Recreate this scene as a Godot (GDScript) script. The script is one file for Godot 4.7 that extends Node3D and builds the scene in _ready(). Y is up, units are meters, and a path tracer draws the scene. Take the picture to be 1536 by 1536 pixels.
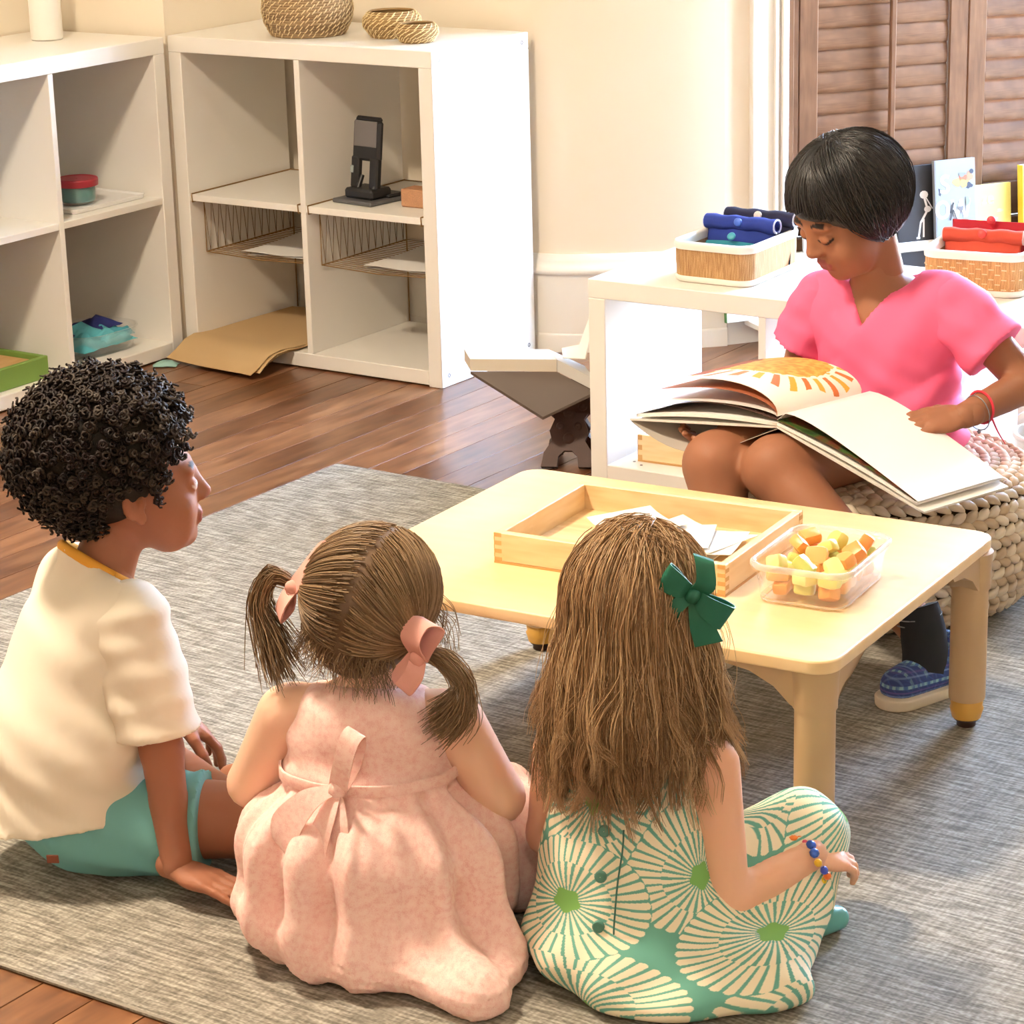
extends Node3D
# A children's reading circle: three small children sit on a woven rug at a low table while an older girl reads a picture book.

var counts := {}
var M := {}
var T := {}

# ------------------------------------------------------------------ mesh builder
class MB:
	var v := PackedVector3Array()
	var uv := PackedVector2Array()
	var c := PackedColorArray()
	var idx := PackedInt32Array()
	var col := Color(1, 1, 1)
	var uo := Vector2.ZERO
	var use_col := false

	func vert(p: Vector3, t := Vector2.ZERO) -> int:
		v.append(p); uv.append(t); c.append(col)
		return v.size() - 1

	func tri(a: int, b: int, d: int) -> void:
		idx.append(a); idx.append(b); idx.append(d)

	func quadi(a: int, b: int, d: int, e: int) -> void:
		idx.append(a); idx.append(b); idx.append(d)
		idx.append(a); idx.append(d); idx.append(e)

	# flat polygon, corners clockwise seen from its front
	func poly(ps: Array, uvs: Array = []) -> void:
		var b := v.size()
		for i in ps.size():
			vert(ps[i], uvs[i] if uvs.size() else Vector2.ZERO)
		for i in range(1, ps.size() - 1):
			tri(b, b + i, b + i + 1)

	# chamfered box: from corner lo to corner hi, edge bevel e, carried by transform x. uv in metres, u along the axis "g"
	func box(lo: Vector3, hi: Vector3, e := 0.0, x := Transform3D.IDENTITY, g := 0) -> void:
		var ctr := (lo + hi) * 0.5
		var h := (hi - lo) * 0.5
		e = minf(e, minf(h.x, minf(h.y, h.z)) * 0.95)
		var hi_in := h - Vector3(e, e, e)
		# six faces
		for ax in 3:
			var a1 := (ax + 1) % 3
			var a2 := (ax + 2) % 3
			for s in [-1, 1]:
				var ps: Array = []
				var ts: Array = []
				var order = [[-1, -1], [-1, 1], [1, 1], [1, -1]] if s > 0 else [[-1, -1], [1, -1], [1, 1], [-1, 1]]
				for o in order:
					var p := Vector3.ZERO
					p[ax] = s * h[ax]
					p[a1] = o[0] * hi_in[a1]
					p[a2] = o[1] * hi_in[a2]
					ps.append(x * (ctr + p))
					var q = p + h
					var t := Vector2.ZERO
					if ax == g: t = Vector2(q[a1], q[a2])
					elif a1 == g: t = Vector2(q[a1], q[a2] + h[a2] * (1 + s))
					else: t = Vector2(q[a2], q[a1] + h[a1] * (1 + s))
					ts.append(t + uo)
				poly(ps, ts)
		if e <= 0.0: return
		# twelve edges
		for ax in 3:
			var a1 := (ax + 1) % 3
			var a2 := (ax + 2) % 3
			for s1 in [-1, 1]:
				for s2 in [-1, 1]:
					var ps: Array = []
					for k in 4:
						var p := Vector3.ZERO
						p[ax] = hi_in[ax] * (-1 if k == 0 or k == 3 else 1)
						if k < 2:
							p[a1] = s1 * h[a1]; p[a2] = s2 * hi_in[a2]
						else:
							p[a1] = s1 * hi_in[a1]; p[a2] = s2 * h[a2]
						ps.append(x * (ctr + p))
					if s1 * s2 > 0: ps.reverse()
					poly(ps, [uo, uo, uo, uo])
		for sx in [-1, 1]:
			for sy in [-1, 1]:
				for sz in [-1, 1]:
					var a = x * (ctr + Vector3(sx * h.x, sy * hi_in.y, sz * hi_in.z))
					var b = x * (ctr + Vector3(sx * hi_in.x, sy * h.y, sz * hi_in.z))
					var d = x * (ctr + Vector3(sx * hi_in.x, sy * hi_in.y, sz * h.z))
					if sx * sy * sz > 0: poly([a, d, b])
					else: poly([a, b, d])

	# rings of equal size joined into a skin; uvs optional [ring][k]
	func loft(rings: Array, closed := true, cap0 := false, cap1 := false, uvs: Array = []) -> void:
		var b := v.size()
		var n: int = rings[0].size()
		for i in rings.size():
			var r = rings[i]
			for k in n:
				vert(r[k], uvs[i][k] if uvs.size() else Vector2(float(k) / n, float(i) / rings.size()))
		for i in rings.size() - 1:
			for k in (n if closed else n - 1):
				var k2 := (k + 1) % n
				quadi(b + i * n + k, b + (i + 1) * n + k, b + (i + 1) * n + k2, b + i * n + k2)
		if cap0:
			var ct := Vector3.ZERO
			for p in rings[0]: ct += p
			var m := vert(ct / n)
			var b2 := v.size()
			for p in rings[0]: vert(p)
			for k in n: tri(m, b2 + k, b2 + (k + 1) % n)
		if cap1:
			var ct := Vector3.ZERO
			var last = rings[rings.size() - 1]
			for p in last: ct += p
			var m := vert(ct / n)
			var b2 := v.size()
			for p in last: vert(p)
			for k in n: tri(m, b2 + (k + 1) % n, b2 + k)

	# profile [Vector2(r, y)] turned about the y axis
	func lathe(prof: Array, seg := 24, x := Transform3D.IDENTITY, cap0 := false, cap1 := false) -> void:
		var rings: Array = []
		for p in prof:
			var r := PackedVector3Array()
			for k in seg:
				var a := TAU * k / seg
				r.append(x * Vector3(cos(a) * p.x, p.y, -sin(a) * p.x))
			rings.append(r)
		loft(rings, true, cap0, cap1)

	# round tube along a path; radius a number or an array
	func tube(path: Array, rad, seg := 6, caps := true, flat := 1.0, up := Vector3.UP) -> void:
		var rings: Array = []
		var n := path.size()
		var side := Vector3.ZERO
		for i in n:
			var d: Vector3 = (path[mini(i + 1, n - 1)] - path[maxi(i - 1, 0)]).normalized()
			if i == 0:
				side = d.cross(up)
				if side.length() < 0.05: side = d.cross(Vector3.RIGHT)
			side = (side - d * side.dot(d))
			if side.length() < 1e-5: side = d.cross(Vector3(0.3, 0.5, 0.8))
			side = side.normalized()
			var nn := side.cross(d).normalized()
			var r: float = rad[i] if rad is Array or rad is PackedFloat32Array else rad
			var ring := PackedVector3Array()
			for k in seg:
				var a := -TAU * k / seg
				ring.append(path[i] + side * cos(a) * r + nn * sin(a) * r * flat)
			rings.append(ring)
		loft(rings, true, caps, caps)

	# a sheet of grid points g[i][k], made thick along its normals
	func sheet(g: Array, th: float, uvs: Array = []) -> void:
		var ni := g.size()
		var nk: int = g[0].size()
		var nor: Array = []
		for i in ni:
			var row: Array = []
			for k in nk:
				var du: Vector3 = g[mini(i + 1, ni - 1)][k] - g[maxi(i - 1, 0)][k]
				var dv: Vector3 = g[i][mini(k + 1, nk - 1)] - g[i][maxi(k - 1, 0)]
				row.append(dv.cross(du).normalized())
			nor.append(row)
		var tp: Array = []
		var bt: Array = []
		for i in ni:
			var a := PackedVector3Array()
			var b := PackedVector3Array()
			for k in nk:
				a.append(g[i][k] + nor[i][k] * th * 0.5)
				b.append(g[i][k] - nor[i][k] * th * 0.5)
			tp.append(a); bt.append(b)
		var us: Array = uvs
		if us.is_empty():
			for i in ni:
				var a := PackedVector2Array()
				for k in nk: a.append(Vector2(float(k) / (nk - 1), float(i) / (ni - 1)))
				us.append(a)
		loft(tp, false, false, false, us)
		var bt2: Array = []
		var us2: Array = []
		for i in range(ni - 1, -1, -1):
			bt2.append(bt[i]); us2.append(us[i])
		loft(bt2, false, false, false, us2)
		# rim
		var rim_t := PackedVector3Array()
		var rim_b := PackedVector3Array()
		for k in nk: rim_t.append(tp[0][k]); rim_b.append(bt[0][k])
		for i in range(1, ni): rim_t.append(tp[i][nk - 1]); rim_b.append(bt[i][nk - 1])
		for k in range(nk - 2, -1, -1): rim_t.append(tp[ni - 1][k]); rim_b.append(bt[ni - 1][k])
		for i in range(ni - 2, 0, -1): rim_t.append(tp[i][0]); rim_b.append(bt[i][0])
		loft([rim_b, rim_t], true)

	func mesh() -> ArrayMesh:
		var nrm := PackedVector3Array()
		nrm.resize(v.size())
		for t in range(0, idx.size(), 3):
			var a := idx[t]
			var b := idx[t + 1]
			var d := idx[t + 2]
			var f := (v[d] - v[a]).cross(v[b] - v[a])
			nrm[a] += f; nrm[b] += f; nrm[d] += f
		for i in nrm.size():
			var l := nrm[i].length()
			nrm[i] = nrm[i] / l if l > 1e-14 else Vector3.UP
		var arr := []
		arr.resize(Mesh.ARRAY_MAX)
		arr[Mesh.ARRAY_VERTEX] = v
		arr[Mesh.ARRAY_NORMAL] = nrm
		arr[Mesh.ARRAY_TEX_UV] = uv
		if use_col: arr[Mesh.ARRAY_COLOR] = c
		arr[Mesh.ARRAY_INDEX] = idx
		var m := ArrayMesh.new()
		m.add_surface_from_arrays(Mesh.PRIMITIVE_TRIANGLES, arr)
		return m

# ------------------------------------------------------------------ nodes
func numbered(parent: Node, called: String) -> String:
	var key := str(parent.get_instance_id()) + "/" + called
	var n: int = counts.get(key, 0)
	counts[key] = n + 1
	return called if n == 0 else "%s_%03d" % [called, n]

func thing(called: String, label: String, category: String, at := Vector3.ZERO, turn := 0.0, group := "") -> Node3D:
	var o := Node3D.new()
	o.name = numbered(self, called)
	add_child(o, true)
	o.position = at
	o.rotation.y = turn
	tag(o, label, category, group)
	return o

func tag(o: Node, label: String, category: String, group := "") -> void:
	o.set_meta("label", label)
	o.set_meta("category", category)
	if group != "": o.set_meta("group", group)

func part(parent: Node, called: String, mb, m: Material, label := "") -> MeshInstance3D:
	var o := MeshInstance3D.new()
	o.mesh = mb.mesh() if mb is MB else mb
	o.material_override = m
	o.name = numbered(parent, called)
	parent.add_child(o, true)
	if label != "": o.set_meta("label", label)
	return o

func single(called: String, mb, m: Material, label: String, category: String, at := Vector3.ZERO, turn := 0.0, group := "") -> MeshInstance3D:
	var o := part(self, called, mb, m)
	o.position = at
	o.rotation.y = turn
	tag(o, label, category, group)
	return o

func struct(called: String, mb, m: Material, label := "") -> MeshInstance3D:
	var o := part(self, called, mb, m)
	o.set_meta("kind", "structure")
	o.set_meta("label", label if label != "" else "plain " + called.replace("_", " ") + " of the room")
	o.set_meta("category", called.split("_")[0])
	return o

func bx(parent: Node, called: String, lo: Vector3, hi: Vector3, m: Material, e := 0.0015, g := 0, uo := Vector2.ZERO, x := Transform3D.IDENTITY) -> MeshInstance3D:
	var b := MB.new()
	b.uo = uo
	b.box(lo, hi, e, x, g)
	return part(parent, called, b, m)

# ------------------------------------------------------------------ materials
func mat(col: Color, rough := 0.6, tex: Texture2D = null, sc := 1.0) -> StandardMaterial3D:
	var m := StandardMaterial3D.new()
	m.albedo_color = col
	m.roughness = rough
	m.metallic_specular = 0.5
	if tex:
		m.albedo_texture = tex
		m.uv1_scale = Vector3(sc, sc, sc)
	return m

func noise(seed_: int, freq: float, oct := 4, type := FastNoiseLite.TYPE_SIMPLEX_SMOOTH) -> FastNoiseLite:
	var n := FastNoiseLite.new()
	n.seed = seed_
	n.frequency = freq
	n.noise_type = type
	n.fractal_octaves = oct
	return n

# grey noise bytes, drawn w0 x h0 and stretched to w x h
func noise_bytes(seed_: int, freq: float, w0: int, h0: int, w: int, h: int, oct := 4) -> PackedByteArray:
	var im := noise(seed_, freq, oct).get_seamless_image(w0, h0)
	im.convert(Image.FORMAT_L8)
	im.resize(w, h, Image.INTERPOLATE_CUBIC)
	return im.get_data()

# mixes several grey layers into a colour ramp
func ramp_tex(w: int, h: int, layers: Array, weights: Array, stops: Array, cols: Array) -> ImageTexture:
	var lut := PackedByteArray()
	var gr := Gradient.new()
	gr.offsets = PackedFloat32Array(stops)
	gr.colors = PackedColorArray(cols)
	for i in 256:
		var q := gr.sample(i / 255.0)
		lut.append(q.r8); lut.append(q.g8); lut.append(q.b8)
	var out := PackedByteArray()
	out.resize(w * h * 3)
	var la: PackedByteArray = layers[0]
	var lb: PackedByteArray = layers[1] if layers.size() > 1 else layers[0]
	var lc: PackedByteArray = layers[2] if layers.size() > 2 else layers[0]
	var wa: float = weights[0]
	var wb: float = weights[1] if layers.size() > 1 else 0.0
	var wc: float = weights[2] if layers.size() > 2 else 0.0
	for i in w * h:
		var j := clampi(int(la[i] * wa + lb[i] * wb + lc[i] * wc), 0, 255) * 3
		out[i * 3] = lut[j]; out[i * 3 + 1] = lut[j + 1]; out[i * 3 + 2] = lut[j + 2]
	var im := Image.create_from_data(w, h, false, Image.FORMAT_RGB8, out)
	im.generate_mipmaps()
	return ImageTexture.create_from_image(im)

func rot(ax: Vector3, deg: float, o := Vector3.ZERO) -> Transform3D:
	return Transform3D(Basis(ax.normalized(), deg_to_rad(deg)), o)

func _ready() -> void:
	seed(7)
	# ---------------------------------------------------------------- camera
	var cam := Camera3D.new()
	cam.name = "camera"
	cam.transform = Transform3D(Basis(Vector3(0.830811, -0.025300, -0.555979), Vector3(-0.146658, 0.953707, -0.262554), Vector3(0.536883, 0.299672, 0.788640)), Vector3(4.09733, 1.48598, 4.61728))
	cam.fov = rad_to_deg(2.0 * atan(768.0 / 3828.34))
	cam.near = 0.05
	add_child(cam)
	cam.current = true
	# ---------------------------------------------------------------- sky, light, exposure
	var env := Environment.new()
	env.tonemap_mode = Environment.TONE_MAPPER_LINEAR
	env.tonemap_exposure = 1.8
	env.background_mode = Environment.BG_SKY
	var sky := Sky.new()
	var sm := ProceduralSkyMaterial.new()
	sm.sky_top_color = Color(0.62, 0.76, 0.95)
	sm.sky_horizon_color = Color(0.93, 0.96, 1.0)
	sm.ground_horizon_color = Color(0.80, 0.82, 0.80)
	sm.ground_bottom_color = Color(0.55, 0.56, 0.52)
	sm.sky_energy_multiplier = 5.8
	sm.ground_energy_multiplier = 5.8
	sky.sky_material = sm
	env.sky = sky
	env.sdfgi_enabled = true
	env.ssao_enabled = true
	env.ssil_enabled = true
	var we := WorldEnvironment.new()
	we.name = "world_environment"
	we.environment = env
	add_child(we)
	# ---------------------------------------------------------------- the place, large things first
	make_materials()
	build_room()
	build_window()
	build_rug()
	build_shelves()
	build_low_shelf()
	build_table()
	build_pouf()
	build_bookstand()
	build_books()
	build_baskets()
	build_shelf_things()
	build_people()

func make_materials() -> void:
	# wood grain: long streaks along u
	var g1 := noise_bytes(11, 0.06, 96, 512, 512, 512, 4)
	var g2 := noise_bytes(12, 0.02, 256, 256, 512, 512, 3)
	var g3 := noise_bytes(13, 0.11, 48, 512, 512, 512, 3)
	T.floor = ramp_tex(512, 512, [g1, g2, g3], [0.45, 0.3, 0.25], [0.0, 0.3, 0.5, 0.7, 1.0], [Color8(78, 48, 31), Color8(110, 71, 46), Color8(130, 87, 58), Color8(148, 104, 71), Color8(170, 128, 92)])
	T.pale = ramp_tex(512, 512, [g1, g2, g3], [0.35, 0.35, 0.3], [0.0, 0.35, 0.55, 1.0], [Color8(212, 172, 118), Color8(229, 194, 143), Color8(237, 206, 159), Color8(246, 222, 182)])
	T.shutter = ramp_tex(512, 512, [g1, g2, g3], [0.3, 0.4, 0.3], [0.0, 0.35, 0.6, 1.0], [Color8(84, 56, 37), Color8(104, 72, 49), Color8(116, 82, 57), Color8(134, 98, 71)])
	T.maple = ramp_tex(512, 512, [g1, g2], [0.4, 0.6], [0.0, 0.5, 1.0], [Color8(234, 196, 140), Color8(241, 207, 154), Color8(247, 218, 170)])
	# rug: heathered weave, streaks along u with weaker ones across
	var r1 := noise_bytes(21, 0.16, 72, 768, 768, 768, 3)
	var r2 := noise_bytes(22, 0.16, 768, 72, 768, 768, 3)
	var r3 := noise_bytes(23, 0.35, 384, 768, 768, 768, 2)
	T.rug = ramp_tex(768, 768, [r1, r2, r3], [0.52, 0.2, 0.28], [0.0, 0.32, 0.46, 0.56, 0.7, 1.0], [Color8(66, 62, 56), Color8(102, 97, 88), Color8(130, 125, 115), Color8(150, 145, 134), Color8(178, 173, 162), Color8(206, 202, 191)])
	# soft fabric mottle and others
	var f1 := noise_bytes(31, 0.07, 256, 256, 512, 512, 4)
	var f2 := noise_bytes(32, 0.25, 512, 512, 512, 512, 3)
	T.pink = ramp_tex(512, 512, [f1, f2], [0.5, 0.5], [0.0, 0.36, 0.45, 0.62, 1.0], [Color8(228, 168, 164), Color8(234, 182, 175), Color8(243, 204, 195), Color8(246, 214, 204), Color8(249, 222, 212)])
	T.felt = ramp_tex(512, 512, [f1, f2], [0.3, 0.7], [0.0, 1.0], [Color(0.78, 0.78, 0.78), Color(1, 1, 1)])
	T.straw = ramp_tex(512, 512, [noise_bytes(41, 0.3, 512, 24, 512, 512, 3), f2], [0.75, 0.25], [0.0, 0.45, 0.6, 1.0], [Color8(134, 96, 58), Color8(170, 130, 84), Color8(190, 152, 104), Color8(214, 182, 138)])
	M.white = mat(Color(0.92, 0.905, 0.875), 0.38)
	M.wall = mat(Color(0.93, 0.885, 0.81), 0.85)
	M.trim = mat(Color(0.93, 0.915, 0.88), 0.45)
	M.ceiling = mat(Color(0.93, 0.92, 0.90), 0.9)
	M.pale = mat(Color(1, 1, 1), 0.42, T.pale, 1.3)
	M.maple = mat(Color(1, 1, 1), 0.33, T.maple, 1.0)
	M.shutter = mat(Color(1, 1, 1), 0.42, T.shutter, 1.6)
	M.shutter.metallic_specular = 0.4
	M.rug = mat(Color(1, 1, 1), 0.92, T.rug, 1.05)
	M.leg = mat(Color8(196, 164, 122), 0.45)
	M.metal = mat(Color(0.62, 0.62, 0.64), 0.35)
	M.metal.metallic = 0.8
	M.paper = mat(Color(0.95, 0.945, 0.93), 0.8)
	M.kraft = mat(Color8(196, 164, 118), 0.85)
	M.twine = mat(Color8(140, 108, 64), 0.9)
	M.black = mat(Color8(32, 32, 34), 0.4)
	M.dark_gray = mat(Color8(92, 92, 94), 0.5)
	var gl := StandardMaterial3D.new()
	gl.albedo_color = Color(0.93, 0.96, 0.97, 0.05)
	gl.transparency = BaseMaterial3D.TRANSPARENCY_ALPHA
	gl.roughness = 0.03
	gl.metallic_specular = 0.6
	M.glass = gl
	var gr := gl.duplicate() as StandardMaterial3D
	gr.albedo_color = Color(0.95, 0.97, 0.98, 0.30)
	M.glass_rim = gr

# the inner wall line of the round bay, seen from above (x, z)
func bay_line() -> Array:
	return [Vector2(0, -0.425), Vector2(0.75, -0.425), Vector2(0.85, -0.457), Vector2(0.99, -0.556), Vector2(1.13, -0.682), Vector2(1.704, -1.501), Vector2(2.90, -1.501), Vector2(3.474, -0.682), Vector2(3.85, -0.425), Vector2(5.3, -0.425)]

func bend_line() -> Array:
	var L := bay_line()
	var r: Array = [L[0]]
	for i in range(1, 4):
		for k in 6: r.append((L[i] as Vector2).cubic_interpolate(L[i + 1], L[i - 1] if i > 1 else Vector2(0.68, -0.425), L[i + 2] if i < 3 else Vector2(1.25, -0.85), k / 6.0))
	r.append(L[4])
	return r

# wall panel from a to b (inner face), height y0..y1, thickness th to the outside
func wall_panel(b: MB, p: Vector2, q: Vector2, y0: float, y1: float, th := 0.14, proud := 0.0) -> void:
	var d := (q - p).normalized()
	var o := Vector2(d.y, -d.x)
	p -= o * proud; q -= o * proud
	var x := Transform3D(Basis(Vector3(d.x, 0, d.y), Vector3.UP, -Vector3(o.x, 0, o.y)), Vector3(p.x, 0, p.y))
	b.box(Vector3(0, y0, -th - proud), Vector3(p.distance_to(q), y1, 0), 0.0, x)

func build_room() -> void:
	var rng := RandomNumberGenerator.new()
	rng.seed = 5
	var H := 2.75
	# floor: a sub-floor and planks that run along z
	var b := MB.new()
	b.box(Vector3(-0.7, -0.06, -1.9), Vector3(5.6, -0.014, 5.7))
	var fl := struct("floor", b, mat(Color8(52, 32, 20), 0.8), "stained wooden strip floor running under the woven rug")
	var tones: Array = []
	for t in [Color(0.84, 0.82, 0.80), Color(0.92, 0.92, 0.92), Color(0.98, 0.97, 0.96), Color(0.88, 0.84, 0.80), Color(1.0, 1.0, 1.0), Color(0.80, 0.76, 0.73)]:
		var m := mat(t, 0.3, T.floor, 0.8)
		m.metallic_specular = 0.5
		tones.append(m)
	var pw := 0.083
	var xx := -0.40
	var row := 0
	while xx < 5.3:
		var zz := -1.7 - rng.randf() * 1.2
		var near := xx < 2.7
		while zz < 5.6:
			var ln := rng.randf_range(1.1, 2.3) if near else 3.4
			var z0 := maxf(zz, -1.7)
			var z1 := minf(zz + ln, 5.6)
			zz += ln
			if z1 - z0 < 0.05: continue
			bx(fl, "plank", Vector3(xx + 0.0011, -0.014, z0 + 0.0008), Vector3(xx + pw - 0.0011, rng.randf_range(-0.0004, 0.0003), z1 - 0.0008), tones[rng.randi() % tones.size()], 0.00025, 2, Vector2(rng.randf() * 5.0, rng.randf() * 5.0))
		xx += pw
		row += 1
	# ceiling with some thickness
	b = MB.new()
	b.box(Vector3(-0.7, H, -1.9), Vector3(5.6, H + 0.12, 5.7))
	struct("ceiling", b, M.ceiling)
	# wall behind the tall cube shelf and its bend into the bay
	var L := bay_line()
	b = MB.new()
	var fine := bend_line()
	var rows: Array = []
	for yy in [0.0, H]:
		var r := PackedVector3Array()
		for q in fine: r.append(Vector3(q.x, yy, q.y))
		rows.append(r)
	b.loft(rows, false)
	for i in 4: wall_panel(b, L[i] + Vector2(-0.012, -0.02), L[i + 1] + Vector2(-0.012, -0.02), 0, H)
	struct("wall_back", b, M.wall, "cream painted wall bending towards the bay window")
	b = MB.new()
	for i in [7, 8]: wall_panel(b, L[i], L[i + 1], 0, H)
	struct("wall_back_right", b, M.wall, "cream painted wall beyond the bay")
	# the corner block that the left shelf butts against
	b = MB.new()
	b.box(Vector3(-0.7, 0, -0.6), Vector3(-0.004, H, 0.002))
	struct("wall_corner", b, M.wall, "cream wall corner between the two cube shelves")
	b = MB.new()
	b.box(Vector3(-0.55, 0, 0.002), Vector3(-0.385, H, 5.6))
	struct("wall_left", b, M.wall, "cream wall behind the left cube shelf")
	b = MB.new()
	b.box(Vector3(-0.55, 0, 5.6), Vector3(5.45, H, 5.72))
	struct("wall_front", b, M.wall)
	b = MB.new()
	b.box(Vector3(5.3, 0, -0.425), Vector3(5.45, H, 5.6))
	struct("wall_right", b, M.wall)
	# baseboard with a small cap and a shoe along the bend
	b = MB.new()
	var nn: Array = []
	for i in fine.size():
		var d: Vector2 = (fine[mini(i + 1, fine.size() - 1)] - fine[maxi(i - 1, 0)]).normalized()
		nn.append(Vector2(-d.y, d.x))
	for seg in [[Vector2(0.021, 0.0), Vector2(0.021, 0.040), Vector2(0.017, 0.046)], [Vector2(0.016, 0.046), Vector2(0.016, 0.190)], [Vector2(0.016, 0.190), Vector2(0.024, 0.192), Vector2(0.025, 0.203), Vector2(0.018, 0.210), Vector2(0.012, 0.222), Vector2(0.010, 0.236), Vector2(0.0, 0.238)]]:
		var lines: Array = []
		for q in seg:
			var r := PackedVector3Array()
			for i in fine.size(): r.append(Vector3(fine[i].x + nn[i].x * q.x, q.y, fine[i].y + nn[i].y * q.x))
			lines.append(r)
		b.loft(lines, false)
	struct("baseboard_back", b, M.trim, "tall white baseboard with moulded cap below the cream wall")
	# ceiling lamps: warm flush globes out of the picture
	for p in [Vector3(1.3, H, 2.5), Vector3(4.2, H, 4.4)]:
		var t := thing("ceiling_lamp", "flush round ceiling lamp, " + ("nearer the left wall" if p.x < 2 else "nearer the right wall"), "lamp", p, 0, "ceiling lamps")
		b = MB.new()
		b.lathe([Vector2(0.01, 0), Vector2(0.17, 0), Vector2(0.17, -0.03), Vector2(0.15, -0.035)], 32)
		part(t, "lamp_base", b, M.metal)
		b = MB.new()
		b.lathe([Vector2(0.15, -0.03), Vector2(0.15, -0.06), Vector2(0.12, -0.1), Vector2(0.06, -0.125), Vector2(0.005, -0.13)], 32)
		var em := mat(Color(0.95, 0.93, 0.88), 0.4)
		em.emission_enabled = true
		em.emission = Color(1.0, 0.82, 0.60)
		em.emission_energy_multiplier = 2.0
		part(t, "lamp_globe", b, em)
		var l := AreaLight3D.new()
		l.name = "lamp_light"
		l.light_color = Color(1.0, 0.92, 0.81)
		l.light_energy = 6.2 if p.x < 2 else 1.2
		l.set("area_size", Vector2(0.3, 0.3))
		l.set("area_range", 12.0)
		l.shadow_enabled = true
		l.position = Vector3(0, -0.14, 0)
		l.rotation = Vector3(-PI / 2, 0, 0)
		t.add_child(l)
	# bay: panels with window openings (sill, head, jambs of wall around each)
	for i in [4, 5, 6]:
		var p: Vector2 = L[i]
		var q: Vector2 = L[i + 1]
		if i == 6:
			b = MB.new()
			wall_panel(b, p, q, 0, H)
			struct("wall_bay_right", b, M.wall, "plain cream wall at the right of the bay")
			continue
		var ln := p.distance_to(q)
		var d := (q - p) / ln
		var s0 := 0.155
		var s1 := ln - 0.06
		if i == 5: s0 = 0.1; s1 = ln - 0.1
		if i == 6: s0 = 0.08; s1 = ln - 0.12
		b = MB.new()
		wall_panel(b, p, p + d * s0, 0, H)
		wall_panel(b, p + d * s1, q, 0, H)
		wall_panel(b, p + d * s0, p + d * s1, 0, 0.21)
		wall_panel(b, p + d * s0, p + d * s1, 2.3, H)
		struct("wall_bay_" + ["left", "middle", "right"][i - 4], b, M.wall, ["cream wall around the shuttered bay window", "cream wall around the middle bay window", "cream wall around the right bay window"][i - 4])
		b = MB.new()
		wall_panel(b, p, q, 0, 0.16, 0.0, 0.014)
		struct("baseboard_bay_" + ["left", "middle", "right"][i - 4], b, M.trim, ["white baseboard under the shuttered bay window", "white baseboard under the middle bay window", "white baseboard under the right bay window"][i - 4])

func bay_x(i: int) -> Transform3D:
	var L := bay_line()
	var d: Vector2 = (L[i + 1] - L[i]).normalized()
	return Transform3D(Basis(Vector3(d.x, 0, d.y), Vector3.UP, Vector3(-d.y, 0, d.x)), Vector3(L[i].x, 0, L[i].y))

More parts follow.
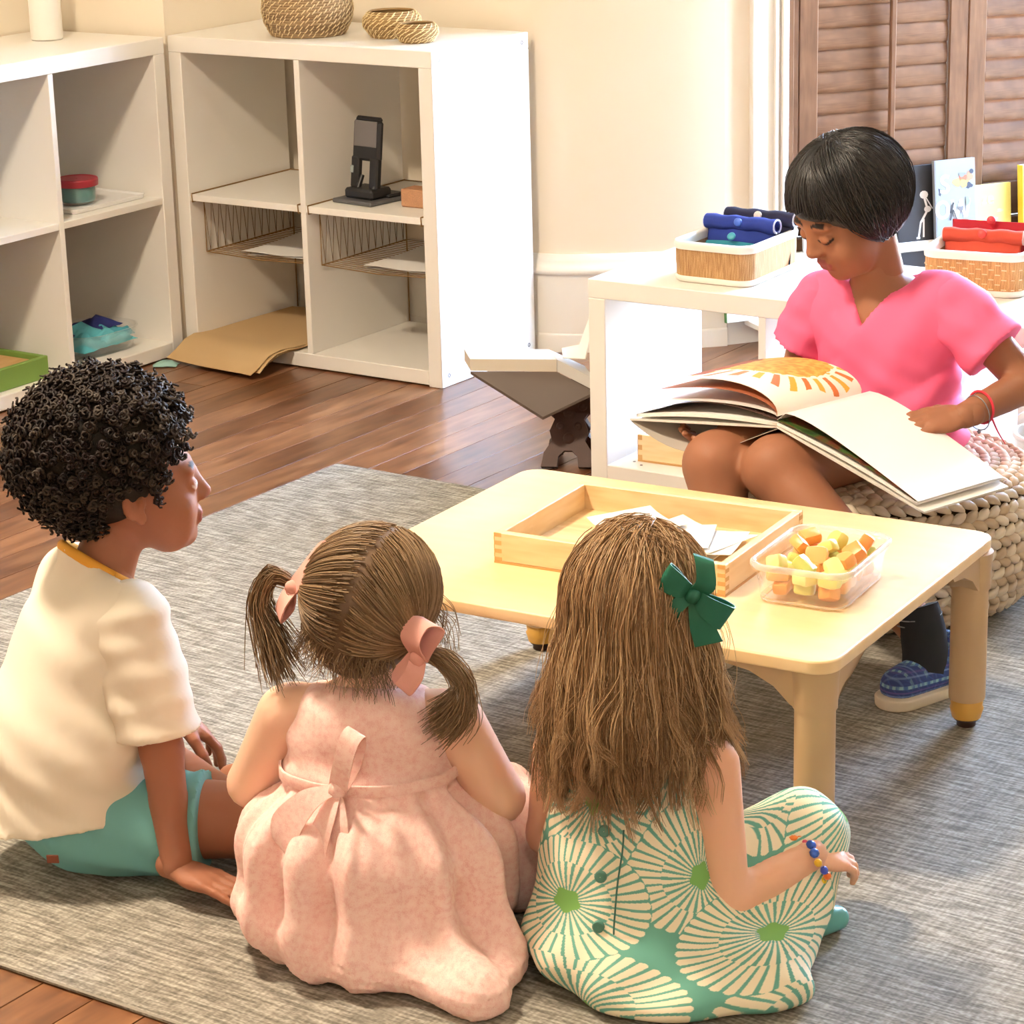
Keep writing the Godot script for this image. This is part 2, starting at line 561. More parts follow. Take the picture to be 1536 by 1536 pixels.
func build_window() -> void:
	var names := ["brown louvred shutters closed over the bay window beside the cream wall", "tall bare window in the middle of the bay", "tall bare window at the right of the bay"]
	var L := bay_line()
	for i in [4, 5]:
		var ln: float = (L[i] as Vector2).distance_to(L[i + 1])
		var s0: float = [0.155, 0.1, 0.08][i - 4]
		var s1: float = [ln - 0.06, ln - 0.1, ln - 0.12][i - 4]
		var w := Node3D.new()
		w.name = "window_%d" % (i - 3)
		w.set_meta("kind", "structure")
		w.set_meta("label", names[i - 4])
		w.set_meta("category", "window")
		add_child(w)
		w.transform = bay_x(i)
		# white casing, built of a flat board and two beads
		var y0 := 0.21
		var y1 := 2.3
		for s in [0, 1]:
			var b := MB.new()
			var a: float = s0 if s == 0 else s1
			var sg: float = -1.0 if s == 0 else 1.0
			var x := Transform3D(Basis(Vector3(sg, 0, 0), Vector3.UP, Vector3(0, 0, sg)), Vector3(a, 0, 0)) if false else Transform3D.IDENTITY
			var wd := 0.092 if i == 4 and s == 0 else 0.055
			var lo := minf(a, a + sg * wd)
			b.box(Vector3(lo, y0 - 0.03, 0.0), Vector3(lo + wd, y1 + 0.06, 0.020), 0.003, x)
			b.box(Vector3(lo + wd * 0.60, y0 - 0.03, 0.020), Vector3(lo + wd * 0.74, y1 + 0.06, 0.027), 0.003, x)
			b.box(Vector3(lo + wd * 0.80, y0 - 0.03, 0.020), Vector3(lo + wd, y1 + 0.06, 0.031), 0.003, x)
			part(w, "casing", b, M.trim)
		bx(w, "head_casing", Vector3(s0 - 0.02, y1, 0), Vector3(s1 + 0.02, y1 + 0.09, 0.022), M.trim, 0.003)
		bx(w, "sill", Vector3(s0 - 0.01, y0 - 0.025, -0.14), Vector3(s1 + 0.01, y0, 0.035), M.trim, 0.003)
		# sash of the outer window and its pane
		var sash := MB.new()
		for yy in [y0, 1.22, y1 - 0.05]: sash.box(Vector3(s0, yy, -0.125), Vector3(s1, yy + 0.05, -0.095), 0.002)
		for sx in [s0, s1 - 0.045]: sash.box(Vector3(sx, y0, -0.125), Vector3(sx + 0.045, y1, -0.095), 0.002)
		part(w, "sash", sash, M.trim)
		bx(w, "pane", Vector3(s0 + 0.03, y0 + 0.03, -0.113), Vector3(s1 - 0.03, y1 - 0.03, -0.109), M.glass, 0.0)
		if i != 4: continue
		# interior shutters: outer frame, then a closed panel and an open-louvred panel
		var f := part(w, "shutter_frame", (func() -> MB:
			var b := MB.new()
			b.uo = Vector2(0.3, 0.2)
			b.box(Vector3(s0, y0, -0.05), Vector3(s0 + 0.026, y1, 0.004), 0.002, Transform3D.IDENTITY, 1)
			b.box(Vector3(s0 + 0.026, y0, -0.05), Vector3(s0 + 0.046, y1, -0.012), 0.002, Transform3D.IDENTITY, 1)
			b.box(Vector3(s0 + 0.495, y0, -0.052), Vector3(s0 + 0.525, y1, -0.041), 0.001, Transform3D.IDENTITY, 1)
			b.box(Vector3(s1 - 0.03, y0, -0.05), Vector3(s1, y1, 0.004), 0.002, Transform3D.IDENTITY, 1)
			b.box(Vector3(s0, y0, -0.05), Vector3(s1, y0 + 0.03, 0.0), 0.002)
			b.box(Vector3(s0, y1 - 0.03, -0.05), Vector3(s1, y1, 0.0), 0.002)
			return b).call(), M.shutter)
		var spans := [[s0 + 0.047, s0 + 0.5100], [s0 + 0.5105, s1 - 0.031]]
		var pitch := 0.0515
		for pn in 2:
			var a: float = spans[pn][0]
			var e: float = spans[pn][1]
			var sh := Node3D.new()
			sh.name = numbered(w, "shutter_panel")
			w.add_child(sh)
			var st := 0.052
			var yb := y0 + 0.034
			for q in [[a, a + st], [e - st, e]]:
				bx(sh, "stile", Vector3(q[0], yb, -0.04), Vector3(q[1], y1 - 0.034, -0.012), M.shutter, 0.003, 1, Vector2(q[0] * 3, q[1]))
			bx(sh, "bottom_rail", Vector3(a + st, yb, -0.04), Vector3(e - st, yb + 0.085, -0.012), M.shutter, 0.003, 0, Vector2(a, 0.4))
			bx(sh, "top_rail", Vector3(a + st, y1 - 0.12, -0.04), Vector3(e - st, y1 - 0.034, -0.012), M.shutter, 0.003, 0, Vector2(a, 0.4))
			var lm: ArrayMesh = null
			var n := int((y1 - 0.12 - yb - 0.085) / pitch)
			var variants: Array = []
			for vv in 3:
				var b := MB.new()
				b.uo = Vector2(vv * 1.7 + pn, vv * 0.37)
				var prof: Array = []
				for k in 10:
					var an := TAU * k / 10.0
					prof.append(Vector2(sin(an) * 0.0285, cos(an) * 0.0055 * (1.0 if absf(cos(an)) > 0.3 else 0.6)))
				var r0 := PackedVector3Array()
				var r1 := PackedVector3Array()
				var u0 := PackedVector2Array()
				var u1 := PackedVector2Array()
				for k in 10:
					r0.append(Vector3(a + st + 0.0015, prof[k].x, prof[k].y))
					r1.append(Vector3(e - st - 0.0015, prof[k].x, prof[k].y))
					u0.append(b.uo + Vector2(0, k * 0.008)); u1.append(b.uo + Vector2(e - a, k * 0.008))
				b.loft([r1, r0], true, true, true, [u1, u0])
				variants.append(b.mesh())
			for k in n:
				var o := part(sh, "louvre", variants[k % 3], M.shutter)
				o.position = Vector3(0, yb + 0.085 + pitch * (k + 0.5), -0.024)
				o.rotation.x = deg_to_rad(-6.0 if pn == 0 else -15.0)
			if pn == 0:
				bx(sh, "tilt_rod", Vector3((a + e) * 0.5 + 0.006, yb + 0.1, -0.004), Vector3((a + e) * 0.5 + 0.022, y1 - 0.16, 0.008), M.shutter, 0.003, 1, Vector2(2.2, 0.1))

func build_rug() -> void:
	var b := MB.new()
	b.box(Vector3(0.943, 0.0006, 0.622), Vector3(4.1, 0.0075, 2.605), 0.002)
	single("rug", b, M.rug, "large flat woven rug in heathered grey and taupe", "rug")

# cube shelf standing in its own frame: x along the front, z to the viewer (front at z = 0), cols x rows
func cube_shelf(t: Node3D, cols: int, rows: int, backed := false) -> Vector2:
	var th := 0.038
	var cell := 0.339
	var iw := 0.016
	var w := th * 2 + cols * cell + (cols - 1) * iw
	var h := th * 2 + rows * cell + (rows - 1) * iw
	var d := 0.39
	bx(t, "top_panel", Vector3(0, h - th, -d), Vector3(w, h, 0), M.white, 0.0015)
	bx(t, "bottom_panel", Vector3(th, 0.004, -d), Vector3(w - th, th, -0.0005), M.white, 0.0015)
	for x in [0.0, w - th]:
		bx(t, "side_panel", Vector3(x, 0, -d), Vector3(x + th, h - th - 0.0003, 0), M.white, 0.0015)
	for k in range(1, cols):
		var x := th + k * cell + (k - 1) * iw
		bx(t, "divider", Vector3(x, th, -d + 0.001), Vector3(x + iw, h - th, -0.002), M.white, 0.001)
	for r in range(1, rows):
		var y := th + r * cell + (r - 1) * iw
		for k in cols:
			var x := th + k * (cell + iw)
			bx(t, "shelf_board", Vector3(x, y, -d + 0.001), Vector3(x + cell, y + iw, -0.003), M.white, 0.001)
	return Vector2(w, h)

func screw(t: Node3D, p: Vector3, nrm: Vector3, r := 0.005) -> void:
	var b := MB.new()
	var x := Transform3D(Basis(Quaternion(Vector3.UP, nrm)), p)
	b.lathe([Vector2(r, 0.0), Vector2(r, 0.0008), Vector2(r * 0.55, 0.0006), Vector2(r * 0.5, -0.001), Vector2(0.0003, -0.001)], 12, x)
	part(t, "screw", b, mat(Color(0.48, 0.48, 0.50), 0.4))

func build_shelves() -> void:
	# tall two by two unit against the back wall
	var t := thing("cube_shelf", "white two by two cube shelf against the wall with baskets on top", "shelf", Vector3(0.0, 0, 0.0))
	cube_shelf(t, 2, 2)
	for y in [0.748, 0.026]:
		for z in [-0.028, -0.362]:
			screw(t, Vector3(0.7701, y, z), Vector3.RIGHT)
	# long unit along the left wall, front facing +x
	t = thing("cube_shelf", "long white cube shelf along the left wall holding a red-lidded bowl", "shelf", Vector3(0.012, 0, 1.5065), PI / 2)
	cube_shelf(t, 4, 2)

func build_low_shelf() -> void:
	var t := thing("low_shelf", "low white open-backed cube shelf behind the reading girl with baskets on top", "shelf", Vector3(1.457, 0, 0.452), 0.01)
	cube_shelf(t, 4, 1)
	# small round cam covers on the dividers
	for k in 3:
		screw(t, Vector3(0.038 + (k + 1) * 0.339 + k * 0.016 + 0.0161, 0.335, -0.05), Vector3.RIGHT, 0.008)
	for p in [Vector3(0.075, 0.0382, -0.045), Vector3(0.1, 0.0382, -0.03)]: screw(t, p, Vector3.UP, 0.003)

func rounded_slab(b: MB, w: float, d: float, y0: float, y1: float, r: float, e := 0.004, seg := 6) -> void:
	# outline with round corners, edges eased
	var ring := func(off: float, y: float) -> PackedVector3Array:
		var ps := PackedVector3Array()
		for q in 4:
			var sx := 1 if q == 0 or q == 3 else -1
			var sz := 1 if q == 0 or q == 1 else -1
			for k in seg + 1:
				var a := PI / 2 * (q + float(k) / seg)
				ps.append(Vector3(sx * (w / 2 - r) + cos(a) * (r - off), y, sz * (d / 2 - r) + sin(a) * (r - off)))
		return ps
	var rings := [ring.call(e, y1), ring.call(e * 0.3, y1 - e * 0.3), ring.call(0.0, y1 - e), ring.call(0.0, y0 + e), ring.call(e, y0)]
	rings.reverse()
	var us: Array = []
	for rr in rings:
		var u := PackedVector2Array()
		for p in rr: u.append(Vector2(p.x + w, p.z + d))
		us.append(u)
	b.loft(rings, true, false, false, us)
	# flat top and bottom
	for s in 2:
		var rr: PackedVector3Array = rings[rings.size() - 1] if s == 0 else rings[0]
		var m := b.vert(Vector3(0, rr[0].y, 0), Vector2(w, d))
		var q := b.v.size()
		for p in rr: b.vert(p, Vector2(p.x + w, p.z + d))
		var n := rr.size()
		for k in n:
			if s == 0: b.tri(m, q + (k + 1) % n, q + k)
			else: b.tri(m, q + k, q + (k + 1) % n)

const TABLE_H := 0.305
func table_x() -> Transform3D:
	return Transform3D(Basis(Vector3.UP, 0.059), Vector3(2.2875, 0, 1.573))

func build_table() -> void:
	var t := thing("low_table", "low maple-topped table with tan plastic legs in front of the children", "table")
	t.transform = table_x()
	var b := MB.new()
	rounded_slab(b, 0.803, 0.614, TABLE_H - 0.019, TABLE_H, 0.035, 0.003)
	part(t, "tabletop", b, M.maple)
	for sx in [-1, 1]:
		for sz in [-1, 1]:
			var p := Vector3(sx * (0.4015 - (0.027 if sx > 0 and sz < 0 else 0.038)), 0, sz * (0.307 - 0.038))
			var top := TABLE_H - 0.0195
			b = MB.new()
			b.lathe([Vector2(0.0265, 0.052), Vector2(0.0275, 0.056), Vector2(0.0275, top - 0.06), Vector2(0.0300, top - 0.057), Vector2(0.0310, top - 0.02), Vector2(0.033, top)], 24, Transform3D(Basis.IDENTITY, p), true, true)
			# gusset wings that carry the top
			for k in 2:
				var dir := Vector3(-sx, 0, 0) if k == 0 else Vector3(0, 0, -sz)
				var side := dir.cross(Vector3.UP)
				var prof := [Vector2(0.015, -0.001), Vector2(0.13, -0.001), Vector2(0.125, -0.008), Vector2(0.085, -0.014), Vector2(0.05, -0.030), Vector2(0.026, -0.052), Vector2(0.015, -0.056)]
				for s in [-1, 1]:
					var ps: Array = []
					for q in prof: ps.append(p + Vector3(0, top, 0) + dir * q.x + Vector3(0, q.y, 0) + side * s * 0.022)
					if s > 0: ps.reverse()
					b.poly(ps)
				for q in prof.size():
					var u: Vector2 = prof[q]
					var w: Vector2 = prof[(q + 1) % prof.size()]
					var o := p + Vector3(0, top, 0)
					b.poly([o + dir * u.x + Vector3(0, u.y, 0) - side * 0.022, o + dir * w.x + Vector3(0, w.y, 0) - side * 0.022, o + dir * w.x + Vector3(0, w.y, 0) + side * 0.022, o + dir * u.x + Vector3(0, u.y, 0) + side * 0.022])
			var leg := part(t, "leg", b, M.leg)
			b = MB.new()
			b.lathe([Vector2(0.0215, 0.022), Vector2(0.0235, 0.030), Vector2(0.0255, 0.037), Vector2(0.0235, 0.041), Vector2(0.0245, 0.047), Vector2(0.0225, 0.053)], 24, Transform3D(Basis.IDENTITY, p), true, true)
			part(leg, "adjusting_collar", b, mat(Color8(214, 164, 72), 0.4), "golden yellow collar ring")
			b = MB.new()
			b.lathe([Vector2(0.0125, 0.0076), Vector2(0.0145, 0.009), Vector2(0.0145, 0.0175), Vector2(0.0185, 0.0185), Vector2(0.0205, 0.0225)], 20, Transform3D(Basis.IDENTITY, p), true, true)
			part(leg, "foot", b, mat(Color8(62, 40, 30), 0.5), "dark brown foot")


# one strand of a braid: a small bent spindle from p to q, thick r
func spindle(b: MB, p: Vector3, q: Vector3, r: float, up: Vector3, seg := 6) -> void:
	var path: Array = []
	var rad: Array = []
	for i in 5:
		var t := i / 4.0
		path.append(p.lerp(q, t) + up * sin(t * PI) * r * 0.7)
		rad.append(r * (0.35 + 0.65 * sin(clampf(t, 0.04, 0.96) * PI)))
	b.tube(path, rad, seg, true, 0.8, up)

func build_pouf() -> void:
	var rng := RandomNumberGenerator.new()
	rng.seed = 9
	var t := thing("woven_pouf", "round pouf of chunky braided natural straw under the girl in pink", "pouf", Vector3(2.27, 0.010, 0.80))
	# profile from the middle of the top to the floor
	var pr: Array = []
	for k in 7: pr.append(Vector2(0.012 + k * 0.0335, 0.238 - 0.006 * pow(k / 6.0, 2.0)))
	pr += [Vector2(0.243, 0.225), Vector2(0.262, 0.198), Vector2(0.270, 0.165), Vector2(0.272, 0.131), Vector2(0.268, 0.097), Vector2(0.258, 0.063), Vector2(0.240, 0.033), Vector2(0.215, 0.016)]
	var core: Array = []
	for p in pr: core.append(Vector2(p.x * 0.955 if p.y < 0.24 else p.x, p.y - 0.011))
	core.reverse()
	var b := MB.new()
	b.lathe(core, 40, Transform3D.IDENTITY, true)
	part(t, "core", b, mat(Color8(116, 92, 64), 0.95))
	var cols := [Color(0.62, 0.50, 0.36), Color(0.70, 0.59, 0.45), Color(0.55, 0.42, 0.28), Color(0.74, 0.64, 0.50)]
	var m := mat(Color(1, 1, 1), 0.62)
	m.vertex_color_use_as_albedo = true
	for i in pr.size():
		var p: Vector2 = pr[i]
		var nx: Vector2 = pr[mini(i + 1, pr.size() - 1)]
		var pv: Vector2 = pr[maxi(i - 1, 0)]
		var dir := (nx - pv).normalized()
		var nor2 := Vector2(-dir.y, dir.x)
		if nor2.dot(Vector2(p.x, p.y - 0.12)) < 0: nor2 = -nor2
		b = MB.new()
		b.use_col = true
		var n := maxi(7, int(TAU * p.x / 0.0235))
		for k in n:
			for s in 2:
				var a0 := TAU * (k + s * 0.5) / n
				var a1 := TAU * (k + s * 0.5 + 1.25) / n
				var off0 := dir * (0.017 if s == 0 else -0.017)
				var off1 := dir * (0.001 if s == 0 else -0.001)
				var A := p + off0 * 0.9
				var B := p + off1
				b.col = cols[rng.randi() % 4]
				var nn := Vector3(cos((a0 + a1) / 2) * nor2.x, nor2.y, sin((a0 + a1) / 2) * nor2.x)
				spindle(b, Vector3(cos(a0) * A.x, A.y, sin(a0) * A.x), Vector3(cos(a1) * B.x, B.y, sin(a1) * B.x), 0.0095, nn)
		part(t, "braided_coil", b, m)

# open-topped box with walls, finger joints shown as end-grain blocks proud by a hair
func joint_tray(t: Node3D, w: float, d: float, h: float, th: float, m: Material, end_m: Material, joints := 4) -> void:
	for s in [-1, 1]:
		bx(t, "long_side", Vector3(-w / 2, 0.003, s * d / 2 - (th if s > 0 else 0.0)), Vector3(w / 2, h, s * d / 2 + (0.0 if s > 0 else th)), m, 0.0012, 0, Vector2(s * 0.7 + 2, 0.3))
		bx(t, "short_side", Vector3(s * w / 2 - (th if s > 0 else 0.0), 0.003, -d / 2 + th), Vector3(s * w / 2 + (0.0 if s > 0 else th), h, d / 2 - th), m, 0.0012, 2, Vector2(s * 0.4 + 1, 1.3))
	bx(t, "base", Vector3(-w / 2 + th * 0.5, 0, -d / 2 + th * 0.5), Vector3(w / 2 - th * 0.5, 0.007, d / 2 - th * 0.5), m, 0.0006, 0, Vector2(0.2, 2.1))
	var b := MB.new()
	b.box(Vector3(-w / 2 - 0.0004, 0.0, -d / 2 - 0.0004), Vector3(w / 2 + 0.0004, 0.0032, d / 2 + 0.0004))
	part(t, "base_edge", b, end_m)
	var step := (h - 0.004) / (joints * 2 - 1)
	for sx in [-1, 1]:
		for sz in [-1, 1]:
			for k in joints:
				var y0 := 0.0035 + step * (2 * k)
				var c := Vector3(sx * (w / 2 - th / 2), y0 + step * 0.5, sz * d / 2)
				bx(t, "finger_joint", c - Vector3(th / 2, step / 2, 0.0005), c + Vector3(th / 2, step / 2, 0.0005), end_m, 0.0002)
				if k < joints - 1:
					c = Vector3(sx * w / 2, y0 + step * 1.5, sz * (d / 2 - th / 2))
					bx(t, "finger_joint", c - Vector3(0.0005, step / 2, th / 2), c + Vector3(0.0005, step / 2, th / 2), end_m, 0.0002)

func build_bookstand() -> void:
	# folding stand of dark carved wood with an open book, left of the low shelf
	var wood := mat(Color8(74, 40, 26), 0.5, T.felt, 3.0)
	var t := thing("carved_book_stand", "small dark carved wooden folding book stand beside the low shelf", "book stand", Vector3(1.350, 0, 0.36), 0.45)
	var spread := func(leg: bool) -> MB:
		var b := MB.new()
		# carved board outline in its own plane: u across, v up; scalloped edges and an arched foot
		var pts: Array = []
		for q in [[-0.055, 0.0], [-0.050, 0.03], [-0.034, 0.055], [-0.040, 0.075], [-0.030, 0.10], [-0.048, 0.125], [-0.052, 0.15], [-0.075, 0.165], [-0.080, 0.185], [0.080, 0.185], [0.075, 0.165], [0.052, 0.15], [0.048, 0.125], [0.030, 0.10], [0.040, 0.075], [0.034, 0.055], [0.050, 0.03], [0.055, 0.0], [0.022, 0.0], [0.020, 0.022], [0.008, 0.034], [-0.008, 0.034], [-0.020, 0.022], [-0.022, 0.0]]:
			pts.append(Vector2(q[0], q[1]))
		var tri := Geometry2D.triangulate_polygon(PackedVector2Array(pts))
		for s in [-1, 1]:
			var base := b.v.size()
			for p in pts: b.vert(Vector3(p.x, p.y, s * 0.007), p)
			for k in range(0, tri.size(), 3):
				var n3: float = (pts[tri[k + 1]] - pts[tri[k]]).cross(pts[tri[k + 2]] - pts[tri[k]])
				if (n3 < 0) == (s > 0): b.tri(base + tri[k], base + tri[k + 1], base + tri[k + 2])
				else: b.tri(base + tri[k], base + tri[k + 2], base + tri[k + 1])
		for k in pts.size():
			var p: Vector2 = pts[k]
			var q: Vector2 = pts[(k + 1) % pts.size()]
			b.poly([Vector3(p.x, p.y, 0.007), Vector3(p.x, p.y, -0.007), Vector3(q.x, q.y, -0.007), Vector3(q.x, q.y, 0.007)])
		# raised carving on the front
		for q in [[0.0, 0.06, 0.012], [-0.018, 0.085, 0.009], [0.018, 0.085, 0.009], [0.0, 0.115, 0.014], [-0.028, 0.138, 0.01], [0.028, 0.138, 0.01], [-0.042, 0.17, 0.009], [0.0, 0.158, 0.011], [0.042, 0.17, 0.009]]:
			b.lathe([Vector2(q[2], 0.0), Vector2(q[2] * 0.8, 0.004), Vector2(q[2] * 0.4, 0.005), Vector2(0.0005, 0.0035)], 10, Transform3D(Basis(Vector3.RIGHT, PI / 2), Vector3(q[0], q[1], 0.007)))
		return b
	var a := part(t, "near_board", spread.call(true), wood)
	a.transform = Transform3D(Basis(Vector3.RIGHT, deg_to_rad(-28)), Vector3(0, 0.004, 0.055))
	a = part(t, "far_board", spread.call(true), wood)
	a.transform = Transform3D(Basis(Vector3.RIGHT, deg_to_rad(28)), Vector3(0, 0.004, -0.055))
	# the open book that lies in the fold of the stand
	var k := thing("open_book", "thick open book with grey page edges lying on the carved stand", "book", Vector3(1.350, 0, 0.36), 0.45)
	var cover := mat(Color8(84, 70, 60), 0.6)
	var pages := mat(Color8(206, 196, 178), 0.8)
	var F := Vector3(-0.213, 0.205, 0.040)
	var R := Vector3(-0.040, 0.205, 0.047)
	var S := Vector3(-0.040, 0.120, 0.105)
	var E := Vector3(0.060, 0.150, 0.085)
	var xf := k.transform.affine_inverse()
	# corners in the world, then into the stand's frame
	F = xf * Vector3(1.186, 0.200, 0.478); R = xf * Vector3(1.345, 0.200, 0.399); S = xf * Vector3(1.352, 0.122, 0.465); E = xf * Vector3(1.440, 0.172, 0.405)
	var dn := Vector3(0, -0.006, 0)
	var b := MB.new()
	var slab := func(mb: MB, ps: Array, dv: Vector3) -> void:
		mb.poly(ps)
		var lo: Array = []
		for p in ps: lo.append(p + dv)
		lo.reverse()
		mb.poly(lo)
		for i in ps.size():
			var p: Vector3 = ps[i]
			var q: Vector3 = ps[(i + 1) % ps.size()]
			mb.poly([p, p + dv, q + dv, q])
	slab.call(b, [F, R, E, S], dn)
	part(k, "cover", b, cover)
	b = MB.new()
	var back := Vector3(-0.03, 0.0, -0.11)
	slab.call(b, [F + Vector3(0, 0.026, 0), F + back + Vector3(0, 0.02, 0), R + back + Vector3(0, 0.02, 0), R + Vector3(0, 0.026, 0)], Vector3(0, -0.025, 0))
	part(k, "page_block", b, pages)
	b = MB.new()
	slab.call(b, [R + Vector3(0.001, 0.026, 0), R + back + Vector3(0, 0.02, 0), E + back + Vector3(0, 0.03, 0.02), E + Vector3(0, 0.026, 0)], Vector3(0, -0.025, 0))
	part(k, "page_block", b, mat(Color8(196, 192, 186), 0.8))
	# the raised right-hand page
	b = MB.new()
	b.sheet([[R + Vector3(0.012, 0.027, -0.01), R + Vector3(0.0, 0.027, -0.09)], [E + Vector3(-0.02, 0.065, -0.01), E + Vector3(-0.04, 0.075, -0.09)], [E + Vector3(-0.006, 0.125, -0.02), E + Vector3(-0.02, 0.13, -0.09)]], 0.002)
	part(k, "page", b, M.paper)

# a picture book: hard cover, leaning back; front texture optional
func stand_book(label: String, s: float, w: float, h: float, th: float, lean: float, cover: Material, spine: Material, front: Array, y0 := 0.062, off := 0.05, turn := 0.0) -> Node3D:
	var X := bay_x(4)
	var t := thing("picture_book", label, "book", Vector3.ZERO, 0.0, "picture books along the bay ledge")
	t.transform = X * Transform3D(Basis(Vector3.UP, turn), Vector3(s, y0, off)) * rot(Vector3.RIGHT, -lean)
	bx(t, "front_cover", Vector3(0, 0, th - 0.003), Vector3(w, h, th), cover, 0.0008)
	bx(t, "back_cover", Vector3(0, 0, 0), Vector3(w, h, 0.003), cover, 0.0008)
	bx(t, "spine", Vector3(-0.003, 0, 0), Vector3(0.0005, h, th), spine, 0.001)
	bx(t, "pages", Vector3(0.001, 0.004, 0.003), Vector3(w - 0.004, h - 0.004, th - 0.003), M.paper, 0.0005)
	for e in front:
		if e.has("text"):
			letters(t, e.text, e.x, e.y, th + 0.0004, e.size, e.mat)
		elif e.has("blob"):
			var b := MB.new()
			var ps: Array = []
			for p in e.blob: ps.append(Vector3(p.x, p.y, th + 0.0005 + e.get("z", 0.0)))
			var pv := PackedVector2Array(e.blob)
			var tri := Geometry2D.triangulate_polygon(pv)
			for p in ps: b.vert(p)
			for k in range(0, tri.size(), 3):
				if (pv[tri[k + 1]] - pv[tri[k]]).cross(pv[tri[k + 2]] - pv[tri[k]]) < 0: b.tri(tri[k], tri[k + 1], tri[k + 2])
				else: b.tri(tri[k], tri[k + 2], tri[k + 1])
			part(t, "printed_figure", b, e.mat)
	return t

func letters(t: Node3D, s: String, x: float, y: float, z: float, size: float, m: Material) -> void:
	var tm := TextMesh.new()
	tm.text = s
	var f := SystemFont.new()
	f.font_names = PackedStringArray(["Droid Sans"])
	f.font_weight = 700 if size > 0.03 else 400
	tm.font = f
	tm.font_size = 64
	tm.pixel_size = size / 64.0
	tm.depth = 0.0006
	tm.horizontal_alignment = HORIZONTAL_ALIGNMENT_LEFT
	var o := MeshInstance3D.new()
	o.mesh = tm
	o.material_override = m
	o.name = numbered(t, "lettering")
	t.add_child(o)
	o.position = Vector3(x, y, z)

func oval(cx: float, cy: float, rx: float, ry: float, n := 10, wob := 0.0) -> Array:
	var r: Array = []
	for k in n:
		var a := TAU * k / n
		var q := 1.0 + wob * sin(a * 3.0 + cx * 90.0)
		r.append(Vector2(cx + cos(a) * rx * q, cy + sin(a) * ry * q))
	return r

func bar(x0: float, y0: float, x1: float, y1: float, w: float) -> Array:
	var d := Vector2(x1 - x0, y1 - y0).normalized()
	var n := Vector2(-d.y, d.x) * w / 2
	return [Vector2(x0, y0) + n, Vector2(x1, y1) + n, Vector2(x1, y1) - n, Vector2(x0, y0) - n]

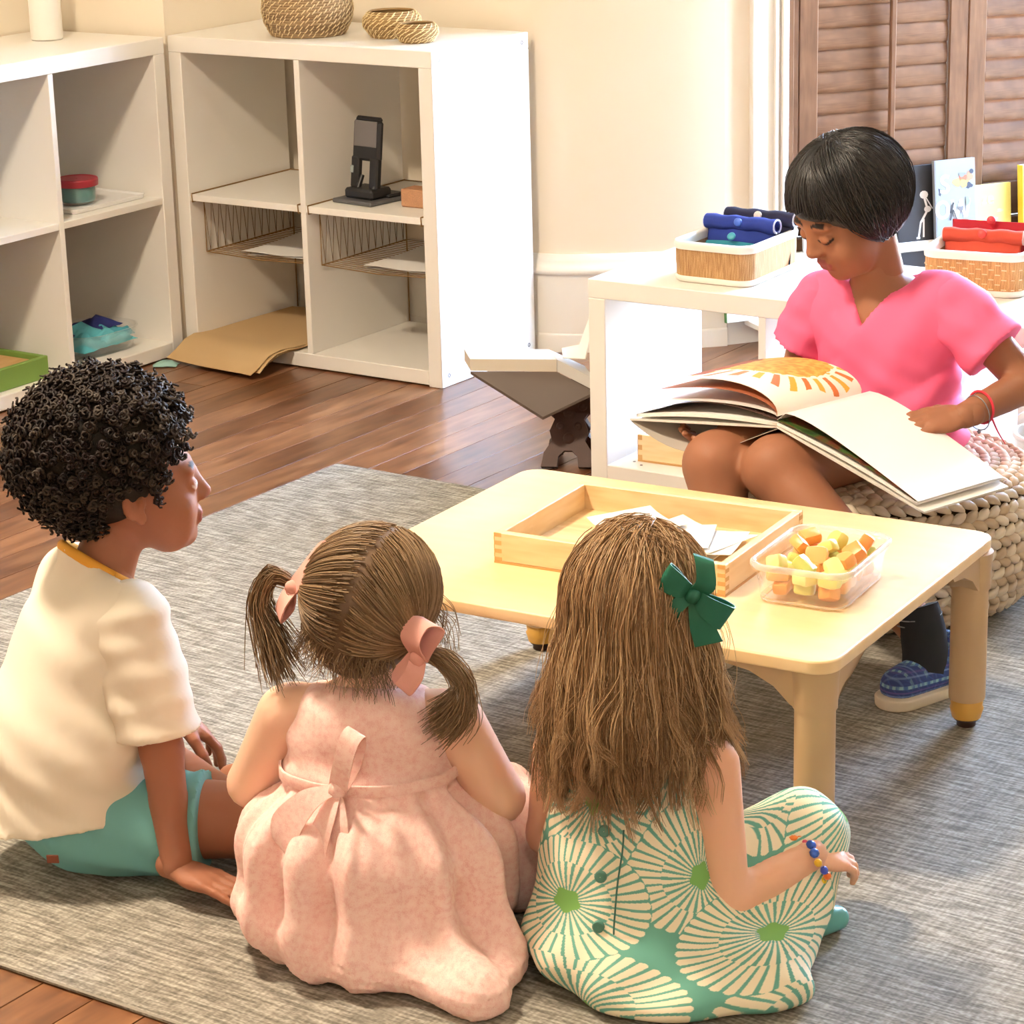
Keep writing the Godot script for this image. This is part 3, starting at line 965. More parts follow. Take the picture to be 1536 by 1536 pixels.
func build_books() -> void:
	# white ledge fixed low along the shuttered wall
	var X := bay_x(4)
	var t := thing("book_ledge", "white wall ledge with a raised lip holding picture books under the shutters", "shelf")
	t.transform = X
	bx(t, "ledge_board", Vector3(0.045, 0.046, 0.0142), Vector3(0.97, 0.060, 0.105), M.white, 0.0015)
	bx(t, "ledge_lip", Vector3(0.045, 0.046, 0.105), Vector3(0.97, 0.092, 0.119), M.white, 0.0015)
	var ink := mat(Color(0.25, 0.25, 0.26), 0.7)
	var pale_ink := mat(Color(0.62, 0.62, 0.60), 0.7)
	var white := mat(Color(0.96, 0.96, 0.96), 0.6)
	var green := mat(Color8(120, 158, 104), 0.6)
	var tan := mat(Color8(176, 140, 96), 0.6)
	var red := mat(Color8(206, 96, 66), 0.6)
	var gold := mat(Color8(226, 182, 92), 0.6)
	var navy := mat(Color8(52, 58, 74), 0.6)
	var skin := mat(Color8(186, 124, 92), 0.6)
	# the book seen through the open cube: pale cover, green plant, grey small print
	stand_book("pale cream picture book with a green plant on it, seen through the low shelf", -0.012, 0.19, 0.235, 0.010, 5, mat(Color8(246, 244, 230), 0.5), mat(Color8(74, 120, 66), 0.5), [
		{"blob": oval(0.014, 0.09, 0.012, 0.05, 12, 0.2), "mat": green}, {"blob": oval(0.03, 0.115, 0.012, 0.016, 12, 0.3), "mat": green, "z": 0.0004},
		{"blob": bar(0.048, 0.055, 0.048, 0.082, 0.003), "mat": ink}, {"blob": bar(0.036, 0.062, 0.048, 0.055, 0.003), "mat": ink, "z": 0.0003}, {"blob": bar(0.048, 0.055, 0.06, 0.062, 0.003), "mat": ink, "z": 0.0006},
		{"blob": oval(0.066, 0.088, 0.004, 0.006), "mat": ink},
		{"text": "and the garden", "x": 0.088, "y": 0.066, "size": 0.010, "mat": pale_ink}, {"text": "illustrated by", "x": 0.088, "y": 0.054, "size": 0.010, "mat": pale_ink}], 0.060, 0.028)
	stand_book("pale blue picture book with thin grey title behind the blue pouches", 0.205, 0.20, 0.262, 0.010, 6, mat(Color8(186, 198, 226), 0.5), mat(Color8(214, 214, 210), 0.5), [
		{"text": "Goodnight", "x": 0.012, "y": 0.205, "size": 0.028, "mat": ink}, {"blob": oval(0.09, 0.12, 0.06, 0.03, 14, 0.2), "mat": mat(Color8(206, 214, 190), 0.6)}], 0.060, 0.03)
	var b1 := stand_book("black picture book with a white bone figure behind the girl's head", 0.46, 0.20, 0.335, 0.012, 7, mat(Color8(38, 38, 42), 0.45), mat(Color8(30, 30, 33), 0.45), [
		{"blob": oval(0.075, 0.262, 0.012, 0.010), "mat": white}, {"blob": bar(0.075, 0.258, 0.083, 0.228, 0.006), "mat": white}, {"blob": bar(0.080, 0.255, 0.098, 0.226, 0.003), "mat": white}, {"blob": oval(0.084, 0.226, 0.010, 0.008), "mat": white}, {"blob": bar(0.084, 0.224, 0.064, 0.195, 0.006), "mat": white}, {"blob": bar(0.064, 0.197, 0.056, 0.158, 0.005), "mat": white}, {"blob": bar(0.072, 0.203, 0.070, 0.158, 0.005), "mat": white}, {"blob": bar(0.050, 0.157, 0.060, 0.157, 0.005), "mat": white}, {"blob": bar(0.093, 0.10, 0.096, 0.13, 0.004), "mat": white}, {"blob": oval(0.058, 0.075, 0.007, 0.005), "mat": white}], 0.060, 0.035)
	var gx := 0.0
	stand_book("grey picture book with large white letters and small picture clusters", 0.558, 0.112, 0.345, 0.012, 6, mat(Color8(140, 147, 154), 0.6), mat(Color8(140, 144, 150), 0.6), [
		{"text": "S", "x": 0.010, "y": 0.285, "size": 0.062, "mat": white}, {"text": "OW", "x": -0.006, "y": 0.222, "size": 0.062, "mat": white},
		{"blob": oval(0.060, 0.288, 0.014, 0.011, 10, 0.15), "mat": tan}, {"blob": oval(0.077, 0.296, 0.012, 0.012, 10, 0.2), "mat": red}, {"blob": oval(0.080, 0.284, 0.013, 0.010, 10, 0.2), "mat": gold, "z": 0.0003}, {"blob": oval(0.074, 0.306, 0.010, 0.006, 10, 0.2), "mat": mat(Color8(120, 126, 122), 0.6), "z": 0.0003}, {"blob": oval(0.095, 0.300, 0.010, 0.012, 10, 0.2), "mat": skin}, {"blob": oval(0.094, 0.278, 0.009, 0.008, 10, 0.3), "mat": navy, "z": 0.0004}, {"blob": oval(0.101, 0.312, 0.006, 0.006), "mat": navy, "z": 0.0004},
		{"blob": oval(0.012, 0.268, 0.006, 0.009, 8, 0.4), "mat": navy}, {"blob": bar(0.040, 0.214, 0.048, 0.240, 0.006), "mat": ink, "z": 0.0007}, {"blob": bar(0.038, 0.196, 0.046, 0.222, 0.004), "mat": ink, "z": 0.0009}, {"blob": bar(0.056, 0.196, 0.047, 0.222, 0.004), "mat": ink, "z": 0.0011}, {"blob": oval(0.068, 0.222, 0.008, 0.009, 8, 0.4), "mat": mat(Color8(110, 110, 112), 0.6), "z": 0.0007}, {"blob": oval(0.088, 0.240, 0.006, 0.012, 8, 0.2), "mat": mat(Color8(128, 136, 120), 0.6), "z": 0.0007}, {"blob": oval(0.080, 0.19, 0.012, 0.008, 8, 0.2), "mat": mat(Color8(150, 110, 96), 0.6)}], 0.060, 0.050)
	stand_book("soft yellow picture book with thin grey title beside the grey one", 0.655, 0.125, 0.272, 0.010, 5, mat(Color8(226, 216, 120), 0.6), mat(Color8(220, 208, 116), 0.6), [
		{"text": "ze", "x": 0.040, "y": 0.236, "size": 0.036, "mat": pale_ink}, {"text": "ng", "x": 0.042, "y": 0.180, "size": 0.038, "mat": pale_ink}, {"blob": oval(0.092, 0.205, 0.009, 0.005, 8, 0.3), "mat": mat(Color8(170, 176, 140), 0.6)}, {"text": "the sta", "x": 0.03, "y": 0.148, "size": 0.03, "mat": mat(Color8(224, 170, 110), 0.6)}], 0.060, 0.032)
	stand_book("white picture book with a bright yellow spine and small children printed on it", 0.800, 0.16, 0.315, 0.024, 5, mat(Color8(240, 240, 246), 0.5), mat(Color8(246, 206, 60), 0.5), [
		{"blob": bar(0.012, 0.0, 0.012, 0.315, 0.022), "mat": mat(Color8(246, 206, 60), 0.5)},
		{"blob": oval(0.040, 0.272, 0.010, 0.010), "mat": navy, "z": 0.0003}, {"blob": bar(0.038, 0.228, 0.040, 0.262, 0.016), "mat": mat(Color8(226, 160, 170), 0.6)}, {"blob": bar(0.038, 0.205, 0.040, 0.228, 0.010), "mat": mat(Color8(140, 176, 220), 0.6)},
		{"blob": oval(0.042, 0.155, 0.013, 0.013), "mat": skin}, {"blob": oval(0.040, 0.130, 0.012, 0.012), "mat": red}, {"blob": bar(0.040, 0.09, 0.042, 0.118, 0.014), "mat": mat(Color8(180, 190, 205), 0.6)}], 0.060, 0.045)

# rectangle with round corners as a ring of points
func rr_ring(w: float, d: float, r: float, y: float, seg := 5) -> PackedVector3Array:
	var ps := PackedVector3Array()
	for q in 4:
		var sx := 1 if q == 0 or q == 3 else -1
		var sz := 1 if q == 0 or q == 1 else -1
		for k in seg + 1:
			var a := PI / 2 * (q + float(k) / seg)
			ps.append(Vector3(sx * (w / 2 - r) + cos(a) * r, y, sz * (d / 2 - r) + sin(a) * r))
	return ps

func felt_pouch(called: String, label: String, col: Color, w: float, h: float, puff: float, at: Transform3D, button: Color, roll := true) -> Node3D:
	var t := thing(called, label, "pouch", Vector3.ZERO, 0.0, "felt pouches in the two straw baskets")
	t.transform = at
	var m := mat(col, 0.95, T.felt, 8.0)
	# body: a soft flattened bag
	var rings: Array = []
	for i in 9:
		var v := i / 8.0
		var th := puff * (0.35 + 0.65 * sin(PI * clampf(v, 0.03, 0.97)))
		var ring := PackedVector3Array()
		for k in 20:
			var a := TAU * k / 20
			ring.append(Vector3(cos(a) * w / 2 * (1.0 - 0.03 * sin(v * PI)), v * h, sin(a) * absf(sin(a)) * th))
		rings.append(ring)
	var b := MB.new()
	rings.reverse()
	b.loft(rings, true, true, true)
	part(t, "bag", b, m)
	# rolled flap over the top
	if roll:
		b = MB.new()
		var prof: Array = []
		for k in 15:
			var a := lerpf(-0.5, 1.35, k / 14.0) * PI
			prof.append(Vector2(cos(a) * puff * 1.25, sin(a) * puff * 1.0))
		var g: Array = []
		for i in 11:
			var row: Array = []
			var x := lerpf(-w / 2 * 1.02, w / 2 * 1.02, i / 10.0)
			for p in prof: row.append(Vector3(x, h + p.y + 0.0015 * sin(i * 1.9) , p.x))
			g.append(row)
		b.sheet(g, 0.004)
		part(t, "flap", b, m)
		b = MB.new()
		for i in 2:
			var e: Array = []
			for p in prof: e.append(Vector3((-1 if i == 0 else 1) * w / 2 * 1.025, h + p.y, p.x))
			b.tube(e, 0.0022, 6)
		part(t, "flap_edge", b, mat(col.lerp(Color(0.85, 0.88, 0.92), 0.75), 0.8))
	b = MB.new()
	b.lathe([Vector2(0.0085, 0.0), Vector2(0.0085, 0.003), Vector2(0.0065, 0.0045), Vector2(0.0005, 0.005)], 16, Transform3D(Basis(Vector3.RIGHT, PI / 2), Vector3(0.0, h + puff * 0.15, puff * 1.28)))
	part(t, "button", b, mat(button, 0.4))
	return t

func straw_basket(label: String, at: Vector3, turn: float, w: float, d: float, h: float, woven: bool) -> Node3D:
	var t := thing("straw_basket", label, "basket", at, turn, "straw baskets on the low shelf")
	var seg := 6
	var ring := func(off: float, y: float, curve: float) -> PackedVector3Array:
		# bulging long sides
		var ps := rr_ring(w - off * 2, d - off * 2, 0.028 - off * 0.5, y, seg)
		for i in ps.size():
			var p := ps[i]
			var bz := 1.0 - pow(absf(p.x) / (w / 2), 2.0)
			var bxx := 1.0 - pow(absf(p.z) / (d / 2), 2.0)
			ps[i] = Vector3(p.x + signf(p.x) * curve * bxx * 0.6, p.y, p.z + signf(p.z) * curve * bz)
		return ps
	var sm := mat(Color(1, 1, 1), 0.8, T.straw, 1.0)
	if woven:
		sm = mat(Color(1.08, 1.04, 0.98), 0.8, T.straw, 1.0)
	var b := MB.new()
	var us := func(rings: Array) -> Array:
		var r: Array = []
		for q in rings:
			var u := PackedVector2Array()
			var acc := 0.0
			for k in q.size():
				if k: acc += q[k].distance_to(q[k - 1])
				u.append(Vector2(acc * 3.0, q[k].y * 3.0))
			r.append(u)
		return r
	var outer := [ring.call(0.002, 0.010, 0.003), ring.call(0.0, h * 0.5, 0.004), ring.call(0.0, h - 0.008, 0.004)]
	var inner := [ring.call(0.006, h - 0.008, 0.004), ring.call(0.008, 0.012, 0.003)]
	b.loft(outer, true, false, false, us.call(outer))
	b.loft(inner, true, false, false, us.call(inner))
	part(t, "straw_wall", b, sm)
	b = MB.new()
	var bot := [ring.call(0.004, 0.0, 0.003), ring.call(0.0, 0.003, 0.004), ring.call(-0.0015, 0.010, 0.004), ring.call(0.001, 0.0125, 0.004)]
	b.loft(bot, true, true, true)
	part(t, "base_band", b, mat(Color(0.93, 0.91, 0.87), 0.6))
	b = MB.new()
	var rim := [ring.call(-0.002, h - 0.013, 0.004), ring.call(-0.003, h - 0.003, 0.004), ring.call(-0.001, h + 0.002, 0.004), ring.call(0.007, h + 0.002, 0.004), ring.call(0.010, h - 0.003, 0.004), ring.call(0.009, h - 0.016, 0.004)]
	b.loft(rim, true)
	part(t, "rim_band", b, mat(Color(0.94, 0.93, 0.90), 0.55), "white cloth rim")
	if woven:
		# pale horizontal weavers
		b = MB.new()
		for k in 6:
			var rr: PackedVector3Array = ring.call(-0.0006, 0.016 + k * (h - 0.036) / 5.0, 0.004)
			var n := rr.size()
			for i in n:
				if (i + k) % 2 == 0 or rr[i].distance_to(rr[(i + 1) % n]) > 0.02:
					var a: Vector3 = rr[i]
					var c: Vector3 = rr[(i + 1) % n]
					var m := maxi(1, int(a.distance_to(c) / 0.012))
					for j in m:
						if (j + k) % 2 == 0:
							b.tube([a.lerp(c, float(j) / m), a.lerp(c, (j + 0.8) / m)], 0.0012, 5)
		part(t, "weavers", b, mat(Color8(232, 206, 164), 0.7))
	return t

func build_baskets() -> void:
	var y := 0.4155
	straw_basket("straw basket with white rim holding blue felt pouches on the low shelf", Vector3(1.695, y, 0.280), 0.03, 0.170, 0.225, 0.078, false)
	var P := Vector3(1.695, y, 0.280)
	felt_pouch("felt_pouch", "navy felt pouch with pearl button, rearmost in the blue basket", Color8(44, 46, 74), 0.148, 0.088, 0.013, Transform3D(Basis(Vector3.UP, 0.03) * Basis(Vector3.RIGHT, -0.25), P + Vector3(0.012, 0.014, -0.060)), Color8(226, 214, 200))
	felt_pouch("felt_pouch", "royal blue felt pouch with blue button in front of the navy one", Color8(46, 68, 160), 0.150, 0.082, 0.013, Transform3D(Basis(Vector3.UP, 0.03) * Basis(Vector3.RIGHT, -0.22), P + Vector3(-0.004, 0.014, -0.012)), Color8(70, 110, 210))
	felt_pouch("felt_pouch", "teal felt pouch lying low at the front of the blue basket", Color8(48, 140, 160), 0.126, 0.064, 0.014, Transform3D(Basis(Vector3.UP, 0.03) * Basis(Vector3.RIGHT, -0.75), P + Vector3(0.0, 0.016, 0.050)), Color8(56, 150, 170), false)
	P = Vector3(2.165, y, 0.150)
	straw_basket("woven straw basket with white rim holding red felt pouches on the low shelf", P, 0.16, 0.190, 0.215, 0.082, true)
	felt_pouch("felt_pouch", "crimson felt pouch standing at the back of the red basket", Color8(204, 48, 64), 0.160, 0.098, 0.011, Transform3D(Basis(Vector3.UP, 0.16) * Basis(Vector3.RIGHT, -0.18), P + Vector3(-0.012, 0.014, -0.045)), Color8(200, 60, 70), false)
	felt_pouch("felt_pouch", "orange red felt pouch with round red button in the red basket", Color8(236, 92, 66), 0.150, 0.080, 0.012, Transform3D(Basis(Vector3.UP, 0.2) * Basis(Vector3.RIGHT, -0.35), P + Vector3(-0.008, 0.014, 0.010)), Color8(232, 66, 58))
	# wooden box inside the low shelf
	var t := thing("wooden_box", "small pale wooden box with finger joints inside the low shelf", "box", Vector3(1.612, 0.0385, 0.290), 0.06)
	joint_tray(t, 0.165, 0.21, 0.056, 0.010, M.pale, mat(Color8(196, 150, 92), 0.6), 3)
	# white paper in it, standing up a little
	var b := MB.new()
	b.sheet([[Vector3(-0.05, 0.0, -0.02), Vector3(0.05, 0.0, -0.03)], [Vector3(-0.05, 0.04, 0.01), Vector3(0.05, 0.045, 0.0)], [Vector3(-0.046, 0.058, 0.05), Vector3(0.05, 0.062, 0.04)]], 0.001)
	single("loose_paper", b, M.paper, "white sheet sticking out of the pale box in the low shelf", "paper", Vector3(1.612, 0.047, 0.290), 0.06)
	# ribbed white bin at the right edge, on the floor in front of the low shelf
	t = thing("white_bin", "ribbed white bin at the right edge behind the pouf", "bin", Vector3(2.36, 0.0, 0.40))
	t.position = Vector3(2.40, 0.039, 0.34)
	b = MB.new()
	var prof := [Vector2(0.002, 0.004), Vector2(0.066, 0.0), Vector2(0.078, 0.15), Vector2(0.083, 0.155), Vector2(0.083, 0.162), Vector2(0.076, 0.162), Vector2(0.063, 0.008), Vector2(0.002, 0.008)]
	var rings: Array = []
	for p in prof:
		var r := PackedVector3Array()
		for k in 72:
			var a := TAU * k / 72
			var q: float = p.x * (1.0 + (0.018 if k % 4 < 2 and p.y > 0.0 and p.y < 0.152 and p.x > 0.02 else 0.0))
			r.append(Vector3(cos(a) * q, p.y, -sin(a) * q))
		rings.append(r)
	b.loft(rings, true)
	part(t, "bucket", b, M.white)

# coiled seagrass basket: stacked coils and slanting stitches
func coil_basket(label: String, at: Vector3, prof: Array, coil: float, n_st: int, cols: Array) -> void:
	var t := thing("seagrass_basket", label, "basket", at, 0.0, "seagrass baskets on the tall shelf")
	var rng := RandomNumberGenerator.new()
	rng.seed = n_st
	var m0 := mat(cols[0], 0.85)
	var m1 := mat(cols[1], 0.85)
	var ln := 0.0
	var pts: Array = []
	for i in prof.size() - 1:
		var d: float = prof[i].distance_to(prof[i + 1])
		var k := maxi(1, int(round(d / (coil * 1.55))))
		for j in k: pts.append(prof[i].lerp(prof[i + 1], float(j) / k))
	pts.append(prof[prof.size() - 1])
	for i in pts.size():
		var b := MB.new()
		var path: Array = []
		var p: Vector2 = pts[i]
		var rings: Array = []
		for k in 8:
			var a := TAU * k / 8
			rings.append(Vector2(p.x + cos(a) * coil, p.y + sin(a) * coil))
		rings.append(rings[0])
		b.lathe(rings, 40)
		part(t, "coil", b, m0 if rng.randf() < 0.6 else m1)
	# stitches run over each pair of coils
	var b := MB.new()
	for i in range(1, pts.size()):
		var p0: Vector2 = pts[i - 1]
		var p1: Vector2 = pts[i]
		if p1.y < coil * 0.5 and p0.y < coil * 0.5: continue
		var n := int(n_st * p1.x / prof[1].x * 0.8)
		var dir := (p1 - p0).normalized()
		var nor := Vector2(dir.y, -dir.x)
		for k in n:
			var a := TAU * (k + 0.5 * (i % 2)) / n + rng.randf_range(-0.02, 0.02)
			var path: Array = []
			for j in 5:
				var q := p0.lerp(p1, lerpf(-0.35, 1.35, j / 4.0)) + nor * (coil * 1.10 * (0.55 + 0.5 * sin(PI * j / 4.0)))
				var an: float = a + (j - 2) * 0.022 * 0.09 / prof[1].x
				path.append(Vector3(cos(an) * q.x, q.y, -sin(an) * q.x))
			b.tube(path, coil * 0.34, 4, false)
	part(t, "stitching", b, mat(cols[2], 0.7), "pale slanting stitches")

func glass_shell(t: Node3D, outer: Array, inner: Array, called := "glass_body") -> void:
	var b := MB.new()
	var rings := outer.duplicate()
	var inn := inner.duplicate()
	inn.reverse()
	rings += inn
	b.loft(rings, true, true, true)
	part(t, called, b, M.glass)

func crumple(b: MB, rng: RandomNumberGenerator, c: Vector3, w: float, d: float, h: float, n := 9) -> void:
	var g: Array = []
	for i in n:
		var row: Array = []
		for k in n:
			var u := float(i) / (n - 1) - 0.5
			var v := float(k) / (n - 1) - 0.5
			var e := maxf(absf(u), absf(v)) * 2.0
			row.append(c + Vector3(u * w + rng.randf_range(-0.3, 0.3) * w / n, h * (1.0 - e * e * 0.9) * rng.randf_range(0.35, 1.0), v * d + rng.randf_range(-0.3, 0.3) * d / n))
		g.append(row)
	b.sheet(g, 0.0008)

func build_shelf_things() -> void:
	var rng := RandomNumberGenerator.new()
	rng.seed = 77
	# ---- on the tall shelf
	var straw := [Color8(158, 132, 98), Color8(140, 115, 84), Color8(226, 204, 162)]
	var straw2 := [Color8(168, 138, 94), Color8(150, 120, 78), Color8(236, 214, 164)]
	coil_basket("large round-bellied seagrass basket on the tall white shelf", Vector3(0.309, 0.7745, -0.150), [Vector2(0.02, 0.0), Vector2(0.085, 0.0), Vector2(0.100, 0.03), Vector2(0.104, 0.055), Vector2(0.100, 0.085), Vector2(0.088, 0.11), Vector2(0.080, 0.12)], 0.0042, 26, straw)
	coil_basket("medium seagrass bowl behind the smallest one on the tall shelf", Vector3(0.528, 0.774, -0.185), [Vector2(0.012, 0.0), Vector2(0.046, 0.0), Vector2(0.064, 0.024), Vector2(0.064, 0.040), Vector2(0.052, 0.054)], 0.0036, 22, straw2)
	coil_basket("smallest seagrass bowl at the right end of the tall shelf", Vector3(0.640, 0.774, -0.128), [Vector2(0.010, 0.0), Vector2(0.036, 0.0), Vector2(0.046, 0.015), Vector2(0.046, 0.028), Vector2(0.038, 0.037)], 0.0032, 18, straw2)
	# ---- hole punch on the right middle board
	var sh := 0.3935
	var t := thing("hole_punch", "black and grey heavy desk hole punch standing in the tall shelf", "hole punch", Vector3(0.500, sh, -0.125), -0.12)
	bx(t, "base_plate", Vector3(-0.075, 0.0, -0.065), Vector3(0.050, 0.010, 0.065), M.dark_gray, 0.003)
	bx(t, "chip_tray", Vector3(-0.070, 0.010, -0.06), Vector3(0.045, 0.018, -0.005), M.black, 0.003)
	var b := MB.new()
	b.box(Vector3(-0.055, 0.010, -0.028), Vector3(0.035, 0.034, 0.045), 0.006)
	for k in 2: b.tube([Vector3(-0.03 + k * 0.05, 0.03, 0.02), Vector3(-0.03 + k * 0.05, 0.06, 0.005)], 0.006, 10)
	part(t, "punch_head", b, M.black)
	# handle: a broad lever with an opening
	b = MB.new()
	var X := Transform3D(Basis(Vector3.RIGHT, -0.12), Vector3(-0.012, 0.030, 0.012))
	b.box(Vector3(-0.045, 0.0, -0.008), Vector3(-0.020, 0.075, 0.010), 0.004, X)
	b.box(Vector3(0.014, 0.0, -0.008), Vector3(0.042, 0.075, 0.010), 0.004, X)
	b.box(Vector3(-0.045, 0.065, -0.010), Vector3(0.043, 0.160, 0.008), 0.006, X)
	b.box(Vector3(-0.040, 0.155, -0.010), Vector3(0.039, 0.168, 0.006), 0.005, X)
	part(t, "lever", b, M.black)
	b = MB.new()
	b.box(Vector3(-0.037, 0.098, 0.008), Vector3(0.035, 0.158, 0.0098), 0.001, X)
	part(t, "grip_pad", b, mat(Color8(112, 108, 108), 0.6), "grey grip pad")
	b = MB.new()
	b.box(Vector3(-0.044, 0.035, 0.009), Vector3(-0.034, 0.052, 0.0115), 0.001, X)
	part(t, "lock_button", b, mat(Color8(150, 160, 160), 0.5))
	bx(self, "wooden_block", Vector3(0, 0, 0), Vector3(0.10, 0.042, 0.055), mat(Color8(206, 152, 112), 0.6, T.felt, 2.0), 0.003)
	var wb := get_node("wooden_block") as Node3D
	wb.position = Vector3(0.600, sh, -0.150)
	tag(wb, "tan wooden block at the right of the hole punch", "block")
	# ---- twine racks slung under the two middle boards
	for q in [[0.038, "left"], [0.393, "right"]]:
		var x0: float = q[0] + 0.006
		var x1: float = q[0] + 0.333
		var zf := -0.045
		var zb := -0.385
		var yt := 0.377
		var yl := 0.246
		t = thing("twine_rack", "hanging twine paper rack under the " + q[1] + " middle board of the tall shelf", "rack", Vector3.ZERO, 0.0, "twine racks in the tall shelf")
		b = MB.new()
		for x in [x0 + 0.001, x1 - 0.001]:
			# wrapped round the board
			b.tube([Vector3(x, yt - 0.002, -0.002), Vector3(x, yt + 0.0175, -0.0005), Vector3(x, yt + 0.0175, zb), Vector3(x, yt - 0.002, zb), Vector3(x, yt - 0.002, -0.002)], 0.0018, 5)
		b.tube([Vector3(x0, yt + 0.0175, zb + 0.003), Vector3(x1, yt + 0.0175, zb + 0.003)], 0.0015, 5)
		part(t, "top_loop", b, M.twine)
		for x in [x0, x1]:
			b = MB.new()
			var zz: Array = []
			for k in 25:
				zz.append(Vector3(x, yt - 0.002 if k % 2 == 0 else yl, lerpf(zf, zb, k / 24.0)))
			b.tube(zz, 0.0009, 4)
			b.tube([Vector3(x, yt, zf), Vector3(x, yl, zf)], 0.0014, 5)
			b.tube([Vector3(x, yl, zf), Vector3(x, yl, zb)], 0.0019, 5)
			b.tube([Vector3(x, yt, zb), Vector3(x, 0.04, zb)], 0.0018, 5)
			part(t, "side_lacing", b, M.twine)
		b = MB.new()
		for k in 22:
			var z := lerpf(zf, zb, k / 21.0)
			b.tube([Vector3(x0, yl, z), Vector3((x0 + x1) / 2, yl - 0.006, z), Vector3(x1, yl, z)], 0.0009 if k else 0.0014, 4)
		part(t, "floor_lacing", b, M.twine)
		# papers on the rack
		for k in 3:
			b = MB.new()
			var g: Array = []
			for i in 7:
				var row: Array = []
				for j in 7:
					row.append(Vector3(lerpf(-0.105, 0.105, i / 6.0), 0.0018 * sin(i * 1.3 + j * 0.8 + k), lerpf(-0.14, 0.14, j / 6.0)))
				g.append(row)
			b.sheet(g, 0.0008)
			var px: float = q[0] + (0.20 if q[1] == "left" else 0.215)
			single("white_paper", b, M.paper, "white sheet lying on the " + q[1] + " twine rack", "paper", Vector3(px + k * 0.004, 0.2465 + k * 0.004, -0.215 + k * 0.008), [0.16, -0.05, 0.08][k] * (1.0 if q[1] == "left" else 0.3), "paper on the " + q[1] + " twine rack")
	# ---- kraft sheets spilling out of the lower left cube
	for k in 4:
		b = MB.new()
		var g: Array = []
		for i in 15:
			var row: Array = []
			var s := i / 14.0
			# along: from deep inside to the floor in front
			var z := lerpf(-0.36, 0.115 - k * 0.022, s)
			var y := 0.0400 + (3 - k) * 0.0016
			if z > -0.03:
				var f := (z + 0.03) / 0.135
				y = lerpf(y, 0.004 + (3 - k) * 0.003, clampf(f * f * 1.15, 0.0, 1.0)) + 0.012 * sin(clampf(f, 0, 1) * PI) * (1.0 - 0.2 * k)
			for j in 9:
				var u := j / 8.0
				var xx := lerpf(0.046 + k * 0.003, 0.345 - k * 0.002, u)
				var zz := z + (0.045 * u if s > 0.6 else 0.0) * clampf((s - 0.6) * 4, 0, 1)
				row.append(Vector3(xx - (0.012 * s if k == 0 else 0.0), y + 0.002 * sin(u * 5 + s * 3), zz))
			g.append(row)
		b.sheet(g, 0.0010)
		single("kraft_sheet", b, M.kraft, ["topmost large brown kraft sheet spilling from the tall shelf to the floor", "brown kraft sheet just below the topmost one", "brown kraft sheet third from the top of the pile", "lowest brown kraft sheet of the pile"][k], "paper", Vector3.ZERO, 0.0, "kraft sheets in the tall shelf")
	# ---- left shelf: white candle-like jar on top
	b = MB.new()
	b.lathe([Vector2(0.002, 0.0), Vector2(0.036, 0.0), Vector2(0.038, 0.004), Vector2(0.038, 0.20), Vector2(0.035, 0.206), Vector2(0.002, 0.208)], 32)
	single("white_cylinder", b, M.white, "tall plain white cylinder on top of the left shelf", "vase", Vector3(-0.225, 0.7705, 0.170))
	# tray and lidded bowl in the middle of the left shelf
	t = thing("white_tray", "thin white tray under the red-lidded bowl", "tray", Vector3(-0.115, 0.3935, 0.205), PI / 2)
	b = MB.new()
	rounded_slab(b, 0.245, 0.175, 0.0, 0.006, 0.012, 0.002)
	part(t, "tray_plate", b, mat(Color(0.90, 0.89, 0.88), 0.5))
	b = MB.new()
	for p in [[0.245, 0.175]]:
		var r0 := rr_ring(0.245, 0.175, 0.012, 0.005)
		var r1 := rr_ring(0.250, 0.180, 0.014, 0.011)
		var r2 := rr_ring(0.244, 0.174, 0.012, 0.011)
		var r3 := rr_ring(0.238, 0.168, 0.012, 0.006)
		b.loft([r0, r1, r2, r3], true)
	part(t, "tray_rim", b, mat(Color(0.90, 0.89, 0.88), 0.5))
	t = thing("lidded_bowl", "round glass bowl with dark red lid and teal contents on the tray", "bowl", Vector3(-0.098, 0.4005, 0.240))
	var o := [Vector2(0.030, 0.0), Vector2(0.042, 0.003), Vector2(0.045, 0.012), Vector2(0.0465, 0.048)]
	b = MB.new()
	b.lathe(o + [Vector2(0.044, 0.048), Vector2(0.0425, 0.012), Vector2(0.038, 0.006), Vector2(0.002, 0.005)], 40, Transform3D.IDENTITY, true)
	part(t, "glass_body", b, M.glass)
	b = MB.new()
	b.lathe([Vector2(0.002, 0.007), Vector2(0.039, 0.007), Vector2(0.0415, 0.014), Vector2(0.0425, 0.040), Vector2(0.030, 0.043), Vector2(0.002, 0.041)], 32)
	part(t, "contents", b, mat(Color8(48, 128, 124), 0.7), "teal contents")
	b = MB.new()
	b.lathe([Vector2(0.0475, 0.043), Vector2(0.050, 0.044), Vector2(0.0505, 0.057), Vector2(0.049, 0.0605), Vector2(0.045, 0.0615), Vector2(0.043, 0.0595), Vector2(0.002, 0.0595)], 40)
	part(t, "lid", b, mat(Color8(150, 34, 46), 0.4), "dark red plastic lid")
	# glass dish with teal tissue in the lower cube
	t = thing("glass_dish", "clear oval glass dish with teal tissue paper in the left shelf", "dish", Vector3(-0.115, 0.0385, 0.215), PI / 2)
	var ring := func(w: float, d: float, y: float) -> PackedVector3Array: return rr_ring(w, d, minf(w, d) * 0.42, y, 8)
	glass_shell(t, [ring.call(0.195, 0.15, 0.0), ring.call(0.205, 0.16, 0.006), ring.call(0.225, 0.18, 0.05), ring.call(0.232, 0.187, 0.054)], [ring.call(0.190, 0.145, 0.006), ring.call(0.197, 0.152, 0.011), ring.call(0.219, 0.174, 0.051), ring.call(0.224, 0.179, 0.055)])
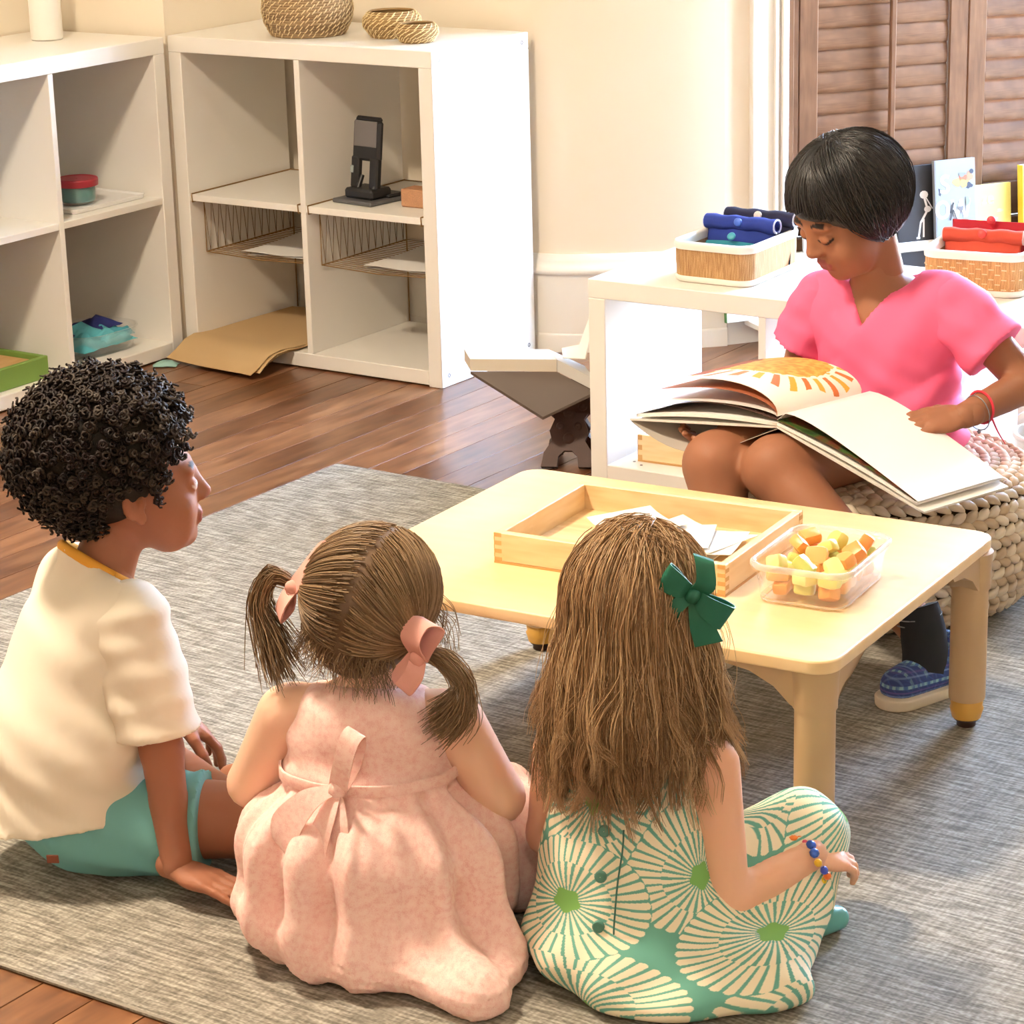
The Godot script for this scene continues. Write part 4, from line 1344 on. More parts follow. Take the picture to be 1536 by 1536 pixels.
	for k in 6:
		b = MB.new()
		var cc := [Vector3(-0.055, 0.010, 0.035), Vector3(0.02, 0.012, 0.04), Vector3(0.06, 0.012, 0.0), Vector3(-0.02, 0.02, -0.01), Vector3(0.05, 0.035, -0.03), Vector3(-0.06, 0.02, -0.03)]
		crumple(b, rng, Vector3.ZERO, 0.105, 0.085, 0.042 if k < 4 else 0.03, 8)
		single("tissue_paper", b, mat([Color8(84, 172, 186), Color8(98, 184, 196), Color8(76, 160, 178), Color8(92, 178, 190), Color8(34, 42, 110), Color8(36, 40, 104)][k], 0.8), ["crumpled teal tissue at the front left of the glass dish", "crumpled light teal tissue at the front of the glass dish", "crumpled deep teal tissue at the right of the glass dish", "crumpled teal tissue heaped in the middle of the glass dish", "strip of dark blue tissue on top of the teal heap", "dark blue tissue at the left of the glass dish"][k], "tissue", Vector3(-0.115, 0.0465, 0.215) + Vector3(cc[k].z, cc[k].y, -cc[k].x), PI / 2, "tissue papers in the glass dish")
	b = MB.new()
	crumple(b, rng, Vector3.ZERO, 0.06, 0.03, 0.02, 6)
	single("tissue_scrap", b, mat(Color8(150, 190, 182), 0.8), "scrap of pale teal tissue on the floor before the left shelf", "tissue", Vector3(0.055, 0.002, 0.145), 0.5)
	# wooden tray with a green front in the next cube
	t = thing("green_tray", "wooden tray with a green painted edge in the left shelf", "tray", Vector3(-0.115, 0.0385, 0.590), PI / 2)
	var gm := mat(Color8(116, 148, 66), 0.6)
	bx(t, "front_side", Vector3(-0.14, 0, 0.088), Vector3(0.125, 0.052, 0.1), gm, 0.002)
	bx(t, "back_side", Vector3(-0.14, 0, -0.1), Vector3(0.125, 0.052, -0.088), gm, 0.002)
	for s in [-0.14, 0.113]: bx(t, "short_side", Vector3(s, 0, -0.088), Vector3(s + 0.012, 0.052, 0.088), gm, 0.002)
	bx(t, "bottom_board", Vector3(-0.128, 0.002, -0.088), Vector3(0.113, 0.010, 0.088), M.pale, 0.001)
	bx(t, "inner_board", Vector3(-0.126, 0.030, -0.086), Vector3(0.111, 0.040, 0.086), mat(Color(0.86, 0.80, 0.70), 0.6, T.pale, 1.5), 0.001)
	# ---- on the low table: jointed tray, papers, glass box of melon
	t = thing("wooden_tray", "large pale wooden tray with finger joints on the low table", "tray", Vector3(2.2655, TABLE_H, 1.5705), 0.09)
	joint_tray(t, 0.366, 0.278, 0.047, 0.012, M.pale, mat(Color8(205, 158, 96), 0.6), 4)
	for k in 7:
		b = MB.new()
		var g: Array = []
		var w: float = [0.15, 0.13, 0.15, 0.12, 0.14, 0.11, 0.13][k]
		for i in 7:
			var row: Array = []
			for j in 7: row.append(Vector3(lerpf(-w / 2, w / 2, i / 6.0), 0.0012 * sin(i * 1.1 + k) + 0.008 * pow(absf(i / 6.0 - 0.5) * 2.0, 2.0) * (k % 3) * 0.6, lerpf(-0.055, 0.055, j / 6.0)))
			g.append(row)
		b.sheet(g, 0.0009)
		single("note_paper", b, M.paper, "white note sheet in the loose stack inside the wooden tray", "paper", Vector3(2.272 + [0.03, -0.03, 0.05, 0.0, 0.06, -0.045, 0.02][k], 0.3145 + k * 0.0030, 1.552 + [0.01, 0.0, -0.02, 0.02, 0.005, -0.01, 0.01][k]), [0.1, 0.5, -0.2, 0.8, 0.25, -0.5, 0.4][k], "note sheets in the wooden tray")
	t = thing("glass_container", "clear rectangular glass food container with melon pieces on the table", "container", Vector3(2.558, TABLE_H + 0.0006, 1.594), 0.11)
	var gr := func(w: float, d: float, r: float, y: float) -> PackedVector3Array: return rr_ring(w, d, r, y, 6)
	glass_shell(t, [gr.call(0.115, 0.165, 0.02, 0.0), gr.call(0.126, 0.176, 0.024, 0.003), gr.call(0.129, 0.179, 0.026, 0.012), gr.call(0.139, 0.189, 0.028, 0.048), gr.call(0.150, 0.200, 0.030, 0.050), gr.call(0.151, 0.201, 0.030, 0.055), gr.call(0.147, 0.197, 0.028, 0.0575)], [gr.call(0.110, 0.160, 0.020, 0.004), gr.call(0.119, 0.169, 0.022, 0.007), gr.call(0.132, 0.182, 0.025, 0.050), gr.call(0.140, 0.190, 0.027, 0.0575)])
	b = MB.new()
	b.loft([gr.call(0.1505, 0.2005, 0.030, 0.0495), gr.call(0.1530, 0.2030, 0.031, 0.0525), gr.call(0.1520, 0.2020, 0.031, 0.0570), gr.call(0.1470, 0.1970, 0.029, 0.0590), gr.call(0.1390, 0.1890, 0.027, 0.0575), gr.call(0.1380, 0.1880, 0.026, 0.0530)], true)
	part(t, "rim", b, M.glass_rim, "thick glass rim")
	b = MB.new()
	b.loft([gr.call(0.118, 0.168, 0.02, 0.0), gr.call(0.1275, 0.1775, 0.024, 0.003), gr.call(0.1275, 0.1775, 0.024, 0.006)], true)
	part(t, "foot_edge", b, M.glass_rim)
	# melon pieces, each its own chunk
	var om := [mat(Color8(246, 172, 98), 0.35), mat(Color8(248, 186, 116), 0.35), mat(Color8(240, 158, 84), 0.35)]
	var ym := [mat(Color8(226, 222, 130), 0.35), mat(Color8(238, 228, 152), 0.35), mat(Color8(206, 214, 116), 0.35), mat(Color8(240, 214, 120), 0.35)]
	for m in om + ym: m.subsurf_scatter_enabled = true; m.subsurf_scatter_strength = 0.12
	var cx := Transform3D(Basis(Vector3.UP, 0.11), Vector3(2.558, TABLE_H, 1.594))
	var n := 0
	for lay in 3:
		var nx := 3
		var nz: int = [5, 5, 4][lay]
		for i in nx:
			for j in nz:
				if lay == 2 and rng.randf() < 0.25: continue
				var sx: float = (0.108 + lay * 0.008) / nx
				var sz: float = (0.155 + lay * 0.006) / nz
				var p := Vector3((i - (nx - 1) / 2.0) * sx + rng.randf_range(-0.002, 0.002), 0.018 + lay * 0.0165 + rng.randf_range(-0.001, 0.003), (j - (nz - 1) / 2.0) * sz + rng.randf_range(-0.002, 0.002))
				var orange := rng.randf() < 0.5
				b = MB.new()
				var hs := Vector3(rng.randf_range(0.011, 0.016), rng.randf_range(0.008, 0.011), rng.randf_range(0.011, 0.015))
				var base := b.v.size()
				# a chunk: subdivided box pushed towards an ellipsoid, with a lumpy surface
				var ns := 5
				for ax in 3:
					for s in [-1, 1]:
						var g: Array = []
						for u in ns:
							var row := PackedVector3Array()
							for w in ns:
								var q := Vector3.ZERO
								q[ax] = s
								q[(ax + 1) % 3] = (u / (ns - 1.0) * 2 - 1)
								q[(ax + 2) % 3] = (w / (ns - 1.0) * 2 - 1) * s
								var l := pow(pow(absf(q.x), 5.0) + pow(absf(q.y), 5.0) + pow(absf(q.z), 5.0), 0.2)
								q = q / l
								q *= 1.0 + 0.06 * sin(q.x * 4 + n) * cos(q.z * 3.3 + n * 2)
								row.append(q * hs)
							g.append(row)
						b.loft(g, false)
				var o2 := single("melon_piece", b, (om if orange else ym)[rng.randi() % 3], "orange cantaloupe chunk among the fruit in the glass container" if orange else "pale green honeydew chunk among the fruit in the glass container", "fruit", Vector3.ZERO, 0.0, "orange melon pieces" if orange else "green melon pieces")
				o2.transform = cx * Transform3D(Basis(Vector3(rng.randf_range(-1, 1), rng.randf_range(-1, 1), rng.randf_range(-1, 1)).normalized(), rng.randf_range(0.1, 0.7) + (0.5 if lay == 2 else 0.0)), p)
				n += 1

# ------------------------------------------------------------------ soft solids: distance field on a grid, meshed as surface nets
class Field:
	var o: Vector3
	var h: float
	var nx: int
	var ny: int
	var nz: int
	var f: PackedFloat32Array

	func _init(lo: Vector3, hi: Vector3, cell: float) -> void:
		o = lo
		h = cell
		nx = int((hi.x - lo.x) / cell) + 2
		ny = int((hi.y - lo.y) / cell) + 2
		nz = int((hi.z - lo.z) / cell) + 2
		f = PackedFloat32Array()
		f.resize(nx * ny * nz)
		f.fill(1.0)

	# tapered capsule from a to b, blended in with width k
	func cone(a: Vector3, b: Vector3, ra: float, rb: float, k := 0.01) -> void:
		var m := maxf(ra, rb) + k + h * 2.5
		var lo := (Vector3(minf(a.x, b.x), minf(a.y, b.y), minf(a.z, b.z)) - Vector3(m, m, m) - o) / h
		var hi := (Vector3(maxf(a.x, b.x), maxf(a.y, b.y), maxf(a.z, b.z)) + Vector3(m, m, m) - o) / h
		var i0 := maxi(0, int(lo.x)); var i1 := mini(nx - 1, int(hi.x) + 1)
		var j0 := maxi(0, int(lo.y)); var j1 := mini(ny - 1, int(hi.y) + 1)
		var l0 := maxi(0, int(lo.z)); var l1 := mini(nz - 1, int(hi.z) + 1)
		var ba := b - a
		var inv := 1.0 / maxf(ba.length_squared(), 1e-9)
		var dr := rb - ra
		for l in range(l0, l1 + 1):
			for j in range(j0, j1 + 1):
				var at := (l * ny + j) * nx + i0
				var p := o + Vector3(i0, j, l) * h - a
				for i in range(i0, i1 + 1):
					var t := clampf(p.dot(ba) * inv, 0.0, 1.0)
					var d := (p - ba * t).length() - ra - dr * t
					var c := f[at]
					var e := k - absf(c - d)
					f[at] = (minf(c, d) - e * e * 0.25 / k) if e > 0.0 else minf(c, d)
					at += 1
					p.x += h

	# ellipsoid; s = 1 joins it, s = -1 carves it out
	func ell(c: Vector3, r: Vector3, k := 0.01, bs := Basis.IDENTITY, s := 1) -> void:
		var m := maxf(r.x, maxf(r.y, r.z)) + k + h * 2.5
		var lo := (c - Vector3(m, m, m) - o) / h
		var hi := (c + Vector3(m, m, m) - o) / h
		var i0 := maxi(0, int(lo.x)); var i1 := mini(nx - 1, int(hi.x) + 1)
		var j0 := maxi(0, int(lo.y)); var j1 := mini(ny - 1, int(hi.y) + 1)
		var l0 := maxi(0, int(lo.z)); var l1 := mini(nz - 1, int(hi.z) + 1)
		var q := bs.inverse()
		var ir := Vector3(1.0 / r.x, 1.0 / r.y, 1.0 / r.z)
		for l in range(l0, l1 + 1):
			for j in range(j0, j1 + 1):
				var at := (l * ny + j) * nx + i0
				for i in range(i0, i1 + 1):
					var p := q * (o + Vector3(i, j, l) * h - c) * ir
					var k0 := p.length()
					var d := k0 * (k0 - 1.0) / maxf((p * ir).length(), 1e-6)
					var g := f[at]
					if s > 0:
						var e := k - absf(g - d)
						f[at] = (minf(g, d) - e * e * 0.25 / k) if e > 0.0 else minf(g, d)
					else:
						d = -d
						var e := k - absf(g - d)
						f[at] = (maxf(g, d) + e * e * 0.25 / k) if e > 0.0 else maxf(g, d)
					at += 1

	# take away what lies in front of the plane through p with normal n, no further than within from p
	func cut(p: Vector3, n: Vector3, within := 9.0) -> void:
		n = n.normalized()
		var lo := (p - Vector3(within, within, within) - o) / h
		var hi := (p + Vector3(within, within, within) - o) / h
		for l in range(maxi(0, int(lo.z)), mini(nz, int(hi.z) + 2)):
			for j in range(maxi(0, int(lo.y)), mini(ny, int(hi.y) + 2)):
				var i0 := maxi(0, int(lo.x))
				var at := (l * ny + j) * nx + i0
				for i in range(i0, mini(nx, int(hi.x) + 2)):
					if f[at] < 0.04:
						var w := o + Vector3(i, j, l) * h - p
						f[at] = maxf(f[at], minf(w.dot(n), within - w.length()))
					at += 1

	# take away where fn(p) is below zero
	func carve(fn: Callable) -> void:
		for l in nz:
			for j in ny:
				var at := (l * ny + j) * nx
				for i in nx:
					if f[at] < 0.03: f[at] = maxf(f[at], -fn.call(o + Vector3(i, j, l) * h))
					at += 1

	# push the surface out by fn(p), near the surface only
	func push(fn: Callable) -> void:
		for l in nz:
			for j in ny:
				var at := (l * ny + j) * nx
				for i in nx:
					if absf(f[at]) < h * 4.0:
						f[at] -= fn.call(o + Vector3(i, j, l) * h)
					at += 1

	func mesh_into(mb: MB, paint = null, uvs = null) -> void:
		var id := PackedInt32Array()
		id.resize(nx * ny * nz)
		id.fill(-1)
		var sy := nx
		var sz := nx * ny
		var far := 0.5
		for l in nz - 1:
			for j in ny - 1:
				var at := l * sz + j * sy
				for i in nx - 1:
					var a := f[at]
					if a > far:
						at += 1
						continue
					var b := f[at + 1]
					var c := f[at + sy]
					var d := f[at + sy + 1]
					var e := f[at + sz]
					var g := f[at + sz + 1]
					var q := f[at + sz + sy]
					var r := f[at + sz + sy + 1]
					var lowest := minf(minf(minf(a, b), minf(c, d)), minf(minf(e, g), minf(q, r)))
					if lowest < 0.0 and maxf(maxf(maxf(a, b), maxf(c, d)), maxf(maxf(e, g), maxf(q, r))) >= 0.0:
						var s := Vector3.ZERO
						var n := 0
						if (a < 0.0) != (b < 0.0): s += Vector3(a / (a - b), 0, 0); n += 1
						if (c < 0.0) != (d < 0.0): s += Vector3(c / (c - d), 1, 0); n += 1
						if (e < 0.0) != (g < 0.0): s += Vector3(e / (e - g), 0, 1); n += 1
						if (q < 0.0) != (r < 0.0): s += Vector3(q / (q - r), 1, 1); n += 1
						if (a < 0.0) != (c < 0.0): s += Vector3(0, a / (a - c), 0); n += 1
						if (b < 0.0) != (d < 0.0): s += Vector3(1, b / (b - d), 0); n += 1
						if (e < 0.0) != (q < 0.0): s += Vector3(0, e / (e - q), 1); n += 1
						if (g < 0.0) != (r < 0.0): s += Vector3(1, g / (g - r), 1); n += 1
						if (a < 0.0) != (e < 0.0): s += Vector3(0, 0, a / (a - e)); n += 1
						if (b < 0.0) != (g < 0.0): s += Vector3(1, 0, b / (b - g)); n += 1
						if (c < 0.0) != (q < 0.0): s += Vector3(0, 1, c / (c - q)); n += 1
						if (d < 0.0) != (r < 0.0): s += Vector3(1, 1, d / (d - r)); n += 1
						var p := o + (Vector3(i, j, l) + s / n) * h
						if paint != null: mb.col = paint.call(p)
						id[at] = mb.vert(p, uvs.call(p) if uvs != null else Vector2.ZERO)
					at += 1
		for l in range(1, nz - 1):
			for j in range(1, ny - 1):
				var at := l * sz + j * sy + 1
				for i in range(1, nx - 1):
					var fa := f[at]
					if fa > far:
						at += 1
						continue
					var a := fa < 0.0
					if a != (f[at + 1] < 0.0):
						var w := id[at]; var x := id[at - sy]; var y := id[at - sy - sz]; var z := id[at - sz]
						if a: mb.quadi(w, z, y, x)
						else: mb.quadi(w, x, y, z)
					if a != (f[at + sy] < 0.0):
						var w := id[at]; var x := id[at - sz]; var y := id[at - 1 - sz]; var z := id[at - 1]
						if a: mb.quadi(w, z, y, x)
						else: mb.quadi(w, x, y, z)
					if a != (f[at + sz] < 0.0):
						var w := id[at]; var x := id[at - 1]; var y := id[at - 1 - sy]; var z := id[at - sy]
						if a: mb.quadi(w, z, y, x)
						else: mb.quadi(w, x, y, z)
					at += 1

# a head facing -z in frame X, s = 1 for a head 0.2 m high from chin to crown
func head_mesh(mb: MB, X: Transform3D, s: float, skin: Color, lip: Color, brow: Color, shut_eyes := false, neck_to := Vector3.ZERO, neck_r := 0.035) -> void:
	var ext := Vector3(0.115, 0.15, 0.13) * s
	var lo := X.origin - Vector3(0.135, 0.145, 0.135) * s
	var hi := X.origin + Vector3(0.135, 0.130, 0.135) * s
	var F := Field.new(lo, hi, 0.0031 if shut_eyes else (0.0036 if s > 0.99 else 0.0046))
	var B := X.basis
	var at := func(x: float, y: float, z: float) -> Vector3: return X * (Vector3(x, y, z) * s)
	F.ell(at.call(0, 0.022, 0.014), Vector3(0.071, 0.076, 0.084) * s, 0.01, B)
	F.ell(at.call(0, -0.030, -0.030), Vector3(0.056, 0.062, 0.052) * s, 0.03 * s, B)
	F.cone(at.call(-0.022, -0.070, -0.040), at.call(0.022, -0.070, -0.040), 0.026 * s, 0.026 * s, 0.025 * s)
	F.ell(at.call(0, -0.083, -0.062), Vector3(0.017, 0.014, 0.014) * s, 0.018 * s, B)
	for g in [-1, 1]:
		F.ell(at.call(g * 0.034, -0.038, -0.050), Vector3(0.023, 0.024, 0.022) * s, 0.018 * s, B)
		F.ell(at.call(g * 0.024, 0.014, -0.070), Vector3(0.022, 0.008, 0.010) * s, 0.014 * s, B)
		F.ell(at.call(g * 0.027, -0.007, -0.090), Vector3(0.015, 0.009, 0.012) * s, 0.010 * s, B, -1)
		F.ell(at.call(g * 0.027, -0.008, -0.0695), Vector3(0.0135, 0.0115, 0.0125) * s, 0.003 * s, B)
		# ear with a hollow and a lobe
		var EB := B * Basis(Vector3.UP, g * 0.35)
		F.ell(at.call(g * 0.072, -0.010, 0.008), Vector3(0.007, 0.025, 0.017) * s, 0.006 * s, EB)
		F.ell(at.call(g * 0.0785, -0.004, 0.004), Vector3(0.0072, 0.0165, 0.0098) * s, 0.003 * s, EB, -1)
		F.ell(at.call(g * 0.0735, -0.008, -0.001), Vector3(0.005, 0.006, 0.004) * s, 0.002 * s, EB)
		F.ell(at.call(g * 0.0705, -0.033, 0.000), Vector3(0.006, 0.009, 0.008) * s, 0.005 * s, EB)
	F.cone(at.call(0, 0.000, -0.078), at.call(0, -0.026, -0.092), 0.0065 * s, 0.0095 * s, 0.014 * s)
	F.ell(at.call(0.008, -0.030, -0.086), Vector3(0.007, 0.006, 0.008) * s, 0.006 * s, B)
	F.ell(at.call(-0.008, -0.030, -0.086), Vector3(0.007, 0.006, 0.008) * s, 0.006 * s, B)
	F.cone(at.call(-0.010, -0.0525, -0.0810), at.call(0.010, -0.0525, -0.0810), 0.0056 * s, 0.0056 * s, 0.008 * s)
	F.cone(at.call(-0.008, -0.0618, -0.0790), at.call(0.008, -0.0618, -0.0790), 0.0064 * s, 0.0064 * s, 0.006 * s)
	F.ell(at.call(0, -0.0570, -0.0885), Vector3(0.017, 0.0012, 0.005) * s, 0.002 * s, B, -1)
	if neck_to != Vector3.ZERO:
		F.cone(at.call(0, -0.045, 0.020), neck_to, neck_r, neck_r * 1.08, 0.02)
	var Xi := X.affine_inverse()
	var paint := func(p: Vector3) -> Color:
		var q := (Xi * p) / s
		if q.z < -0.045:
			var ax := absf(q.x)
			if ax < 0.0165 * (1.0 - pow(absf(q.y + 0.0565) / 0.0125, 2.0) * 0.5) and absf(q.y + 0.0565) < 0.0105 and q.z < -0.070: return lip
			var by := 0.0165 + 0.004 * sin((ax - 0.010) / 0.034 * PI) - q.y
			if ax > 0.011 and ax < 0.040 and absf(by) < 0.0026: return brow
			if shut_eyes:
				var ly := -0.0135 + 0.0045 * pow((ax - 0.027) / 0.0135, 2.0)
				if absf(ax - 0.027) < 0.0145 and absf(q.y - ly) < 0.0022: return brow
			else:
				if Vector2(ax - 0.027, (q.y + 0.009) * 1.6).length() < 0.0065: return Color(0.02, 0.012, 0.008)
				if Vector2(ax - 0.027, (q.y + 0.009) * 2.2).length() < 0.0125: return Color(0.75, 0.72, 0.70)
		return skin
	F.mesh_into(mb, paint)

# a hand in frame X: wrist at the origin, fingers along -z, back of the hand +y, thumb on the side th (+1 or -1 along x)
func hand_mesh(mb: MB, X: Transform3D, s: float, th: int, curl: Array, spread := 0.10, cell := 0.0028) -> void:
	var c := X * (Vector3(0, 0, -0.055) * s)
	var e := 0.095 * s
	var F := Field.new(c - Vector3(e, e, e), c + Vector3(e, e, e), cell)
	var P := func(x: float, y: float, z: float) -> Vector3: return X * (Vector3(x, y, z) * s)
	F.cone(P.call(0, 0, 0.014), P.call(0, 0, -0.004), 0.0195 * s, 0.0185 * s, 0.008)
	F.ell(P.call(0, -0.002, -0.034), Vector3(0.031, 0.0135, 0.036) * s, 0.012 * s, X.basis)
	for k in 4:
		var x: float = [-0.0225, -0.0075, 0.0075, 0.0215][k] * th * -1.0
		# index lies on the thumb side
		var idx := 3 - k
		x = [0.0225, 0.0078, -0.0072, -0.0215][idx] * th
		var ln: float = [0.062, 0.070, 0.065, 0.051][idx]
		var r: float = [0.0079, 0.0082, 0.0078, 0.0070][idx]
		var p := Vector3(x, 0.0, -0.060 + absf(x) * 0.18)
		var dirx := x * spread * 12.0
		var ang := 0.0
		var cu: float = curl[idx]
		F.cone(P.call(x * 0.7, -0.001, -0.036), X * (p * s), 0.0095 * s, r * 1.08 * s, 0.006 * s)
		for g in 3:
			ang += cu * [0.55, 0.85, 0.6][g]
			var seg: float = ln * [0.45, 0.31, 0.24][g]
			var d := Vector3(dirx * 0.1, -sin(ang), -cos(ang)).normalized() * seg
			F.cone(X * (p * s), X * ((p + d) * s), r * [1.0, 0.93, 0.86][g] * s, r * [0.93, 0.86, 0.74][g] * s, 0.0028 * s)
			p += d
	# thumb leaves the side of the palm near the wrist
	var q := Vector3(0.017 * th, -0.006, -0.016)
	var tc: float = curl[4]
	var d1 := Vector3(0.70 * th, -0.25, -0.66).normalized() * 0.030
	var d2 := Vector3((0.45 - tc * 0.5) * th, -0.25 - tc * 0.4, -0.86).normalized() * 0.026
	var d3 := Vector3((0.25 - tc * 0.7) * th, -0.25 - tc * 0.6, -0.9).normalized() * 0.021
	F.cone(X * (q * s), X * ((q + d1) * s), 0.0125 * s, 0.0095 * s, 0.008 * s)
	F.cone(X * ((q + d1) * s), X * ((q + d1 + d2) * s), 0.0092 * s, 0.0086 * s, 0.003 * s)
	F.cone(X * ((q + d1 + d2) * s), X * ((q + d1 + d2 + d3) * s), 0.0086 * s, 0.0070 * s, 0.003 * s)
	F.mesh_into(mb)

# frame at p whose -z looks along dir and whose y leans to up
func aim(p: Vector3, dir: Vector3, up := Vector3.UP) -> Transform3D:
	var z := -dir.normalized()
	var x := up.cross(z).normalized()
	return Transform3D(Basis(x, z.cross(x), z), p)

# one hair: thin tapered tube
func strand(mb: MB, path: Array, r0: float, r1: float, col: Color, sides := 3) -> void:
	mb.col = col
	var n := path.size()
	var b := mb.v.size()
	var side := Vector3.ZERO
	for i in n:
		var d: Vector3 = (path[mini(i + 1, n - 1)] - path[maxi(i - 1, 0)])
		d = d.normalized()
		if i == 0: side = d.cross(Vector3(0.31, 0.77, 0.55)).normalized()
		side = (side - d * side.dot(d)).normalized()
		var w := side.cross(d)
		var t := float(i) / (n - 1)
		var r := lerpf(r0, r1, t * t)
		for k in sides:
			var a := -TAU * k / sides
			mb.vert(path[i] + side * (cos(a) * r) + w * (sin(a) * r))
	for i in n - 1:
		for k in sides:
			var k2 := (k + 1) % sides
			mb.quadi(b + i * sides + k, b + (i + 1) * sides + k, b + (i + 1) * sides + k2, b + i * sides + k2)

func vmat(rough := 0.55, spec := 0.5) -> StandardMaterial3D:
	var m := mat(Color(1, 1, 1), rough)
	m.vertex_color_use_as_albedo = true
	m.metallic_specular = spec
	return m

func skin_mat() -> StandardMaterial3D:
	var m := vmat(0.55, 0.4)
	m.subsurf_scatter_enabled = true
	m.subsurf_scatter_strength = 0.08
	return m

func lin(r: int, g: int, b: int) -> Color:
	return Color8(r, g, b).srgb_to_linear()

# a lock: many hairs around one guide path, close together at the tip
func lock(mb: MB, rng: RandomNumberGenerator, guide: Array, n: int, w0: float, w1: float, r: float, col: Color, vary := 0.18) -> void:
	var m := guide.size()
	for i in n:
		var o0 := Vector3(rng.randfn(), rng.randfn(), rng.randfn()) * w0
		var o1 := o0 * (w1 / w0) + Vector3(rng.randfn(), rng.randfn(), rng.randfn()) * w1 * 0.5
		var last := m if rng.randf() < 0.6 else maxi(m - 1 - rng.randi() % 4, m / 2)
		var path: Array = []
		for k in last:
			var u := float(k) / (m - 1)
			path.append(guide[k] + o0.lerp(o1, u))
		var v := 1.0 + rng.randf_range(-vary, vary)
		strand(mb, path, r * rng.randf_range(0.8, 1.2), r * 0.45, Color(col.r * v, col.g * v, col.b * v))

# a short sleeve: tapered tube from a to b, cut square at b
func sleeve(mb: MB, a: Vector3, b: Vector3, ra: float, rb: float, n: Vector3, fold := 0.002) -> void:
	var m := maxf(ra, rb) + 0.02
	var F := Field.new(Vector3(minf(a.x, b.x), minf(a.y, b.y), minf(a.z, b.z)) - Vector3(m, m, m), Vector3(maxf(a.x, b.x), maxf(a.y, b.y), maxf(a.z, b.z)) + Vector3(m, m, m), 0.0052)
	F.cone(a, b + (b - a).normalized() * 0.02, ra, rb, 0.01)
	F.push(func(p: Vector3) -> float: return fold * sin(p.y * 80 + p.x * 60 - p.z * 30) + fold * 0.6 * sin(p.y * 150 - p.x * 40))
	F.cut(b, n)
	F.mesh_into(mb)

# ribbon: a strip that follows path, its width along dir (or a list of directions)
func ribbon(mb: MB, path: Array, dir, width, th := 0.0012) -> void:
	var g: Array = []
	var n := path.size()
	for i in n:
		var w: float = width[i] if width is Array else width
		var d: Vector3 = dir[i] if dir is Array else dir
		var row: Array = []
		for k in 5:
			var u := k / 4.0 - 0.5
			row.append(path[i] + d * (u * w))
		g.append(row)
	mb.sheet(g, th)

# smooth path through points (Catmull-Rom), m steps per span
func smooth(ps: Array, m := 6) -> Array:
	var r: Array = []
	for i in ps.size() - 1:
		var a: Vector3 = ps[maxi(i - 1, 0)]
		var b: Vector3 = ps[i]
		var c: Vector3 = ps[i + 1]
		var d: Vector3 = ps[mini(i + 2, ps.size() - 1)]
		for k in m: r.append(b.cubic_interpolate(c, a, d, float(k) / m))
	r.append(ps[ps.size() - 1])
	return r

func build_people() -> void:
	build_boy()
	build_pigtail_girl()
	build_green_girl()
	build_reader()
	build_open_book()

